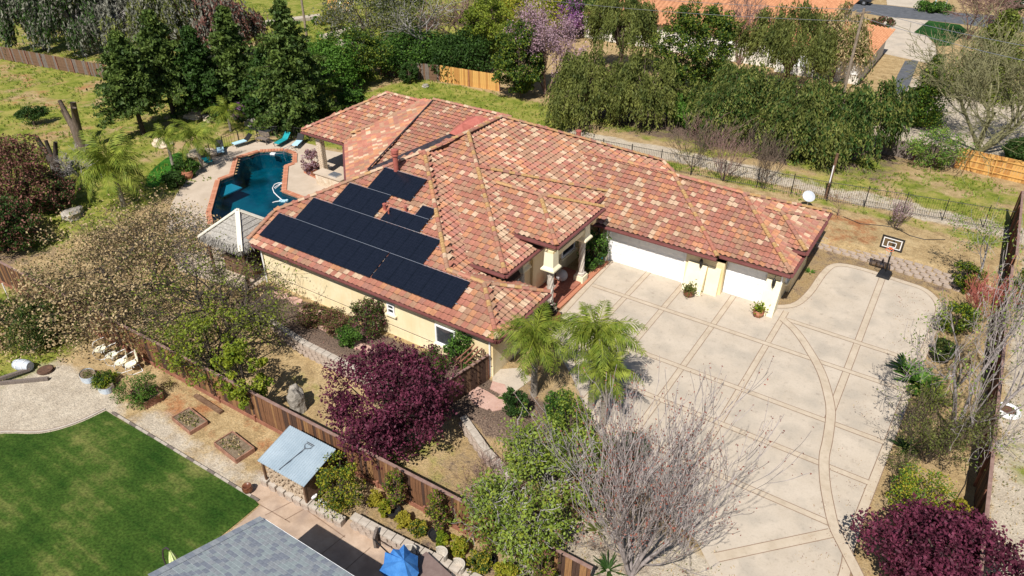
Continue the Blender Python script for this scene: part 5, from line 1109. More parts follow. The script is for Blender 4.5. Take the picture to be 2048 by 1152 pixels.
bt(1910, 866, 470, 330, 'pale smooth barked tree with thick leaning limbs and tiny buds at the right', 63, levels=5, prm=dict(PR, kids=[5, 4, 4, 2], up=.02, jit=.15), stems=4, bark='bark_mid', trunk_r=.13, spreadang=.95, leaf='leaf_loose', leaf_size=.07, per_tip=1, leaf_sp=.08, minr=.009, lean=(.2, .1, 1))
bt(1945, 590, 425, 130, 'thin grey sapling with sparse new leaves on the dry bank', 64, levels=4, prm=dict(PR, kids=[5, 4, 4]), trunk_r=.08, leaf='leaf_loose', leaf_size=.08, per_tip=3, leaf_sp=.15, minr=.008)
bt(1958, 302, 50, 300, 'big bare yellow limbed tree behind the orange fence', 65, levels=5, prm=dict(PR, kids=[7, 5, 4, 3], ang=.7), stems=6, spreadang=.7, bark='bark_olive', trunk_r=.22, minr=.018)
bt(856, 140, -35, 150, 'white trunked bare tree above the dark hedge', 66, levels=4, prm=dict(PR, kids=[8, 5, 4]), trunk_r=.22, minr=.02, leaf='leaf_olive', leaf_size=.12, per_tip=4, leaf_sp=.3, trunkL=.8)
bt(925, 110, -20, 140, 'brown twiggy bare tree behind the dark hedge', 67, levels=4, prm=dict(PR, kids=[6, 6, 5]), stems=5, bark='bark_red', minr=.022, trunk_r=.12)
bt(1092, 190, 22, 130, 'pale pink blossoming twiggy tree left of the pepper trees', 68, levels=4, prm=dict(PR, kids=[6, 6, 5]), stems=5, bark='bark_red', minr=.016, leaf='blossom_pink', leaf_size=.1, per_tip=5, leaf_sp=.25)
bt(1134, 78, 8, 66, 'vivid purple blossoming tree beside the tiled house', 69, levels=4, prm=dict(PR, kids=[5, 5, 4]), stems=4, bark='bark_dark', minr=.02, leaf='blossom_redbud', leaf_size=.12, per_tip=3, leaf_sp=.15)
bt(1478, 130, -10, 120, 'bare purplish tree in front of the tiled roof', 70, levels=4, prm=dict(PR, kids=[5, 5, 4]), stems=3, bark='bark_red', minr=.02)
bt(1935, 80, -30, 130, 'pinkish bare tree by the street at the top right', 71, levels=4, prm=dict(PR, kids=[6, 6, 5]), stems=4, bark='bark_red', minr=.02)
for i, (bx, by, ty, w, lab) in enumerate([(1385, 335, 245, 95, 'bare brown shrub left of three against the iron fence behind the ridge'), (1448, 362, 262, 80, 'bare brown shrub in the middle of three by the iron fence'), (1526, 378, 272, 78, 'bare brown shrub right of three by the iron fence'), (1418, 300, 230, 120, 'dense bare thicket in the shade under the pepper trees'), (1510, 315, 255, 90, 'purplish bare brush at the foot of the right grove')]):
    bt(bx, by, ty, w, lab, 80 + i, levels=4, prm=dict(vase, kids=[5, 4, 2]), stems=5, bark='bark_red' if i % 2 else 'bark', minr=.01, trunk_r=.04, name='bare_shrub', cat='shrub', spreadang=.5)
bt(1677, 432, 385, 52, 'small leafless sapling beside the satellite dish', 86, levels=4, prm=dict(PR, kids=[5, 4, 3]), bark='bark_red', minr=.008, trunk_r=.04, name='bare_shrub', cat='shrub')
bt(1790, 458, 402, 48, 'small pink blossoming sapling on the dry bank above the hoop', 87, levels=4, prm=dict(vase, kids=[5, 4, 3]), stems=4, bark='bark', minr=.008, trunk_r=.03, leaf='blossom_pink', leaf_size=.05, per_tip=1, leaf_sp=.08, name='blossom_sapling')
bt(985, 1000, 930, 130, 'dry leafless bush near the front fence', 88, levels=4, prm=dict(PR, kids=[5, 5, 4]), stems=5, bark='bark_red', minr=.006, trunk_r=.03, name='bare_shrub', cat='shrub', spreadang=.9)
bt(1850, 925, 800, 150, 'brown leafless brush beside the driveway under the pale tree', 89, levels=4, prm=dict(vase, kids=[6, 5, 4]), stems=7, bark='bark', minr=.007, trunk_r=.03, name='bare_shrub', cat='shrub', leaf='leaf_olive', leaf_size=.06, per_tip=2, leaf_sp=.1)
bt(1795, 952, 905, 50, 'tiny leafless rose bush beside the yellow shrub', 90, levels=3, prm=dict(PR, kids=[5, 5]), stems=3, bark='bark', minr=.008, trunk_r=.03, name='bare_shrub', cat='shrub', leaf='leaf_olive', leaf_size=.05, per_tip=3, leaf_sp=.08)
bt(1955, 640, 560, 90, 'red stemmed leafless shrub by the dark right fence', 91, levels=4, prm=dict(vase, kids=[5, 5, 4]), stems=6, bark='red_metal', minr=.008, trunk_r=.03, name='bare_shrub', cat='shrub')
# plum trees
for bx, by, ty, w, lab, sd_ in ((792, 900, 712, 235, 'dark purple leaved plum tree in the middle foreground', 101), (1868, 1180, 1062, 262, 'dark purple leaved plum tree at the bottom right corner', 102)):
    p, h, r = fit(bx, by, ty, w); t = leafy('plum_tree', lab, 'tree', p, r, r, h, 260, 75, ['leaf_plum'], .095, sd_, base=.14, clump=.2, bark='bark_dark', tr=.14)
# pod tree and its neighbour
tree_pr = dict(PR, kids=[7, 6, 4, 3], flat=.35, up=.02, ang=.85, ratio=.66)
bt(290, 590, 490, 440, 'wide low tree covered in dangling tan seed pods over the garden fence', 103, levels=5, prm=tree_pr, bark='bark_dark', trunk_r=.2, minr=.008, leaf=['leaf_pod', 'leaf_pod', 'leaf_pod', 'leaf_olive'], leaf_size=.095, per_tip=4, leaf_sp=.28, stems=4, spreadang=.9)
bt(456, 690, 560, 280, 'dark limbed spreading tree with yellow green leaves beside the shaded wall', 104, levels=5, prm=dict(tree_pr, kids=[6, 5, 4, 2]), bark='bark_dark', trunk_r=.2, minr=.009, leaf=['leaf_olive', 'leaf_yellowgreen'], leaf_size=.08, per_tip=2, leaf_sp=.2, stems=4, spreadang=.8)
p, h, r = fit(440, 770, 650, 200); leafy('mimosa_tree', 'feathery yellow green tree hanging over the board fence', 'tree', p, r * 1.2, r * .8, h + .4, 70, 70, ['leaf_yellowgreen', 'leaf_olive', 'leaf_citrus'], .09, 105, base=.25, clump=.22, bark='bark_dark')
p, h, r = fit(505, 830, 690, 110); leafy('mimosa_tree', 'smaller feathery yellow green tree just left of the mossy boulder', 'tree', p, r, r * .8, h, 50, 70, ['leaf_citrus', 'leaf_yellowgreen'], .1, 106, base=.15, clump=.26, bark='bark_dark')
# left edge masses
lf(38, 420, 275, 180, 'reddish brown leaved tree at the left edge', ['leaf_russet', 'leaf_russet', 'leaf_olive'], .12, 111, base=.1, nclump=200, clump=.24)
lf(10, 500, 400, 140, 'dark green tree in the shade at the left edge', ['leaf_dark', 'leaf_dark', 'leaf_russet'], .12, 112, base=.05, nclump=150)
lf(110, 420, 350, 90, 'russet shrub beside the pollarded trunk', ['leaf_russet', 'leaf_dark'], .1, 113, cat='shrub', name='shrub', base=.05, nclump=90)
lf(70, 250, 214, 50, 'small dark green tree alone on the left grass', 'leaf_dark', .09, 114, base=.35, nclump=60, per=60)
lf(88, 690, 610, 90, 'grey green bushy shrub against the garden fence at the left', ['leaf_dark', 'leaf_olive'], .07, 115, cat='shrub', name='shrub', base=.02, nclump=110)
lf(18, 645, 600, 60, 'dark green bush at the left edge below the fence', ['leaf_dark', 'leaf_bright'], .07, 116, cat='shrub', name='shrub', base=.02, nclump=70)
# garden shrubs
for bx, by, ty, w, lab, leaf, sz in [
    (736, 672, 602, 78, 'round bush with green and red leaves under the small window', ['leaf_dark', 'leaf_plum', 'leaf_olive'], .07), (924, 735, 662, 58, 'upright camellia bush with white flowers beside the larger window', ['leaf_dark', 'leaf_bright'], .07),
    (672, 665, 625, 60, 'loose rose bush on the gravel left of the round bush', ['leaf_olive', 'leaf_russet'], .06), (700, 690, 655, 45, 'small green bush on the stone edge above the plum', ['leaf_dark', 'leaf_bright'], .06), (628, 650, 610, 50, 'low reddish shrub at the start of the stone path', ['leaf_russet', 'leaf_olive'], .06),
    (1030, 835, 780, 44, 'dark green shrub beside the flagstones', ['leaf_dark'], .07), (1925, 582, 528, 56, 'round yellow green bush on the dry bank', ['leaf_citrus', 'leaf_dark'], .07), (1906, 664, 606, 66, 'round yellow green bush at the driveway corner', ['leaf_citrus', 'leaf_dark'], .07),
    (2036, 610, 540, 70, 'dark citrus tree beyond the dark fence', ['leaf_dark', 'leaf_citrus'], .07), (1828, 1030, 958, 130, 'bright yellow green shrub just above the right plum tree', ['leaf_yellow', 'leaf_citrus', 'leaf_bright'], .06), (1905, 1045, 1000, 40, 'small yellow shrub between the bright shrub and the dark fence', ['leaf_yellow'], .06),
    (686, 1008, 925, 100, 'large yellow green shrub beside the woodshed', ['leaf_yellow', 'leaf_citrus', 'leaf_dark'], .06), (750, 1012, 985, 26, 'small yellow shrub, first in the bed along the fence', ['leaf_yellow'], .05), (771, 1030, 1003, 28, 'small yellow shrub, second in the bed along the fence', ['leaf_yellow', 'leaf_citrus'], .05),
    (808, 1052, 1028, 32, 'small bright yellow shrub, third in the bed along the fence', ['leaf_yellow'], .05), (838, 1070, 1042, 32, 'small green and yellow shrub, fourth in the bed along the fence', ['leaf_yellow', 'leaf_dark'], .05), (884, 1092, 1066, 26, 'small green shrub, fifth in the bed along the fence', ['leaf_citrus'], .05),
    (916, 1112, 1076, 36, 'yellow shrub, sixth in the bed along the fence', ['leaf_yellow', 'leaf_citrus'], .05), (960, 1145, 1108, 42, 'yellow shrub, seventh in the bed along the fence', ['leaf_yellow', 'leaf_dark'], .05), (1012, 1165, 1130, 50, 'yellow shrub at the bottom of the bed along the fence', ['leaf_yellow', 'leaf_citrus'], .05),
    (212, 770, 748, 44, 'leafy plant filling the second round metal tub', ['leaf_citrus', 'leaf_dark'], .05), (287, 808, 757, 68, 'bushy green herbs in the first wooden planter', ['leaf_bright', 'leaf_bright', 'leaf_olive'], .05),
    (862, 750, 700, 60, 'low green shrub by the gravel behind the plum', ['leaf_olive', 'leaf_dark'], .06), (1186, 538, 462, 56, 'dark leafy bush in the recess left of the garage', ['leaf_dark', 'leaf_dark', 'leaf_bright'], .08), (1078, 640, 606, 60, 'dark red flowering shrub at the roof corner by the porch', ['leaf_plum', 'leaf_dark'], .07),
    (375, 352, 318, 44, 'leafy plant in the terracotta pot by the pool', ['leaf_bright', 'leaf_dark'], .09), (628, 348, 300, 36, 'pinkish flowering plant in the pot beside the stone post', ['blossom_pink', 'leaf_russet'], .07), (352, 375, 345, 40, 'low dark shrub on the edge of the pool deck', ['leaf_dark'], .08),
    (1138, 905, 800, 100, 'yellow green bush filling the bed below the palms', ['leaf_loose', 'leaf_yellowgreen', 'leaf_dark'], .07), (1112, 842, 790, 60, 'dark green shrub at the foot of the first palm', ['leaf_dark', 'leaf_bright'], .07), (1218, 975, 900, 90, 'reddish brown shrub behind the bare silvery tree', ['leaf_russet', 'leaf_olive'], .06), (1262, 925, 868, 56, 'grey green shrub with white flowers behind the bare silvery tree', ['leaf_grey', 'leaf_dark'], .06),
    (1165, 1020, 950, 90, 'olive brown shrub between the loose green tree and the bare one', ['leaf_olive', 'leaf_russet'], .06), (1022, 940, 918, 40, 'low dry shrub on the brown grass behind the front fence', ['leaf_olive', 'leaf_pod'], .05), (1880, 720, 680, 44, 'small dark shrub at the driveway curve', ['leaf_dark', 'leaf_olive'], .07),
    (478, 240, 210, 40, 'purple flowering shrub among the pool palms', ['blossom_redbud', 'leaf_dark'], .1), (710, 268, 235, 1, '', None, 0)]:
    if leaf is None: continue
    base = .02
    p, h, r = fit(bx, by, ty, w); leafy('shrub', lab, 'shrub', p, r, r, max(h, .35), int(45 + 14 * r * 2), 60, leaf, sz, int(bx), base=base, clump=.3, trunk=r > .5, tr=.03)
# pillar shrubs tied to the fence, each in a round pot
for i, (bx, by, ty) in enumerate([(795, 1022, 937), (880, 1068, 982), (983, 1120, 1030), (1082, 1175, 1085)]):
    p, h, r = fit(bx, by, ty, 44); lab = ['first', 'second', 'third', 'fourth'][i]
    leafy('climbing_shrub', f'tall narrow climbing shrub in front of the board fence, {lab} from the woodshed', 'shrub', (p[0], p[1], p[2] + .1), r, r * .8, h, 60, 60, ['leaf_dark', 'leaf_citrus', 'leaf_russet'], .055, 300 + i, base=.05, clump=.4, lobes=True, group='pillar shrubs along the fence', tr=.03)
    b = MB(); b.lathe([(.0, .02), (.22, .0), (.3, .28), (.33, .3), (.29, .3), (.27, .22), (0, .2)], 14, (0, 0, 0)); o = b.obj('plant_pot', 'black', loc=(p[0], p[1] - .25, p[2])); tag(o, f'black nursery pot at the foot of the {lab} climbing shrub by the fence', 'plant pot', 'pots along the fence')
# palms
for bx, by, ty, w, nf, lab, sd_ in [(1068, 790, 645, 200, 22, 'queen palm beside the near house corner', 1), (1182, 815, 635, 215, 24, 'queen palm in front of the driveway', 2), (1205, 850, 720, 170, 14, 'short palm in front of the driveway palms', 7), (405, 338, 248, 120, 13, 'palm with a bent trunk at the edge of the pool deck', 3), (346, 330, 250, 100, 12, 'palm left of the bent one beside the artificial turf', 4), (248, 412, 285, 210, 20, 'large bushy palm left of the pool', 5), (462, 262, 200, 100, 11, 'yellowing palm in front of the hutch', 6)]:
    p, h, r = fit(bx, by, ty + (h_ := 14), w); hh = max(.6, h - r * .45); palm(lab, p, hh, r * 1.12, nf, sd_, r0=.11 if w < 150 else .14, group='queen palms' if bx > 1000 else 'palms round the pool')
# strap leaved plants and bird of paradise clumps
def strap(label, loc, n, L_, w, leaf, seed, up=.9, cat='plant', name='strap_plant'):
    r = np.random.default_rng(seed); root = thing(name, label, cat, loc); 
    V = []; Q = []
    for i in range(n):
        a = r.uniform(0, 6.28); l = L_ * r.uniform(.6, 1.15); e = r.uniform(.25, up); o = len(V); c, s = math.cos(a), math.sin(a); base = np.array([c * .06, s * .06, 0])
        for k in range(4):
            t = k / 3; P = base + np.array([c * l * t * (1 - e * .6) , s * l * t * (1 - e * .6), l * e * (t - .45 * t * t)]); ww = w * (1 - .85 * abs(t - .35)) * .5; V += [P + np.array([-s, c, 0]) * ww, P - np.array([-s, c, 0]) * ww]
        for k in range(3): Q.append((o + 2 * k, o + 2 * k + 1, o + 2 * k + 3, o + 2 * k + 2))
    link('leaves', mesh_np('leaves', V, Q), leaf, root); return root
strap('dark strap leaved clump at the driveway edge', gz(1812, 898), 60, .95, .06, 'leaf_dark', 1); strap('broad leaved green clump under the pale tree, upper one', gz(1840, 770), 80, 1.5, .16, 'leaf_bright', 2, name='bird_of_paradise'); strap('yellow green broad leaved clump beside the driveway curve', gz(1865, 800), 60, 1.3, .14, 'leaf_yellowgreen', 3, name='bird_of_paradise'); strap('dark broad leaved clump nearest the driveway edge', gz(1815, 745), 50, 1.3, .15, 'leaf_dark', 4, name='bird_of_paradise')
strap('spiky green agave at the right end of the front fence', gz(1216, 1140), 40, .8, .05, 'leaf_dark', 5, name='agave'); strap('yellow green fan palm seedling behind the front fence', gz(985, 1010), 50, 1.2, .1, 'leaf_yellowgreen', 6, name='fan_palm'); strap('trailing green fern near the bare silvery tree', gz(1195, 1062), 30, .7, .06, 'leaf_olive', 7, name='fern')
strap('green weed beside the garage side wall', gz(1620, 545), 16, .5, .08, 'leaf_bright', 8, name='weed'); strap('green leafy weed by the dark shrub at the flagstones', gz(1015, 800), 30, .6, .05, 'leaf_bright', 9, name='weed')

# ------------------------------------------------------------------ pool garden things
def V3(p): return Vector(p)
def lounger(label, loc, rz, cloth, group='loungers by the pool rail'):
    t = thing('lounger', label, 'lounger', loc, rz, group)
    b = MB()
    for s in (-.3, .3): b.tube([(s, -.9, .32), (s, .25, .32), (s, .8, .75)], .02, 5)
    b.obj('frame', 'black', t)
    for s in (-.28, .28):
        for y in (-.8, .2): q = MB(); q.tube([(s, y, .32), (s, y, 0)], .018, 5); q.obj('leg', 'black', t)
    b = MB(); b.add([(-.28, -.88, .34), (.28, -.88, .34), (.28, .25, .34), (-.28, .25, .34)], [(0, 1, 2, 3)]); b.box((0, -.3, .36), (.54, 1.1, .05)); b.obj('seat_cushion', cloth[0], t)
    b = MB(); b.add([(-.27, .25, .37), (.27, .25, .37), (.27, .8, .8), (-.27, .8, .8), (-.27, .27, .33), (.27, .27, .33), (.27, .83, .76), (-.27, .83, .76)], [(0, 1, 2, 3), (7, 6, 5, 4), (0, 4, 5, 1), (2, 6, 7, 3), (1, 5, 6, 2), (3, 7, 4, 0)]); b.obj('backrest', cloth[1], t); return t
def deckp(px_, py_): p = g(px_, py_, .03); return (float(p[0]), float(p[1]), .03)
lounger('black chair with a pale blue cushion, left of the garden bench', deckp(487, 290), R(-10), ('pale_blue', 'black')); lounger('teal covered chair right of the garden bench', deckp(567, 288), R(10), ('teal', 'teal'))
lounger('black chair with a pale blue cushion nearest the stone post', deckp(598, 291), R(25), ('pale_blue', 'black')); lounger('black lounger with a pale blue cushion at the bend of the railing', deckp(442, 305), R(55), ('pale_blue', 'black')); lounger('teal lounger beside the potted shrub and bent palm', deckp(414, 325), R(70), ('teal', 'black'))
p = deckp(527, 286); t = thing('garden_bench', 'dark high backed bench against the pool railing', 'bench', p, R(5)); b = MB(); b.box((0, 0, .42), (1.2, .5, .06)); b.obj('seat', 'wood_old', t)
for k in range(4): b = MB(); b.box((0, .25, .55 + k * .11), (1.2, .03, .08)); b.obj('back_slat', 'wood_old', t)
for sx in (-.55, .55):
    for sy in (-.2, .2): b = MB(); b.box((sx, sy, .2), (.06, .06, .42)); b.obj('leg', 'wood_old', t)
    b = MB(); b.box((sx, 0, .65), (.06, .5, .05)); b.obj('arm', 'wood_old', t)
def pot(label, loc, r, h, m='terracotta', cat='plant pot', plant=None, name='plant_pot', group=None):
    t = thing(name, label, cat, loc, group=group); b = MB(); b.lathe([(0, .0), (r * .6, 0), (r * .95, h * .45), (r, h * .7), (r * .82, h * .92), (r * .9, h), (r * .78, h), (r * .7, h * .88), (0, h * .86)], 18); b.obj('pot', m, t, smooth=True)
    if plant:
        rr = np.random.default_rng(int(r * 1000) + len(label)); C = rr.normal(size=(220, 3)) * np.array([r * .6, r * .6, r * .45]) + np.array([0, 0, h + r * .4]); leaves_obj('plant', C, r * .3, plant, t, seed=3)
    return t
pot('terracotta pot with a leafy plant at the edge of the pool deck', deckp(377, 357), .42, .6); pot('dark pot beside the stone post of the pavilion', deckp(630, 352), .3, .45, 'glazed_pot'); pot('dark round pot among shrubs on the pool deck edge', deckp(350, 372), .3, .4, 'black', plant='leaf_dark')
pot('large brown glazed urn beside the near porch column', (-16.15, 29.15, .03), .36, .75, 'glazed_pot'); pot('round brown pot with pale cuttings between the two garage doors', (-11.1, 35.95, .03), .33, .4, 'glazed_pot', plant='leaf_olive'); pot('brown pot with a yellow green plant at the right end of the garage', (-7.05, 36.15, .03), .32, .42, 'terracotta', plant='leaf_citrus')
pot('small brown urn beside the corner of the near lawn', gz(497, 985), .22, .42, 'glazed_pot'); pot('rusty low metal tub lying beside the barrel', (*g2(92, 742, -.6), -.6), .42, .12, 'rust'); t = thing('tyre_planter', 'white painted tyre planter beyond the dark fence', 'planter', gz(2013, 826)); b = MB(); b.lathe([(.36, .02), (.52, .0), (.58, .12), (.52, .25), (.4, .27), (.34, .2)], 22); b.obj('tyre', 'white_plastic', t, smooth=True); b = MB(); b.lathe([(0, .16), (.37, .16)], 22); b.obj('soil', 'rust', t)
# palapa hut
pc = g(474, 418, 4.15); t = thing('palapa', 'thatched square hut roof with cream ridge boards beside the pool', 'hut', (pc[0], pc[1] , 0), R(3)); hw = 1.75; hz, ez = 4.0, 2.55
b = MB(); apex = (0, 0, hz); cs = [(-hw, -hw), (hw, -hw), (hw, hw), (-hw, hw)]
for i in range(4):
    a, c = cs[i], cs[(i + 1) % 4]; n = 7
    for k in range(n):
        t0, t1 = k / n, (k + 1) / n + .05; q = [(a[0] * (1 - t0), a[1] * (1 - t0)), (c[0] * (1 - t0), c[1] * (1 - t0)), (c[0] * (1 - min(1, t1)), c[1] * (1 - min(1, t1))), (a[0] * (1 - min(1, t1)), a[1] * (1 - min(1, t1)))]
        z0 = ez + (hz - ez) * t0; z1 = ez + (hz - ez) * min(1, t1); b.add([(*q[0], z0 + .09), (*q[1], z0 + .09), (*q[2], z1 + .02), (*q[3], z1 + .02), (*q[0], z0 - .03), (*q[1], z0 - .03)], [(0, 1, 2, 3), (4, 5, 1, 0)])
th = b.obj('thatch_roof', 'thatch', t)
r_ = np.random.default_rng(5); C = []; D = []
for i in range(4):
    a, c = np.array(cs[i]), np.array(cs[(i + 1) % 4]); u = r_.random((900, 1)); P = a + (c - a) * u; out = P / np.linalg.norm(P, axis=1)[:, None]; C.append(np.concatenate([P * (1 - .12 * r_.random((900, 1))) + out * .05, ez + .02 + r_.normal(size=(900, 1)) * .09], 1)); D.append(np.concatenate([out * .5, -np.ones((900, 1))], 1))
leaves_obj('thatch_fringe', np.concatenate(C), .05, 'thatch', t, dirs=np.concatenate(D), spread_=.25, elong=7)
for c in cs:
    b = MB(); d = Vector((-c[0], -c[1], hz - ez)); mid = Vector((c[0] / 2, c[1] / 2, (hz + ez) / 2 + .12)); b.box((0, 0, 0), (d.length * 1.02, .26, .06)); o = b.obj('ridge_board', 'cream_cap', t); o.location = mid; o.rotation_euler = d.to_track_quat('X', 'Z').to_euler()
    b = MB(); b.tube([(c[0] * .82, c[1] * .82, 0), (c[0] * .82, c[1] * .82, ez)], .09, 8); b.obj('post', 'wood_brown', t)
b = MB(); b.box((0, 0, .5), (2.4, 1.6, 1.0)); b.box((0, 0, 1.02), (2.7, 1.9, .06)); b.obj('bar_counter', 'wood_brown', t)
# gabled hutch behind the pool
p = gz(460, 222); t = thing('garden_hutch', 'small open gabled timber hutch among the pool palms', 'hutch', p, R(8))
for sx in (-.9, .9):
    for sy in (-.7, .7): b = MB(); b.box((sx, sy, .9), (.12, .12, 1.8)); b.obj('post', 'wood_brown', t)
for s in (-1, 1):
    b = MB(); b.add([(s * 1.25, -1.0, 1.65), (s * 1.25, 1.0, 1.65), (0, 1.0, 2.55), (0, -1.0, 2.55), (s * 1.25, -1.0, 1.57), (s * 1.25, 1.0, 1.57), (0, 1.0, 2.47), (0, -1.0, 2.47)], [(0, 1, 2, 3), (7, 6, 5, 4), (0, 3, 7, 4), (1, 5, 6, 2), (0, 4, 5, 1)]); b.obj('roof_slope', 'wood_old', t)
b = MB(); b.box((0, .6, .9), (1.7, .06, 1.6)); b.obj('back_wall', 'wood_brown', t)
# rocks round the garden pond
def rock(label, loc, r, sd_, m='rock', sz=(1, 1, .7), cat='rock', group=None):
    rr = random.Random(sd_); import bmesh as _bm; bm = _bm.new(); _bm.ops.create_icosphere(bm, subdivisions=3, radius=r)
    ph = [rr.uniform(0, 6.28) for _ in range(6)]
    for v in bm.verts:
        n = v.co.normalized(); k = 1 + .16 * math.sin(3 * n.x + ph[0]) + .13 * math.sin(5 * n.y + ph[1]) + .11 * math.sin(6 * n.z + ph[2]) + .05 * math.sin(13 * n.x + 9 * n.y + ph[3]); v.co = Vector((n.x * sz[0], n.y * sz[1], n.z * sz[2])) * r * k
    me = bpy.data.meshes.new('rock'); bm.to_mesh(me); bm.free(); o = link('rock', me, m, loc=(loc[0], loc[1], loc[2] + r * sz[2] * .45)); o.rotation_euler = (0, 0, rr.uniform(0, 6)); return tag(o, label, cat, group)
p = gz(598, 818); rock('tall grey mottled boulder on the grass behind the board fence', p, .62, 1, 'rock', (.75, .75, 1.5)); rock('pale flat boulder beside the pool railing', gz(410, 312), 1.0, 2, 'stone', (1.2, .8, .45)); rock('pale boulder among the palms left of the railing', gz(325, 292), .8, 3, 'stone', (1.2, .8, .5))
for i, (x, y, r, lab) in enumerate([(388, 236, .7, 'left of the hutch, lowest'), (405, 226, .8, 'left of the hutch, tallest'), (424, 240, .6, 'in front of the hutch'), (505, 248, .7, 'right of the hutch, flat'), (532, 232, .6, 'at the foot of the broad conifer'), (150, 432, .7, 'in the shade below the large palm'), (852, 174, .35, 'alone on the bright grass')]):
    rock(f'grey rock {lab}', gz(x, y), r, 10 + i, 'stone' if i in (0, 1, 2) else 'rock', (1.2, .9, .6), group='garden rocks')
pw = slab('pond', [g2(*p) for p in [(490, 252), (530, 244), (556, 250), (556, 262), (520, 266)]], -.3, .03, M['glass'])
slab('artificial_turf', smooth([g2(*p) for p in [(292, 372), (300, 345), (335, 315), (362, 305), (372, 322), (345, 350), (318, 372)]], 3), -.2, .025, 'turf')
# pollarded trunks
def pollard(label, base_, tops, r0, seed, bark='bark'):
    rr = random.Random(seed); t = thing('pollarded_tree', label, 'tree', base_); segs = []
    for (hx, hy, hz_), rr_ in tops:
        pts = [(0, 0, -.2), (hx * .12, hy * .12, hz_ * .28), (hx * .45, hy * .45, hz_ * .6), (hx, hy, hz_)]; rs = [r0, r0 * .85, rr_ * 1.3, rr_]; b = MB(); b.tube(pts, rs, 9); b.obj('limb', bark, t, smooth=True)
    return t
pollard('thick pollarded trunk with three cut limbs on the left grass', gz(166, 300), [((-2.4, .6, 3.6), .17), ((.1, .4, 4.0), .22), ((.55, .1, 3.7), .2), ((-1.9, .3, 3.0), .14)], .42, 1); pollard('second cut trunk half hidden behind the russet shrub', gz(118, 355), [((-1.8, .2, 2.9), .16), ((.3, .5, 2.8), .14), ((-.9, .4, 2.7), .13)], .34, 2, 'bark_dark')
bt(160, 352, 305, 75, 'heap of pale dead vines arching near the cut trunk', 93, levels=4, prm=dict(PR, kids=[6, 5, 4], up=-.08), stems=6, bark='bark_grey', minr=.012, trunk_r=.05, name='dead_vine', cat='brush', spreadang=.9)

# ------------------------------------------------------------------ neighbour's garden in the foreground
NZ = -.6
def np_(x, y): q = g2(x, y, NZ); return (q[0], q[1], NZ)
for i, ((x, y), lab) in enumerate([((205, 712), 'white shell back garden chair, first of four from the left'), ((228, 724), 'white shell back garden chair, second of four from the left'), ((246, 738), 'cream shell back garden chair, third of four from the left'), ((266, 742), 'cream shell back garden chair, last of four, beside the fence shadow')]):
    if i == 0:
        ch = thing('garden_chair', lab, 'chair', np_(x, y), R(-30), 'metal shell back chairs along the fence')
        b = MB(); n = 18; ring = [(.25 * math.cos(2 * math.pi * k / n), .25 * math.sin(2 * math.pi * k / n)) for k in range(n)]
        b.add([(0, .0, .37)] + [(u * 1.0, v, .42 + .02 * math.cos(6 * k)) for k, (u, v) in enumerate(ring)], [(0, 1 + k, 1 + (k + 1) % n) for k in range(n)]); b.add([(u, v, .385) for u, v in ring] + [(u * 1.03, v * 1.03, .42) for u, v in ring], [(k, (k + 1) % n, n + (k + 1) % n, n + k) for k in range(n)]); b.obj('seat', 'cream_paint', ch)
        b = MB(); vs = [(0, .30, .72)] + [(u * (1.12 + .05 * math.cos(5 * k)), .28 + .12 * (v + .25), .72 + v * 1.25) for k, (u, v) in enumerate(ring)]; b.add(vs, [(0, 1 + k, 1 + (k + 1) % n) for k in range(n)]); b.add([(x_, y_ + .02, z_) for x_, y_, z_ in vs], [(0, 1 + (k + 1) % n, 1 + k) for k in range(n)]); b.obj('backrest', 'cream_paint', ch)
        for s in (-1, 1): b = MB(); b.tube([(s * .3, .3, .8), (s * .33, .05, .74), (s * .33, -.2, .64), (s * .33, -.3, .45), (s * .32, -.25, .15), (s * .31, -.1, .02), (s * .3, .35, .02)], .016, 6); b.obj('arm_frame', 'white_plastic', ch)
        b = MB(); b.tube([(-.3, .35, .02), (.3, .35, .02)], .016, 5); b.tube([(-.33, .05, .38), (.33, .05, .38)], .014, 5); b.obj('cross_bar', 'white_plastic', ch)
        ch.scale = (1.15,) * 3
    else: dup(ch, np_(x, y), R(-30 + 6 * (i - 1)), lab)
# galvanised tubs
def tub(label, loc, rx, ry, h, plant):
    t = thing('metal_tub', label, 'planter', loc, R(-15)); b = MB(); n = 22; prof = []
    for k in range(13): prof.append((1 + (.02 if k % 2 else -.01), h * k / 12))
    vs = [(rx * r * math.cos(2 * math.pi * i / n), ry * r * math.sin(2 * math.pi * i / n), z) for r, z in prof for i in range(n)]; b.add(vs, [(k * n + i, k * n + (i + 1) % n, (k + 1) * n + (i + 1) % n, (k + 1) * n + i) for k in range(12) for i in range(n)]); b.obj('side', 'galv', t)
    b = MB(); b.add([(rx * .97 * math.cos(2 * math.pi * i / n), ry * .97 * math.sin(2 * math.pi * i / n), h * .85) for i in range(n)], [tuple(range(n))]); b.obj('soil', 'soil', t)
    r = np.random.default_rng(4); C = r.normal(size=(260, 3)) * np.array([rx * .42, ry * .42, .05]) + np.array([0, 0, h * .9]); C = C[(C[:, 0] / rx) ** 2 + (C[:, 1] / ry) ** 2 < .8]; leaves_obj('plants', C, .05, plant, t); return t
tub('first round corrugated metal tub with dry plants, beside the chairs', np_(178, 757), .5, .36, .34, 'leaf_olive'); tub('second round corrugated metal tub, overflowing with green plants', np_(213, 778), .5, .36, .34, 'leaf_citrus')
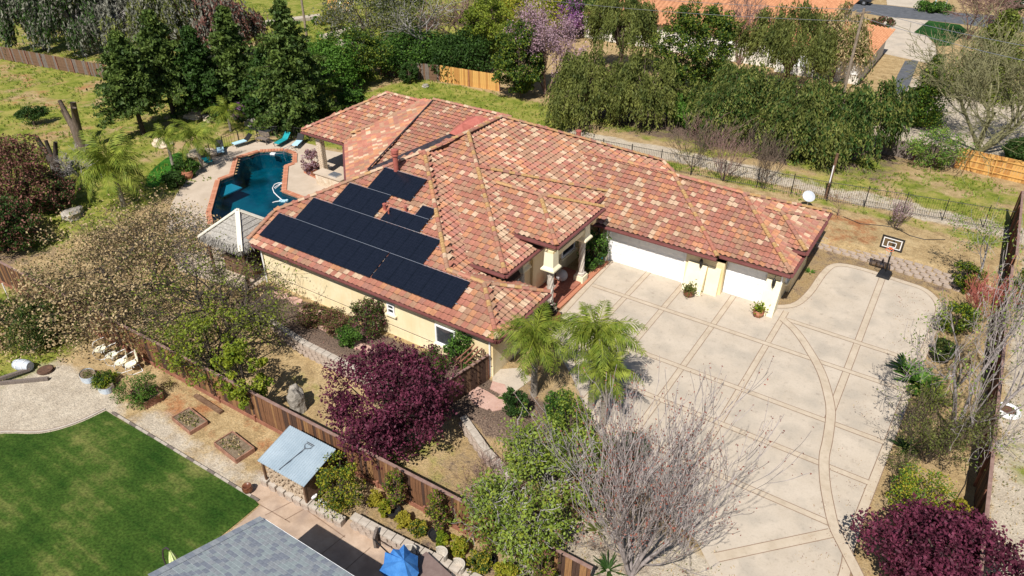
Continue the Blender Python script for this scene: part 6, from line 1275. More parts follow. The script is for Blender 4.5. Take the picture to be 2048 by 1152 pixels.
def planter(label, loc, w, d, h, rz, plant, sd_):
    t = thing('wooden_planter', label, 'planter', loc, rz); 
    for c, s in (((0, -d / 2, h / 2), (w, .05, h)), ((0, d / 2, h / 2), (w, .05, h)), ((-w / 2, 0, h / 2), (.05, d, h)), ((w / 2, 0, h / 2), (.05, d, h))): b = MB(); b.box(c, s); b.obj('side_board', 'planter_wood', t)
    b = MB(); b.box((0, 0, h * .4), (w - .06, d - .06, h * .8)); b.obj('soil', 'soil', t)
    r = np.random.default_rng(sd_); C = r.uniform(-1, 1, (420, 3)) * np.array([w * .42, d * .4, .06]) + np.array([0, 0, h * .85]); C = C[np.sin(C[:, 0] * 4 + sd_) + np.cos(C[:, 1] * 6) > -.2]; leaves_obj('plants', C, .07, plant, t); return t
planter('first wooden planter, tall box full of bushy herbs', np_(296, 797), 1.35, .95, .42, R(-6), 'leaf_bright', 1); planter('second wooden planter, low box with scattered green leaves', np_(381, 845), 1.55, .9, .22, R(-6), ['leaf_olive', 'leaf_pod'], 2); planter('third wooden planter, low box nearest the woodshed with pale weeds', np_(470, 898), 1.7, .95, .25, R(-6), ['leaf_pod', 'leaf_olive'], 3)
b = MB(); b.box((0, 0, .08), (2.1, .2, .14)); o = b.obj('timber_plank', 'wood_brown', loc=np_(417, 810)); o.rotation_euler = (0, 0, R(-3)); tag(o, 'loose brown timber plank lying along the front fence', 'plank')
# barrel, beams, rail fence
t = thing('barrel', 'grey barrel lying on its side with white hoops at the left', 'barrel', (*np_(50, 740)[:2], NZ + .32), R(20)); b = MB(); prof = [(.24, -.45), (.3, -.2), (.32, 0), (.3, .2), (.24, .45)]
def xl(prof, n=16): 
    m_ = MB(); vs = [(z, r * math.cos(2 * math.pi * k / n), r * math.sin(2 * math.pi * k / n)) for r, z in prof for k in range(n)]; m_.add(vs, [(i * n + k, i * n + (k + 1) % n, (i + 1) * n + (k + 1) % n, (i + 1) * n + k) for i in range(len(prof) - 1) for k in range(n)]); return m_
xl([(0, -.44)] + prof + [(0, .44)]).obj('body', 'plastic_grey', t)
for z in (-.2, .2): xl([(.3, z - .02), (.318, z - .02), (.318, z + .02), (.3, z + .02)]).obj('hoop', 'white_plastic', t)
for (a, c, lab) in (((-60, 790), (62, 745), 'weathered square beam leaning across the left edge'), ((-60, 775), (98, 760), 'weathered square beam lying flat on the gravel')):
    p, q = Vector(np_(*a)), Vector(np_(*c)); d = q - p; b = MB(); b.box((0, 0, 0), (d.length, .16, .16)); o = b.obj('timber_beam', 'wood_old', loc=(p + q) / 2 + Vector((0, 0, .3 if 'leaning' in lab else .1))); o.rotation_euler = (0, R(3) if 'leaning' in lab else 0, math.atan2(d.y, d.x)); tag(o, lab, 'beam')
t = thing('rail_fence', 'short dark split rail fence end at the left edge', 'fence', np_(8, 700))
for a, c in (((0, 0, 0), (0, 0, 1.1)), ((-2, -.6, .5), (.1, 0, .6)), ((-2, -.6, .9), (.1, 0, 1.0)), ((.0, 0, 1.0), (.5, .3, 1.1))): b = MB(); b.tube([a, c], .06, 6); b.obj('rail', 'wood_brown', t)
b = MB(); b.tube([(0, 0, 0), (0, 0, 1.25)], .035, 8); tag(b.obj('vent_stack', 'white_plastic', loc=(*g2(20, 602, NZ), NZ)), 'thin white pipe standing against the far left of the front fence', 'pipe')
# woodshed with corrugated roof
sx, sy = -19.85, 13.85; t = thing('woodshed', 'firewood shed with a blue grey corrugated metal roof', 'shed', (sx, sy, NZ), R(1)); b = MB(); n = 44; w, d = 2.72, 1.95; z0, z1 = 1.5, 1.95
vs = []
for i in range(n + 1):
    x = -w / 2 + w * i / n; hgt = .018 * (1 if i % 2 else -1); vs += [(x, -d / 2, z0 + hgt), (x, d / 2, z1 + hgt), (x, -d / 2, z0 + hgt - .02), (x, d / 2, z1 + hgt - .02)]
b.add(vs, [f for i in range(n) for f in ((4 * i, 4 * i + 4, 4 * i + 5, 4 * i + 1), (4 * i + 3, 4 * i + 7, 4 * i + 6, 4 * i + 2))]); b.obj('roof', 'corrugated', t)
for px_ in (-1.2, 1.2):
    for py_, hh in ((-.85, 1.46), (.85, 1.88)): b = MB(); b.box((px_, py_, hh / 2), (.09, .09, hh)); b.obj('post', 'wood_brown', t)
b = MB(); b.box((0, .9, .9), (2.4, .03, 1.7)); b.box((1.22, 0, .8), (.03, 1.7, 1.4)); b.obj('wall', 'wood_brown', t)
r = random.Random(2); lm = MB(); n8 = 8
for k in range(3): pass
logme = xl([(0, -.2), (.075, -.2), (.075, .2), (0, .2)], 7).mesh('firewood_log'); logme.materials.append(M['log']); woodp = tag(link('firewood_stack', None), 'stack of split firewood under the corrugated roof', 'firewood'); woodp.location = (sx, sy, NZ)
for i in range(20):
    for j in range(9):
        if r.random() < .1: continue
        o = link('firewood_log', logme, parent=woodp); o.location = (-1.08 + i * .114 + r.uniform(-.02, .02), -.62 + r.uniform(-.06, .06), .08 + j * .14); o.rotation_euler = (r.uniform(0, 3), 0, R(90) + r.uniform(-.12, .12)); o.scale = (1, r.uniform(.7, 1.1), r.uniform(.7, 1.1))
t = thing('lawn_rake', 'long handled rake lying on the corrugated shed roof', 'rake', (sx, sy, NZ + 1.75)); 
def sr(u, v): return (u, v, (z0 + z1) / 2 - 1.75 + (z1 - z0) / d * v + .05)
b = MB(); b.tube([sr(-.1, -.9), sr(.15, .35)], .014, 5); b.obj('handle', 'dark_metal', t); b = MB(); b.tube([sr(.15, .35), sr(.02, .5), sr(.02, .6), sr(.38, .6), sr(.35, .48), sr(.15, .35)], .012, 5); b.tube([sr(.0, .66), sr(.4, .66)], .02, 4); b.obj('head', 'dark_metal', t)
b = MB(); q = [g(x, y, z) for x, y, z in ((612, 965, .5), (662, 935, .6), (668, 950, -.5), (612, 1000, -.5))]; b.add([tuple(v) for v in q] + [(v[0], v[1] + .05, v[2] - .03) for v in q], [(0, 1, 2, 3), (7, 6, 5, 4), (0, 4, 5, 1), (1, 5, 6, 2), (2, 6, 7, 3), (3, 7, 4, 0)]); tag(b.obj('tarpaulin', 'tarp'), 'yellowish translucent tarpaulin hanging at the right side of the woodshed', 'tarpaulin')
for i, (x, y, lab, r_0) in enumerate([(628, 992, 'white knobbly shell ornament on the wall caps, leftmost', .14), (640, 1001, 'small white round ornament on the wall caps, middle', .08), (650, 1007, 'small white round ornament on the wall caps, rightmost', .09)]): rock(lab, (*g2(x, y, -.25), -.28), r_0, 40 + i, 'white_plastic', (1, 1, .8), 'ornament')
# grey shingled roof
t = thing('grey_roofed_house', 'neighbouring house with a grey shingle roof at the bottom edge', 'house', (-14, 8, NZ)); ex0, ex1, ey, ez = -17.1, -6.0, 10.0, 2.8; sp_ = 1 / 2.9
def gr_z(y): return ez + (ey - y) * sp_
b = MB(); b.add([(ex0, ey, ez - .03), (ex1, ey, ez - .03), (ex1, 2, gr_z(2) - .03), (ex0, 2, gr_z(2) - .03), (ex0, ey, ez - .2), (ex1, ey, ez - .2), (ex1, 2, gr_z(2) - .2), (ex0, 2, gr_z(2) - .2)], [(3, 2, 1, 0), (4, 5, 6, 7), (0, 1, 5, 4), (1, 2, 6, 5), (2, 3, 7, 6), (3, 0, 4, 7)]); pp(b.obj('roof', 'shingle_fascia' if 'shingle_fascia' in M else 'wood_old'), t)
b = MB(); b.box(((ex0 + ex1) / 2, ey + .02, ez - .12), (ex1 - ex0, .06, .2)); pp(b.obj('fascia', 'white_paint'), t); b = MB(); b.box(((ex0 + ex1) / 2 + .4, 5.5, 1.0), (ex1 - ex0 - .8, 7.6, 3.2)); pp(b.obj('wall', 'far_wall'), t)
shm = []
for mm in SH: 
    b = MB(); b.box((0, 0, 0), (.2, .24, .014)); me = b.mesh('shingle'); me.materials.append(mm); shm.append(me)
tl = math.atan(sp_); cnt = 0; far = MB(); rr = random.Random(9)
rowsS = []
for j in range(40):
    y = ey - .02 - (j + .5) * .17
    for i in range(32): rowsS.append((j, i, ex0 + .02 + (i + .5) * .205 + (.1 if j % 2 else 0), y))
rowsS = [q for q in rowsS if q[2] < -11.0]
cen = Vector((-14.5, 9, 0)); rowsS.sort(key=lambda q: -q[3] * 1.0 + abs(q[2] + 15.0) * .4)
for j, i, x, y in rowsS:
    if cnt < 295: o = link('shingle', shm[rr.randrange(3)]); o.location = (x, y, gr_z(y) + .012 + rr.uniform(0, .008)); o.rotation_euler = (-tl - .05, 0, 0); pp(o, t); cnt += 1
    else: far.m = rr.randrange(3); far.box((x, y, gr_z(y) + .012 + rr.uniform(0, .008)), (.2, .24, .014), 0, Matrix.Rotation(-tl - .05, 3, 'X'))
if far.V: o = pp(far.obj('shingles', SH), t); o['kind'] = 'stuff'
for k in range(14): b = MB(); b.box((0, 0, 0), (.24, .3, .02)); o = b.obj('ridge_shingle', SH[k % 2]); y = ey - .15 - k * .29; o.location = (ex0 + .02, y, gr_z(y) + .04); o.rotation_euler = (-tl, 0, 0); pp(o, t)
# lime umbrella
pb = np_(352, 1180); t = thing('garden_umbrella', 'closed lime striped cantilever umbrella beside the grey roof', 'umbrella', pb); b = MB(); b.tube([(0, 0, 0), (0, 0, 1.9), (.1, .05, 2.35), (.3, .1, 2.55), (.42, .12, 2.5)], .03, 7); b.obj('pole', 'dark_metal', t)
b = MB(); n = 16; vs = []; 
for k, (zz, rr_) in enumerate([(2.45, .03), (2.1, .1), (1.6, .17), (1.1, .24), (.95, .26)]): vs += [(.45 + rr_ * (1 + .3 * (i % 2)) * math.cos(2 * math.pi * i / n), .12 + rr_ * (1 + .3 * (i % 2)) * math.sin(2 * math.pi * i / n), zz) for i in range(n)]
b.add(vs, [(k * n + i, k * n + (i + 1) % n, (k + 1) * n + (i + 1) % n, (k + 1) * n + i) for k in range(4) for i in range(n)]); b.obj('canopy', 'lime_fabric', t)
# blue umbrella laid over, its base board, brown table with woven chairs
def q3(x, y, z): v = g(x, y, z); return (float(v[0]), float(v[1]), z)
tp = q3(795, 1112, .9); t = thing('blue_umbrella', 'half folded blue umbrella tilted beside the brown table', 'umbrella', tp); b = MB(); rim = [q3(770, 1104, .75), q3(758, 1142, .45), q3(785, 1168, .3), q3(822, 1178, .3), q3(838, 1145, .5), q3(836, 1112, .75), q3(808, 1088, 1.0), q3(786, 1098, 1.0)]; top = q3(808, 1120, 1.3); vs = [top]; fs = []
m8 = len(rim)
for k in range(m8): a = rim[k]; c = rim[(k + 1) % m8]; vs += [a, tuple((np.array(a) + np.array(c)) / 2 * .93 + np.array(top) * .07 - np.array([0, 0, .12]))]
for k in range(2 * m8): fs.append((0, 1 + k, 1 + (k + 1) % (2 * m8)))
b.add(vs, fs); pp(b.obj('canopy', 'blue_fabric'), t); b = MB(); b.tube([q3(747, 1078, .1), q3(800, 1128, .95)], .03, 6); pp(b.obj('pole', 'black'), t); b = MB(); b.box(q3(752, 1075, -.1), (.1, .55, .6), .5); pp(b.obj('base_plate', 'wood_old'), t)
tc_ = q3(865, 1138, .15); t = thing('garden_table', 'large brown square garden table at the bottom edge', 'table', tc_, R(-12)); b = MB(); b.box((0, -.35, 0), (1.5, 1.35, .05)); b.obj('tabletop', 'rug_brown', t)
for u in (-.65, .65):
    for v in (-.9, .2): b = MB(); b.box((u, v, -.38), (.07, .07, .72)); b.obj('leg', 'rug_brown', t)
M['wicker'] = mat('wicker', (.45, .4, .34), (.62, .57, .5), 20, rough=.9, bump=.5)
for i, (x, y, rz, lab) in enumerate([(822, 1104, 60, 'woven cream tub chair between the umbrella and the table'), (882, 1108, -20, 'woven cream tub chair at the far side of the table, left one'), (916, 1132, -25, 'woven cream tub chair at the far side of the table, right one')]):
    if i == 0:
        c0 = thing('woven_chair', lab, 'chair', np_(x, y + 25), R(rz), 'woven chairs round the brown table'); b = MB(); vs = []; n = 10
        for zz, rr_ in ((.35, .25), (.6, .29), (.85, .3)): vs += [(rr_ * math.cos(math.pi * k / n), rr_ * math.sin(math.pi * k / n), zz) for k in range(n + 1)]
        for zz, rr_ in ((.85, .26), (.6, .25), (.35, .21)): vs += [(rr_ * math.cos(math.pi * k / n), rr_ * math.sin(math.pi * k / n), zz) for k in range(n + 1)]
        b.add(vs, [(j * (n + 1) + k, j * (n + 1) + k + 1, (j + 1) * (n + 1) + k + 1, (j + 1) * (n + 1) + k) for j in range(5) for k in range(n)]); b.obj('backrest', 'wicker', c0); b = MB(); b.lathe([(0, .4), (.26, .4), (.27, .34), (0, .3)], 14); b.obj('seat', 'wicker', c0)
        for a in range(4): b = MB(); b.tube([(.18 * math.cos(a * 1.57 + .78), .18 * math.sin(a * 1.57 + .78), .33), (.2 * math.cos(a * 1.57 + .78), .2 * math.sin(a * 1.57 + .78), 0)], .02, 5); b.obj('leg', 'wicker', c0)
    else: dup(c0, np_(x, y + 25), R(rz), lab)

# ------------------------------------------------------------------ driveway things
hp = (-1.95, 44.55, .03); t = thing('basketball_hoop', 'portable basketball hoop with a clear backboard at the head of the driveway', 'basketball hoop', hp, R(-4))
b = MB(); b.add([(-.38, -.35, 0), (.38, -.35, 0), (.38, .55, 0), (-.38, .55, 0), (-.34, -.3, .15), (.34, -.3, .15), (.3, .45, .22), (-.3, .45, .22)], [(4, 5, 6, 7), (0, 1, 5, 4), (1, 2, 6, 5), (2, 3, 7, 6), (3, 0, 4, 7)]); b.obj('base', 'black', t)
b = MB(); b.tube([(0, .3, .1), (0, .05, 1.2), (0, -.25, 2.6)], .05, 8); b.obj('pole', 'black', t); b = MB(); b.tube([(0, -.2, 2.4), (0, -.75, 2.35)], .03, 5); b.tube([(0, -.24, 2.65), (0, -.75, 2.65)], .03, 5); b.obj('bracket', 'black', t)
b = MB(); BW, BH, BZ = 1.16, .76, 2.62; 
for s in (-1, 1): b.box((s * BW / 2, -.8, BZ), (.07, .05, BH + .07)); b.box((0, -.8, BZ + s * BH / 2), (BW, .05, .07))
b.obj('board_frame', 'black', t)
cm_ = bpy.data.materials.new('acrylic'); cm_.use_nodes = True; N = cm_.node_tree.nodes; L = cm_.node_tree.links; N.remove(N['Principled BSDF']); a_ = N.new('ShaderNodeBsdfTransparent'); a_.inputs[0].default_value = (.55, .5, .42, 1); g_ = N.new('ShaderNodeBsdfGlossy'); g_.inputs['Roughness'].default_value = .05; ms = N.new('ShaderNodeMixShader'); ms.inputs[0].default_value = .08; L.new(a_.outputs[0], ms.inputs[1]); L.new(g_.outputs[0], ms.inputs[2]); L.new(ms.outputs[0], N['Material Output'].inputs['Surface'])
b = MB(); b.box((0, -.8, BZ), (BW, .015, BH)); b.obj('backboard', cm_, t)
b = MB()
for s in (-1, 1): b.box((s * (BW / 2 - .1), -.815, BZ), (.045, .01, BH - .14)); b.box((0, -.815, BZ + s * (BH / 2 - .1)), (BW - .2, .01, .045))
for s in (-1, 1): b.box((s * .22, -.817, BZ - .06), (.04, .01, .3))
b.box((0, -.817, BZ + .08), (.44, .01, .035)); b.box((0, -.817, BZ - .2), (.44, .01, .035)); b.obj('board_lines', 'white_paint', t)
b = MB(); n = 16; b.tube([(.21 * math.cos(2 * math.pi * k / n), -1.06 + .21 * math.sin(2 * math.pi * k / n), 2.33) for k in range(n + 1)], .014, 5, cap=False); b.box((0, -.83, 2.31), (.2, .05, .1)); b.obj('rim', 'orange', t)
b = MB()
for k in range(10): a = 2 * math.pi * k / 10; b.tube([(.2 * math.cos(a), -1.06 + .2 * math.sin(a), 2.32), (.13 * math.cos(a + .3), -1.06 + .13 * math.sin(a + .3), 2.1), (.11 * math.cos(a), -1.06 + .11 * math.sin(a), 1.92)], .005, 3, cap=False)
b.obj('net', 'white_plastic', t)
# satellite dish behind the garage
p = gz(1612, 420); t = thing('satellite_dish', 'pale round satellite dish standing behind the garage roof', 'satellite dish', p, R(-150)); b = MB(); b.tube([(0, 0, 0), (0, 0, 1.0)], .04, 6); b.obj('mast', 'alu', t)
b = MB(); n = 20; vs = [(0, .0, 0)] + [(.42 * rr_ * math.cos(2 * math.pi * k / n), -.12 * rr_ * rr_, .42 * rr_ * math.sin(2 * math.pi * k / n)) for rr_ in (.5, 1) for k in range(n)]; fs = [(0, 1 + k, 1 + (k + 1) % n) for k in range(n)] + [(1 + k, 1 + n + k, 1 + n + (k + 1) % n, 1 + (k + 1) % n) for k in range(n)]; b.add(vs, fs); b.add([(x, y + .02, z) for x, y, z in vs], [f[::-1] for f in fs]); o = b.obj('dish', 'plastic_grey', t); o.data.materials[0] = M['plastic_grey']; o.location = (0, 0, 1.1); o.rotation_euler = (R(50), 0, 0); b = MB(); b.tube([(0, 0, 1.1), (0, -.35, 1.0)], .02, 5); b.obj('feed_arm', 'dark_metal', t)
# porch and recess things
t = thing('hose_reel', 'green and white hose reel against the corner of the garage', 'hose reel', (-17.15, 36.35, .03)); b = MB()
for k in range(4): b.tube([(.24 * math.cos(a) * (1 - .08 * k), -.1 + .05 * k, .42 + .24 * math.sin(a) * (1 - .08 * k)) for a in [i * .45 for i in range(15)]], .025, 5)
b.obj('hose', 'teal', t); b = MB(); b.box((0, 0, .1), (.5, .35, .06)); b.tube([(0, -.2, .1), (0, -.2, .75)], .02, 5); b.obj('stand', 'white_plastic', t)
M['globe_stone'] = mat('globe_stone', (.3, .29, .3), (.45, .43, .43), 4); b = MB(); b.lathe([(.001, .0)] + [(.36 * math.sin(math.pi * k / 12), .36 - .36 * math.cos(math.pi * k / 12)) for k in range(1, 12)] + [(.001, .72)], 20); tag(b.obj('stone_globe', 'globe_stone', loc=(-18.0, 33.1, .24), smooth=True), 'large grey stone globe on the porch behind the columns', 'globe')
t = thing('porch_statue', 'small brown urn shaped statue on the porch beside the stone globe', 'statue', (-18.2, 32.2, .22)); b = MB(); b.lathe([(.0, 0), (.2, 0), (.16, .1), (.1, .2), (.2, .45), (.22, .65), (.12, .8), (.16, .9), (0, .95)], 12); b.obj('body', 'terracotta', t, smooth=True); b = MB(); b.box((0, 0, -.02), (.45, .45, .08)); b.obj('base', 'block', t)
sb = thing('brick_step', 'red brick edging course along the porch beside the driveway', 'edging', (-17.1, 30.5, .02)); bm2 = MB().box((0, 0, 0), (.34, .2, .12)).mesh('brick'); bm2.materials.append(M['brick'])
for i in range(30): o = link('brick', bm2); o.location = (-16.88, 30.75 + i * .205, .07); o.rotation_euler = (0, 0, R(90) * 0); pp(o, sb)
slab('brick_landing', [(-18.7, 29.6), (-16.95, 30.7), (-17.0, 33.0), (-18.7, 33.0)], -.1, .14, 'brick_dark')
# flagstones and the concrete pad by the gate
for i, P in enumerate([[(945, 770), (975, 785), (1000, 800), (975, 822), (950, 812), (935, 795)], [(1003, 788), (1018, 795), (1010, 820), (985, 825), (978, 818)], [(985, 765), (1010, 772), (1016, 788), (1000, 790), (980, 780)]]):
    tag(slab('flagstone', [g2(*p, -.05) for p in P], -.4, .03 + .01 * i, 'flagstone', kind=None), ['large pink flagstone nearest the gate', 'pink flagstone furthest right, beside the dark shrub', 'pink flagstone touching the concrete path'][i], 'flagstone', 'pink flagstones by the gate')
fp = [(560, 590), (590, 602), (612, 622), (640, 628), (652, 655), (684, 668), (715, 690), (735, 700), (770, 715), (800, 735)]
for i, (x, y) in enumerate(fp):
    rr = random.Random(i); c = g2(x, y, 0); P = [(c[0] + .62 * rr.uniform(.75, 1.1) * math.cos(a), c[1] + .4 * rr.uniform(.75, 1.1) * math.sin(a)) for a in [k * 1.047 for k in range(6)]]
    o = slab('path_stone', P, -.3, T(*c) + .04, 'flagstone', kind=None); tag(o, f'pink flat stone in the path beside the yellow wall, {["first", "second", "third", "fourth", "fifth", "sixth", "seventh", "eighth", "ninth", "last"][i]} from the pool end', 'path stone', 'stepping stones beside the yellow wall')
# utility pole, wires
def pole(label, base_, h, arms=True, lean=(0, 0)):
    t = thing('utility_pole', label, 'utility pole', base_); b = MB(); b.tube([(0, 0, -.2), (lean[0], lean[1], h)], [.15, .1], 9); b.obj('pole', 'pole_wood', t)
    if arms:
        b = MB(); b.box((lean[0], lean[1], h - .35), (.12, 1.6, .12), R(-30)); b.obj('crossarm', 'pole_wood', t); b = MB(); b.tube([(.15, 0, 1.2), (.15, 0, 2.8)], .05, 6); b.obj('conduit', 'white_plastic', t)
    return t
t = thing('marker_post', 'dark wooden post with a white strip beside the iron fence', 'post', (-7.4, 52.4, T(-7.4, 52.4))); b = MB(); b.tube([(0, 0, -.2), (.05, 0, 3.4)], .1, 8); b.obj('post', 'wood_brown', t); b = MB(); b.box((.02, -.12, 1.9), (.07, .03, 1.3)); b.obj('white_strip', 'white_plastic', t)
pole('tall weathered utility pole rising behind the pepper trees', (-10.0, 66.0, T(-10, 66)), 10.8); pl = gz(622, 130); pole('utility pole standing behind the broad conifer at the top', pl, 10.5, False)
p1 = Vector((-10.0, 66.0, 10.7)); p0 = Vector((pl[0] - 4, pl[1] + 2, 10.4))
def wire(label, a, c, sag, r=.02):
    pts = [a + (c - a) * t + Vector((0, 0, -sag * 4 * t * (1 - t))) for t in [i / 16 for i in range(17)]]; b = MB(); b.tube(pts, r, 3, cap=False); tag(b.obj('power_line', 'alu'), label, 'power line', 'overhead wires')
wire('upper overhead wire running left from the tall utility pole', p1, p0 + Vector((0, 0, 1)), 1.2); wire('lower overhead wire running left from the tall utility pole', p1 - Vector((0, 0, .9)), p0, 1.2); wire('upper overhead wire running right over the bare tree', p1, Vector((14, 66, 9.5)), .6); wire('lower overhead wire running right over the bare tree', p1 - Vector((0, 0, .6)), Vector((14, 65, 8.3)), .6)
b = MB(); b.tube([Vector(gz(x, y)) + Vector((0, 0, .03)) for x, y in ((1686, 434), (1720, 448), (1765, 452), (1790, 456), (1820, 472), (1850, 480), (1890, 480))], .025, 5); tag(b.obj('garden_hose', 'black'), 'black irrigation hose snaking over the dry bank above the hoop', 'hose')
b = MB(); b.tube([Vector(gz(x, y)) + Vector((0, 0, .03)) for x, y in ((1936, 942), (1930, 970), (1918, 990), (1912, 1002))], .02, 5); tag(b.obj('garden_hose', 'black'), 'short dark hose on the bare soil beside the dark fence', 'hose')

# ------------------------------------------------------------------ houses, street and cars behind
def fh(bx, by): q = g(bx, by, 0); return (float(q[0]), float(q[1]), 0.0)
def hip_house(label, x0, x1, y0, y1, ez_, rise, roofm, wallm, over=.6, tiles=True, name='tiled_house'):
    t = thing(name, label, 'house', ((x0 + x1) / 2, (y0 + y1) / 2, 0)); b = MB(); b.box(((x0 + x1) / 2, (y0 + y1) / 2, ez_ / 2), (x1 - x0, y1 - y0, ez_)); pp(b.obj('wall', wallm), t)
    X0, X1, Y0, Y1 = x0 - over, x1 + over, y0 - over, y1 + over; hw_ = (Y1 - Y0) / 2; ym = (Y0 + Y1) / 2; inset = min(hw_, (X1 - X0) / 2 - .1); zt = ez_ + rise
    b = MB(); P = [(X0, Y0, ez_), (X1, Y0, ez_), (X1, Y1, ez_), (X0, Y1, ez_), (X0 + inset, ym, zt), (X1 - inset, ym, zt)]; b.add(P, [(0, 1, 5, 4), (1, 2, 5), (2, 3, 4, 5), (3, 0, 4), (3, 2, 1, 0)]); rf = pp(b.obj('roof', roofm), t)
    # raised barrel rows down each slope
    if tiles:
        b = MB(); sp2 = .55
        k = int((X1 - X0) / sp2)
        for i in range(k):
            x = X0 + (i + .5) * sp2; f_ = min(1, (x - X0) / inset, (X1 - x) / inset); yy = Y0 + hw_ * f_; zz = ez_ + rise * f_
            b.tube([(x, Y0, ez_ + .03), (x, yy, zz + .03)], .1, 4, cap=False)
        k = int((Y1 - Y0) / sp2)
        for i in range(k):
            y = Y0 + (i + .5) * sp2; f_ = min((y - Y0) / hw_, (Y1 - y) / hw_); xx = X1 - inset * f_; zz = ez_ + rise * f_; b.tube([(X1, y, ez_ + .03), (xx, y, zz + .03)], .1, 4, cap=False)
        o = pp(b.obj('tile_rows', roofm), t); o['kind'] = 'stuff'
    for i in range(5):
        x = x0 + (x1 - x0) * (i + .5) / 5; b = MB(); b.box((x, y0 - .03, ez_ * .55), (1.3, .08, 1.2)); w_0 = pp(b.obj('window', 'white_paint'), t); b = MB(); b.box((x, y0 - .08, ez_ * .55), (1.1, .03, 1.0)); pp(b.obj('pane', 'glass'), w_0) if False else None; o = b.obj('pane', 'glass', w_0); o.matrix_parent_inverse = Matrix.Translation(-t.location)
    return t
hip_house('large orange tiled house with white walls behind the grove', -44.0, -18.0, 84, 110, 3.0, 4.4, 'bare_roof', 'far_wall')
hip_house('garage wing with an orange tiled roof beside the pale drive', -20.0, -11.4, 82.8, 96, 2.8, 1.9, 'bare_roof', 'far_wall')
slab('street', [g2(*p) for p in [(1400, -22), (1678, 4), (1767, 10), (1859, 20), (1919, 26), (2060, 36), (2300, 60), (2300, 100), (2060, 66), (1919, 48), (1857, 41), (1767, 33), (1690, 20), (1400, -4)]], -.2, .03, 'asphalt')
slab('neighbour_drive', [g2(*p) for p in [(1767, 34), (1857, 42), (1828, 66), (1852, 72), (1870, 90), (1876, 118), (1870, 130), (1760, 106), (1735, 80), (1718, 56), (1745, 50)]], -.2, .045, 'concrete')
slab('far_driveway', [g2(*p) for p in [(1768, -40), (1774, 10), (1852, 18), (1838, -40)]], -.2, .04, 'concrete')
slab('far_lawn', [g2(*p) for p in [(1857, 42), (1919, 50), (1935, 62), (1900, 92), (1876, 92), (1852, 71), (1828, 65)]], -.2, .06, 'lawn_far')
slab('far_path', [g2(*p) for p in [(496, 60), (560, 48), (640, 38), (640, 33), (560, 43), (496, 52)]], -.2, .03 + .35, 'concrete')
slab('pale_drive', [g2(*p) for p in [(640, 76), (700, 60), (730, 55), (730, 100), (690, 98)]], -.2, .38, 'concrete')
slab('side_yard', [g2(*p) for p in [(1772, 205), (1815, 180), (1838, 120), (1810, 122), (1790, 160)]], -.2, .03, 'asphalt')
def car(label, loc, rz, m, tall=1.0):
    t = thing('parked_car', label, 'car', loc, rz); b = MB()
    prof = [(-2.6, .5), (-2.6, 1.05), (-2.4, 1.15), (-.9, 1.15), (-.85, 1.85 * tall), (.9, 1.85 * tall), (1.4, 1.2), (2.5, 1.05), (2.65, .8), (2.65, .45)]; n = len(prof)
    b.add([(x, -.92, z) for x, z in prof] + [(x, .92, z) for x, z in prof], [tuple(range(n - 1, -1, -1)), tuple(range(n, 2 * n))] + [(i, (i + 1) % n, n + (i + 1) % n, n + i) for i in range(n)]); o = b.obj('body', m, t)
    md = o.modifiers.new('b', 'BEVEL'); md.width = .12; md.segments = 2
    b = MB(); b.box((0, 0, 1.5 * tall), (1.5, 1.88, .42)); b.obj('side_window', 'glass', t)
    for x in (-1.65, 1.65):
        for y in (-.88, .88): b = MB(); b.add([(x + .38 * math.cos(2 * math.pi * k / 16), y - .12, .38 + .38 * math.sin(2 * math.pi * k / 16)) for k in range(16)] + [(x + .38 * math.cos(2 * math.pi * k / 16), y + .12, .38 + .38 * math.sin(2 * math.pi * k / 16)) for k in range(16)], [tuple(range(16)), tuple(range(31, 15, -1))] + [(k, (k + 1) % 16, 16 + (k + 1) % 16, 16 + k) for k in range(16)]); w_ = b.obj('wheel', 'tyre', t); b = MB(); b.box((x, y, .38), (.34, .26, .34)); b.obj('rim', 'alu', w_)
    return t
car('dark pickup truck parked in the street behind the tiled house', fh(1706, 6), R(178), 'car_dark'); car('white pickup truck at the top right corner', fh(2052, 18), R(172), 'car_white')
p = fh(1890, 16); t = thing('mailbox', 'white mailbox on a post across the street', 'mailbox', p); b = MB(); b.box((0, 0, .6), (.12, .12, 1.2)); b.obj('post', 'white_paint', t); b = MB(); b.box((0, 0, 1.35), (.5, .6, .35)); b.prism([(-.25, -.3), (.25, -.3), (.25, .3), (-.25, .3)], 1.52, 1.6); b.obj('box', 'white_paint', t)
b = MB(); b.box((0, 0, .7), (.12, .12, 1.4)); tag(b.obj('marker_post', 'pale_blue', loc=fh(1868, 16)), 'small blue marker post across the street', 'post')
p = fh(1712, 112); b = MB(); b.box((0, 0, 1.0), (1.6, .1, 2.4)); tag(b.obj('white_panel', 'far_wall', loc=fh(1712, 140)), 'pale boarded panel behind the pole in the grove', 'panel')
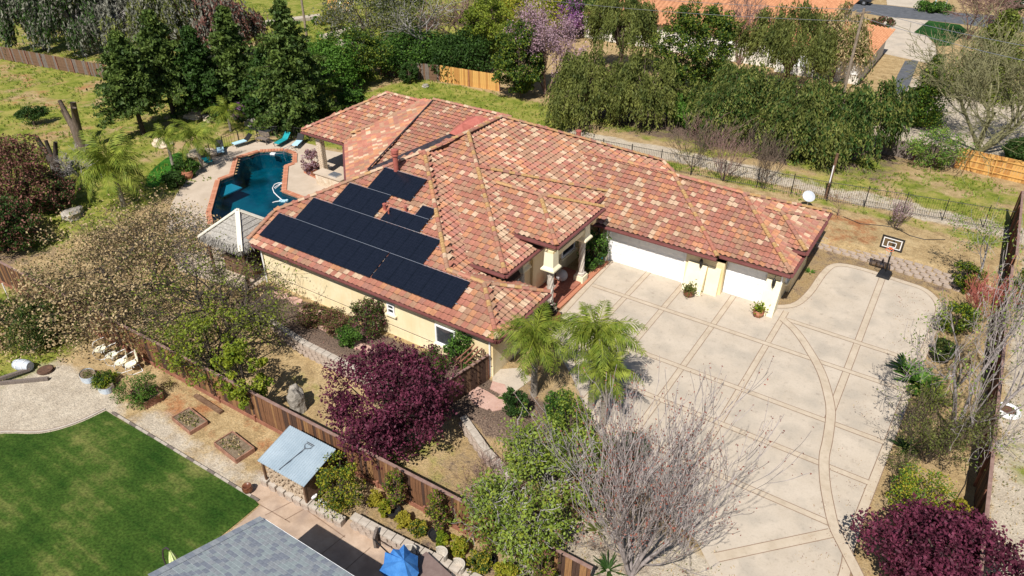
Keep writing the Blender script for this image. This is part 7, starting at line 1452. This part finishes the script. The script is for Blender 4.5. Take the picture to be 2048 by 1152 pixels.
# deck stairs at the top
t = thing('deck_stairs', 'timber stairs with white railings at the top edge', 'stairs', fh(690, 25), R(20))
for k in range(8): b = MB(); b.box((-k * .05, k * .3, .12 + k * .17), (1.3, .32, .05)); b.obj('step', 'wood_new', t)
for s in (-.7, .7): b = MB(); b.tube([(s, 0, .95), (s - .4, 2.4, 2.3)], .05, 5); b.tube([(s, 0, 0), (s, 0, 1.0)], .05, 5); b.tube([(s - .4, 2.4, 0), (s - .4, 2.4, 2.3)], .05, 5); b.obj('handrail', 'white_paint', t)
b = MB(); b.box((-2.2, 1.0, .9), (1.6, .1, 1.8)); b.obj('side_panel', 'wood_new', t)
lf(1762, 62, 34, 40, 'low round shrub in the island bed by the street', ['leaf_dark', 'leaf_russet'], .14, 200, cat='shrub', name='shrub', base=.02, nclump=40); lf(1741, 48, 40, 24, 'bright yellow shrub in the island bed by the street', ['leaf_yellow'], .12, 201, cat='shrub', name='shrub', base=.02, nclump=20); lf(1868, 24, 6, 60, 'green shrubs beside the mailbox', ['leaf_bright', 'leaf_dark'], .14, 202, cat='shrub', name='shrub', base=.02, nclump=50)
lf(1000, 40, -40, 90, 'dark green tree behind the yellow blooming one', 'leaf_dark', .18, 203, base=.05); lf(800, 60, -60, 120, 'dense dark tree at the top edge behind the white trunked one', ['leaf_dark', 'leaf_olive'], .18, 204, base=.05); lf(1245, 30, -60, 120, 'dark tree at the top edge behind the tall pepper tree', 'leaf_dark', .18, 205, base=.05)

# ------------------------------------------------------------------ loose grass and weeds over the bare ground
def tufts(name, n, size, region, leaf, seed, thr, ch=0, blades=3):
    r = np.random.default_rng(seed); X = r.uniform(region[0], region[1], n); Y = r.uniform(region[2], region[3], n); z = zones(X, Y)[ch]; pat = .5 + .5 * np.sin(X * .9 + 2 * np.sin(Y * .5)) * np.sin(Y * .8 + 1.7 * np.sin(X * .6)); k = (z * (.35 + pat) > thr) & ~((X > -34) & (X < -6) & (Y > 23) & (Y < 46)); X, Y = X[k], Y[k]
    X = np.repeat(X, blades) + r.normal(size=len(X) * blades) * .06; Y = np.repeat(Y, blades) + r.normal(size=len(Y) * blades) * .06; C = np.stack([X, Y, terr(X, Y) + size * .4], 1); o = leaves_obj(name, C, size * .35, leaf, None, dirs=np.tile([0, 0, 1.0], (len(C), 1)), spread_=.5, elong=3.2, seed=seed); o['kind'] = 'stuff'; tag(o, {'grass': 'green weedy grass tufts growing over the open ground', 'dry_grass': 'dry straw coloured tufts over the bare banks', 'leaf_litter': 'brown leaf litter scattered over the garden beds'}[name], {'grass': 'grass', 'dry_grass': 'dry grass', 'leaf_litter': 'leaf litter'}[name]); return o
tufts('grass', 60000, .2, (-110, 8, 8, 75), ['leaf_yellowgreen', 'leaf_loose'], 1, .42)
tufts('dry_grass', 22000, .12, (-20, 12, 10, 56), ['leaf_pod', 'leaf_olive', 'leaf_pod'], 2, .3, ch=2, blades=2)
tufts('leaf_litter', 16000, .08, (-36, 4, 12, 48), ['leaf_pod', 'leaf_russet'], 3, .2, ch=1, blades=2)
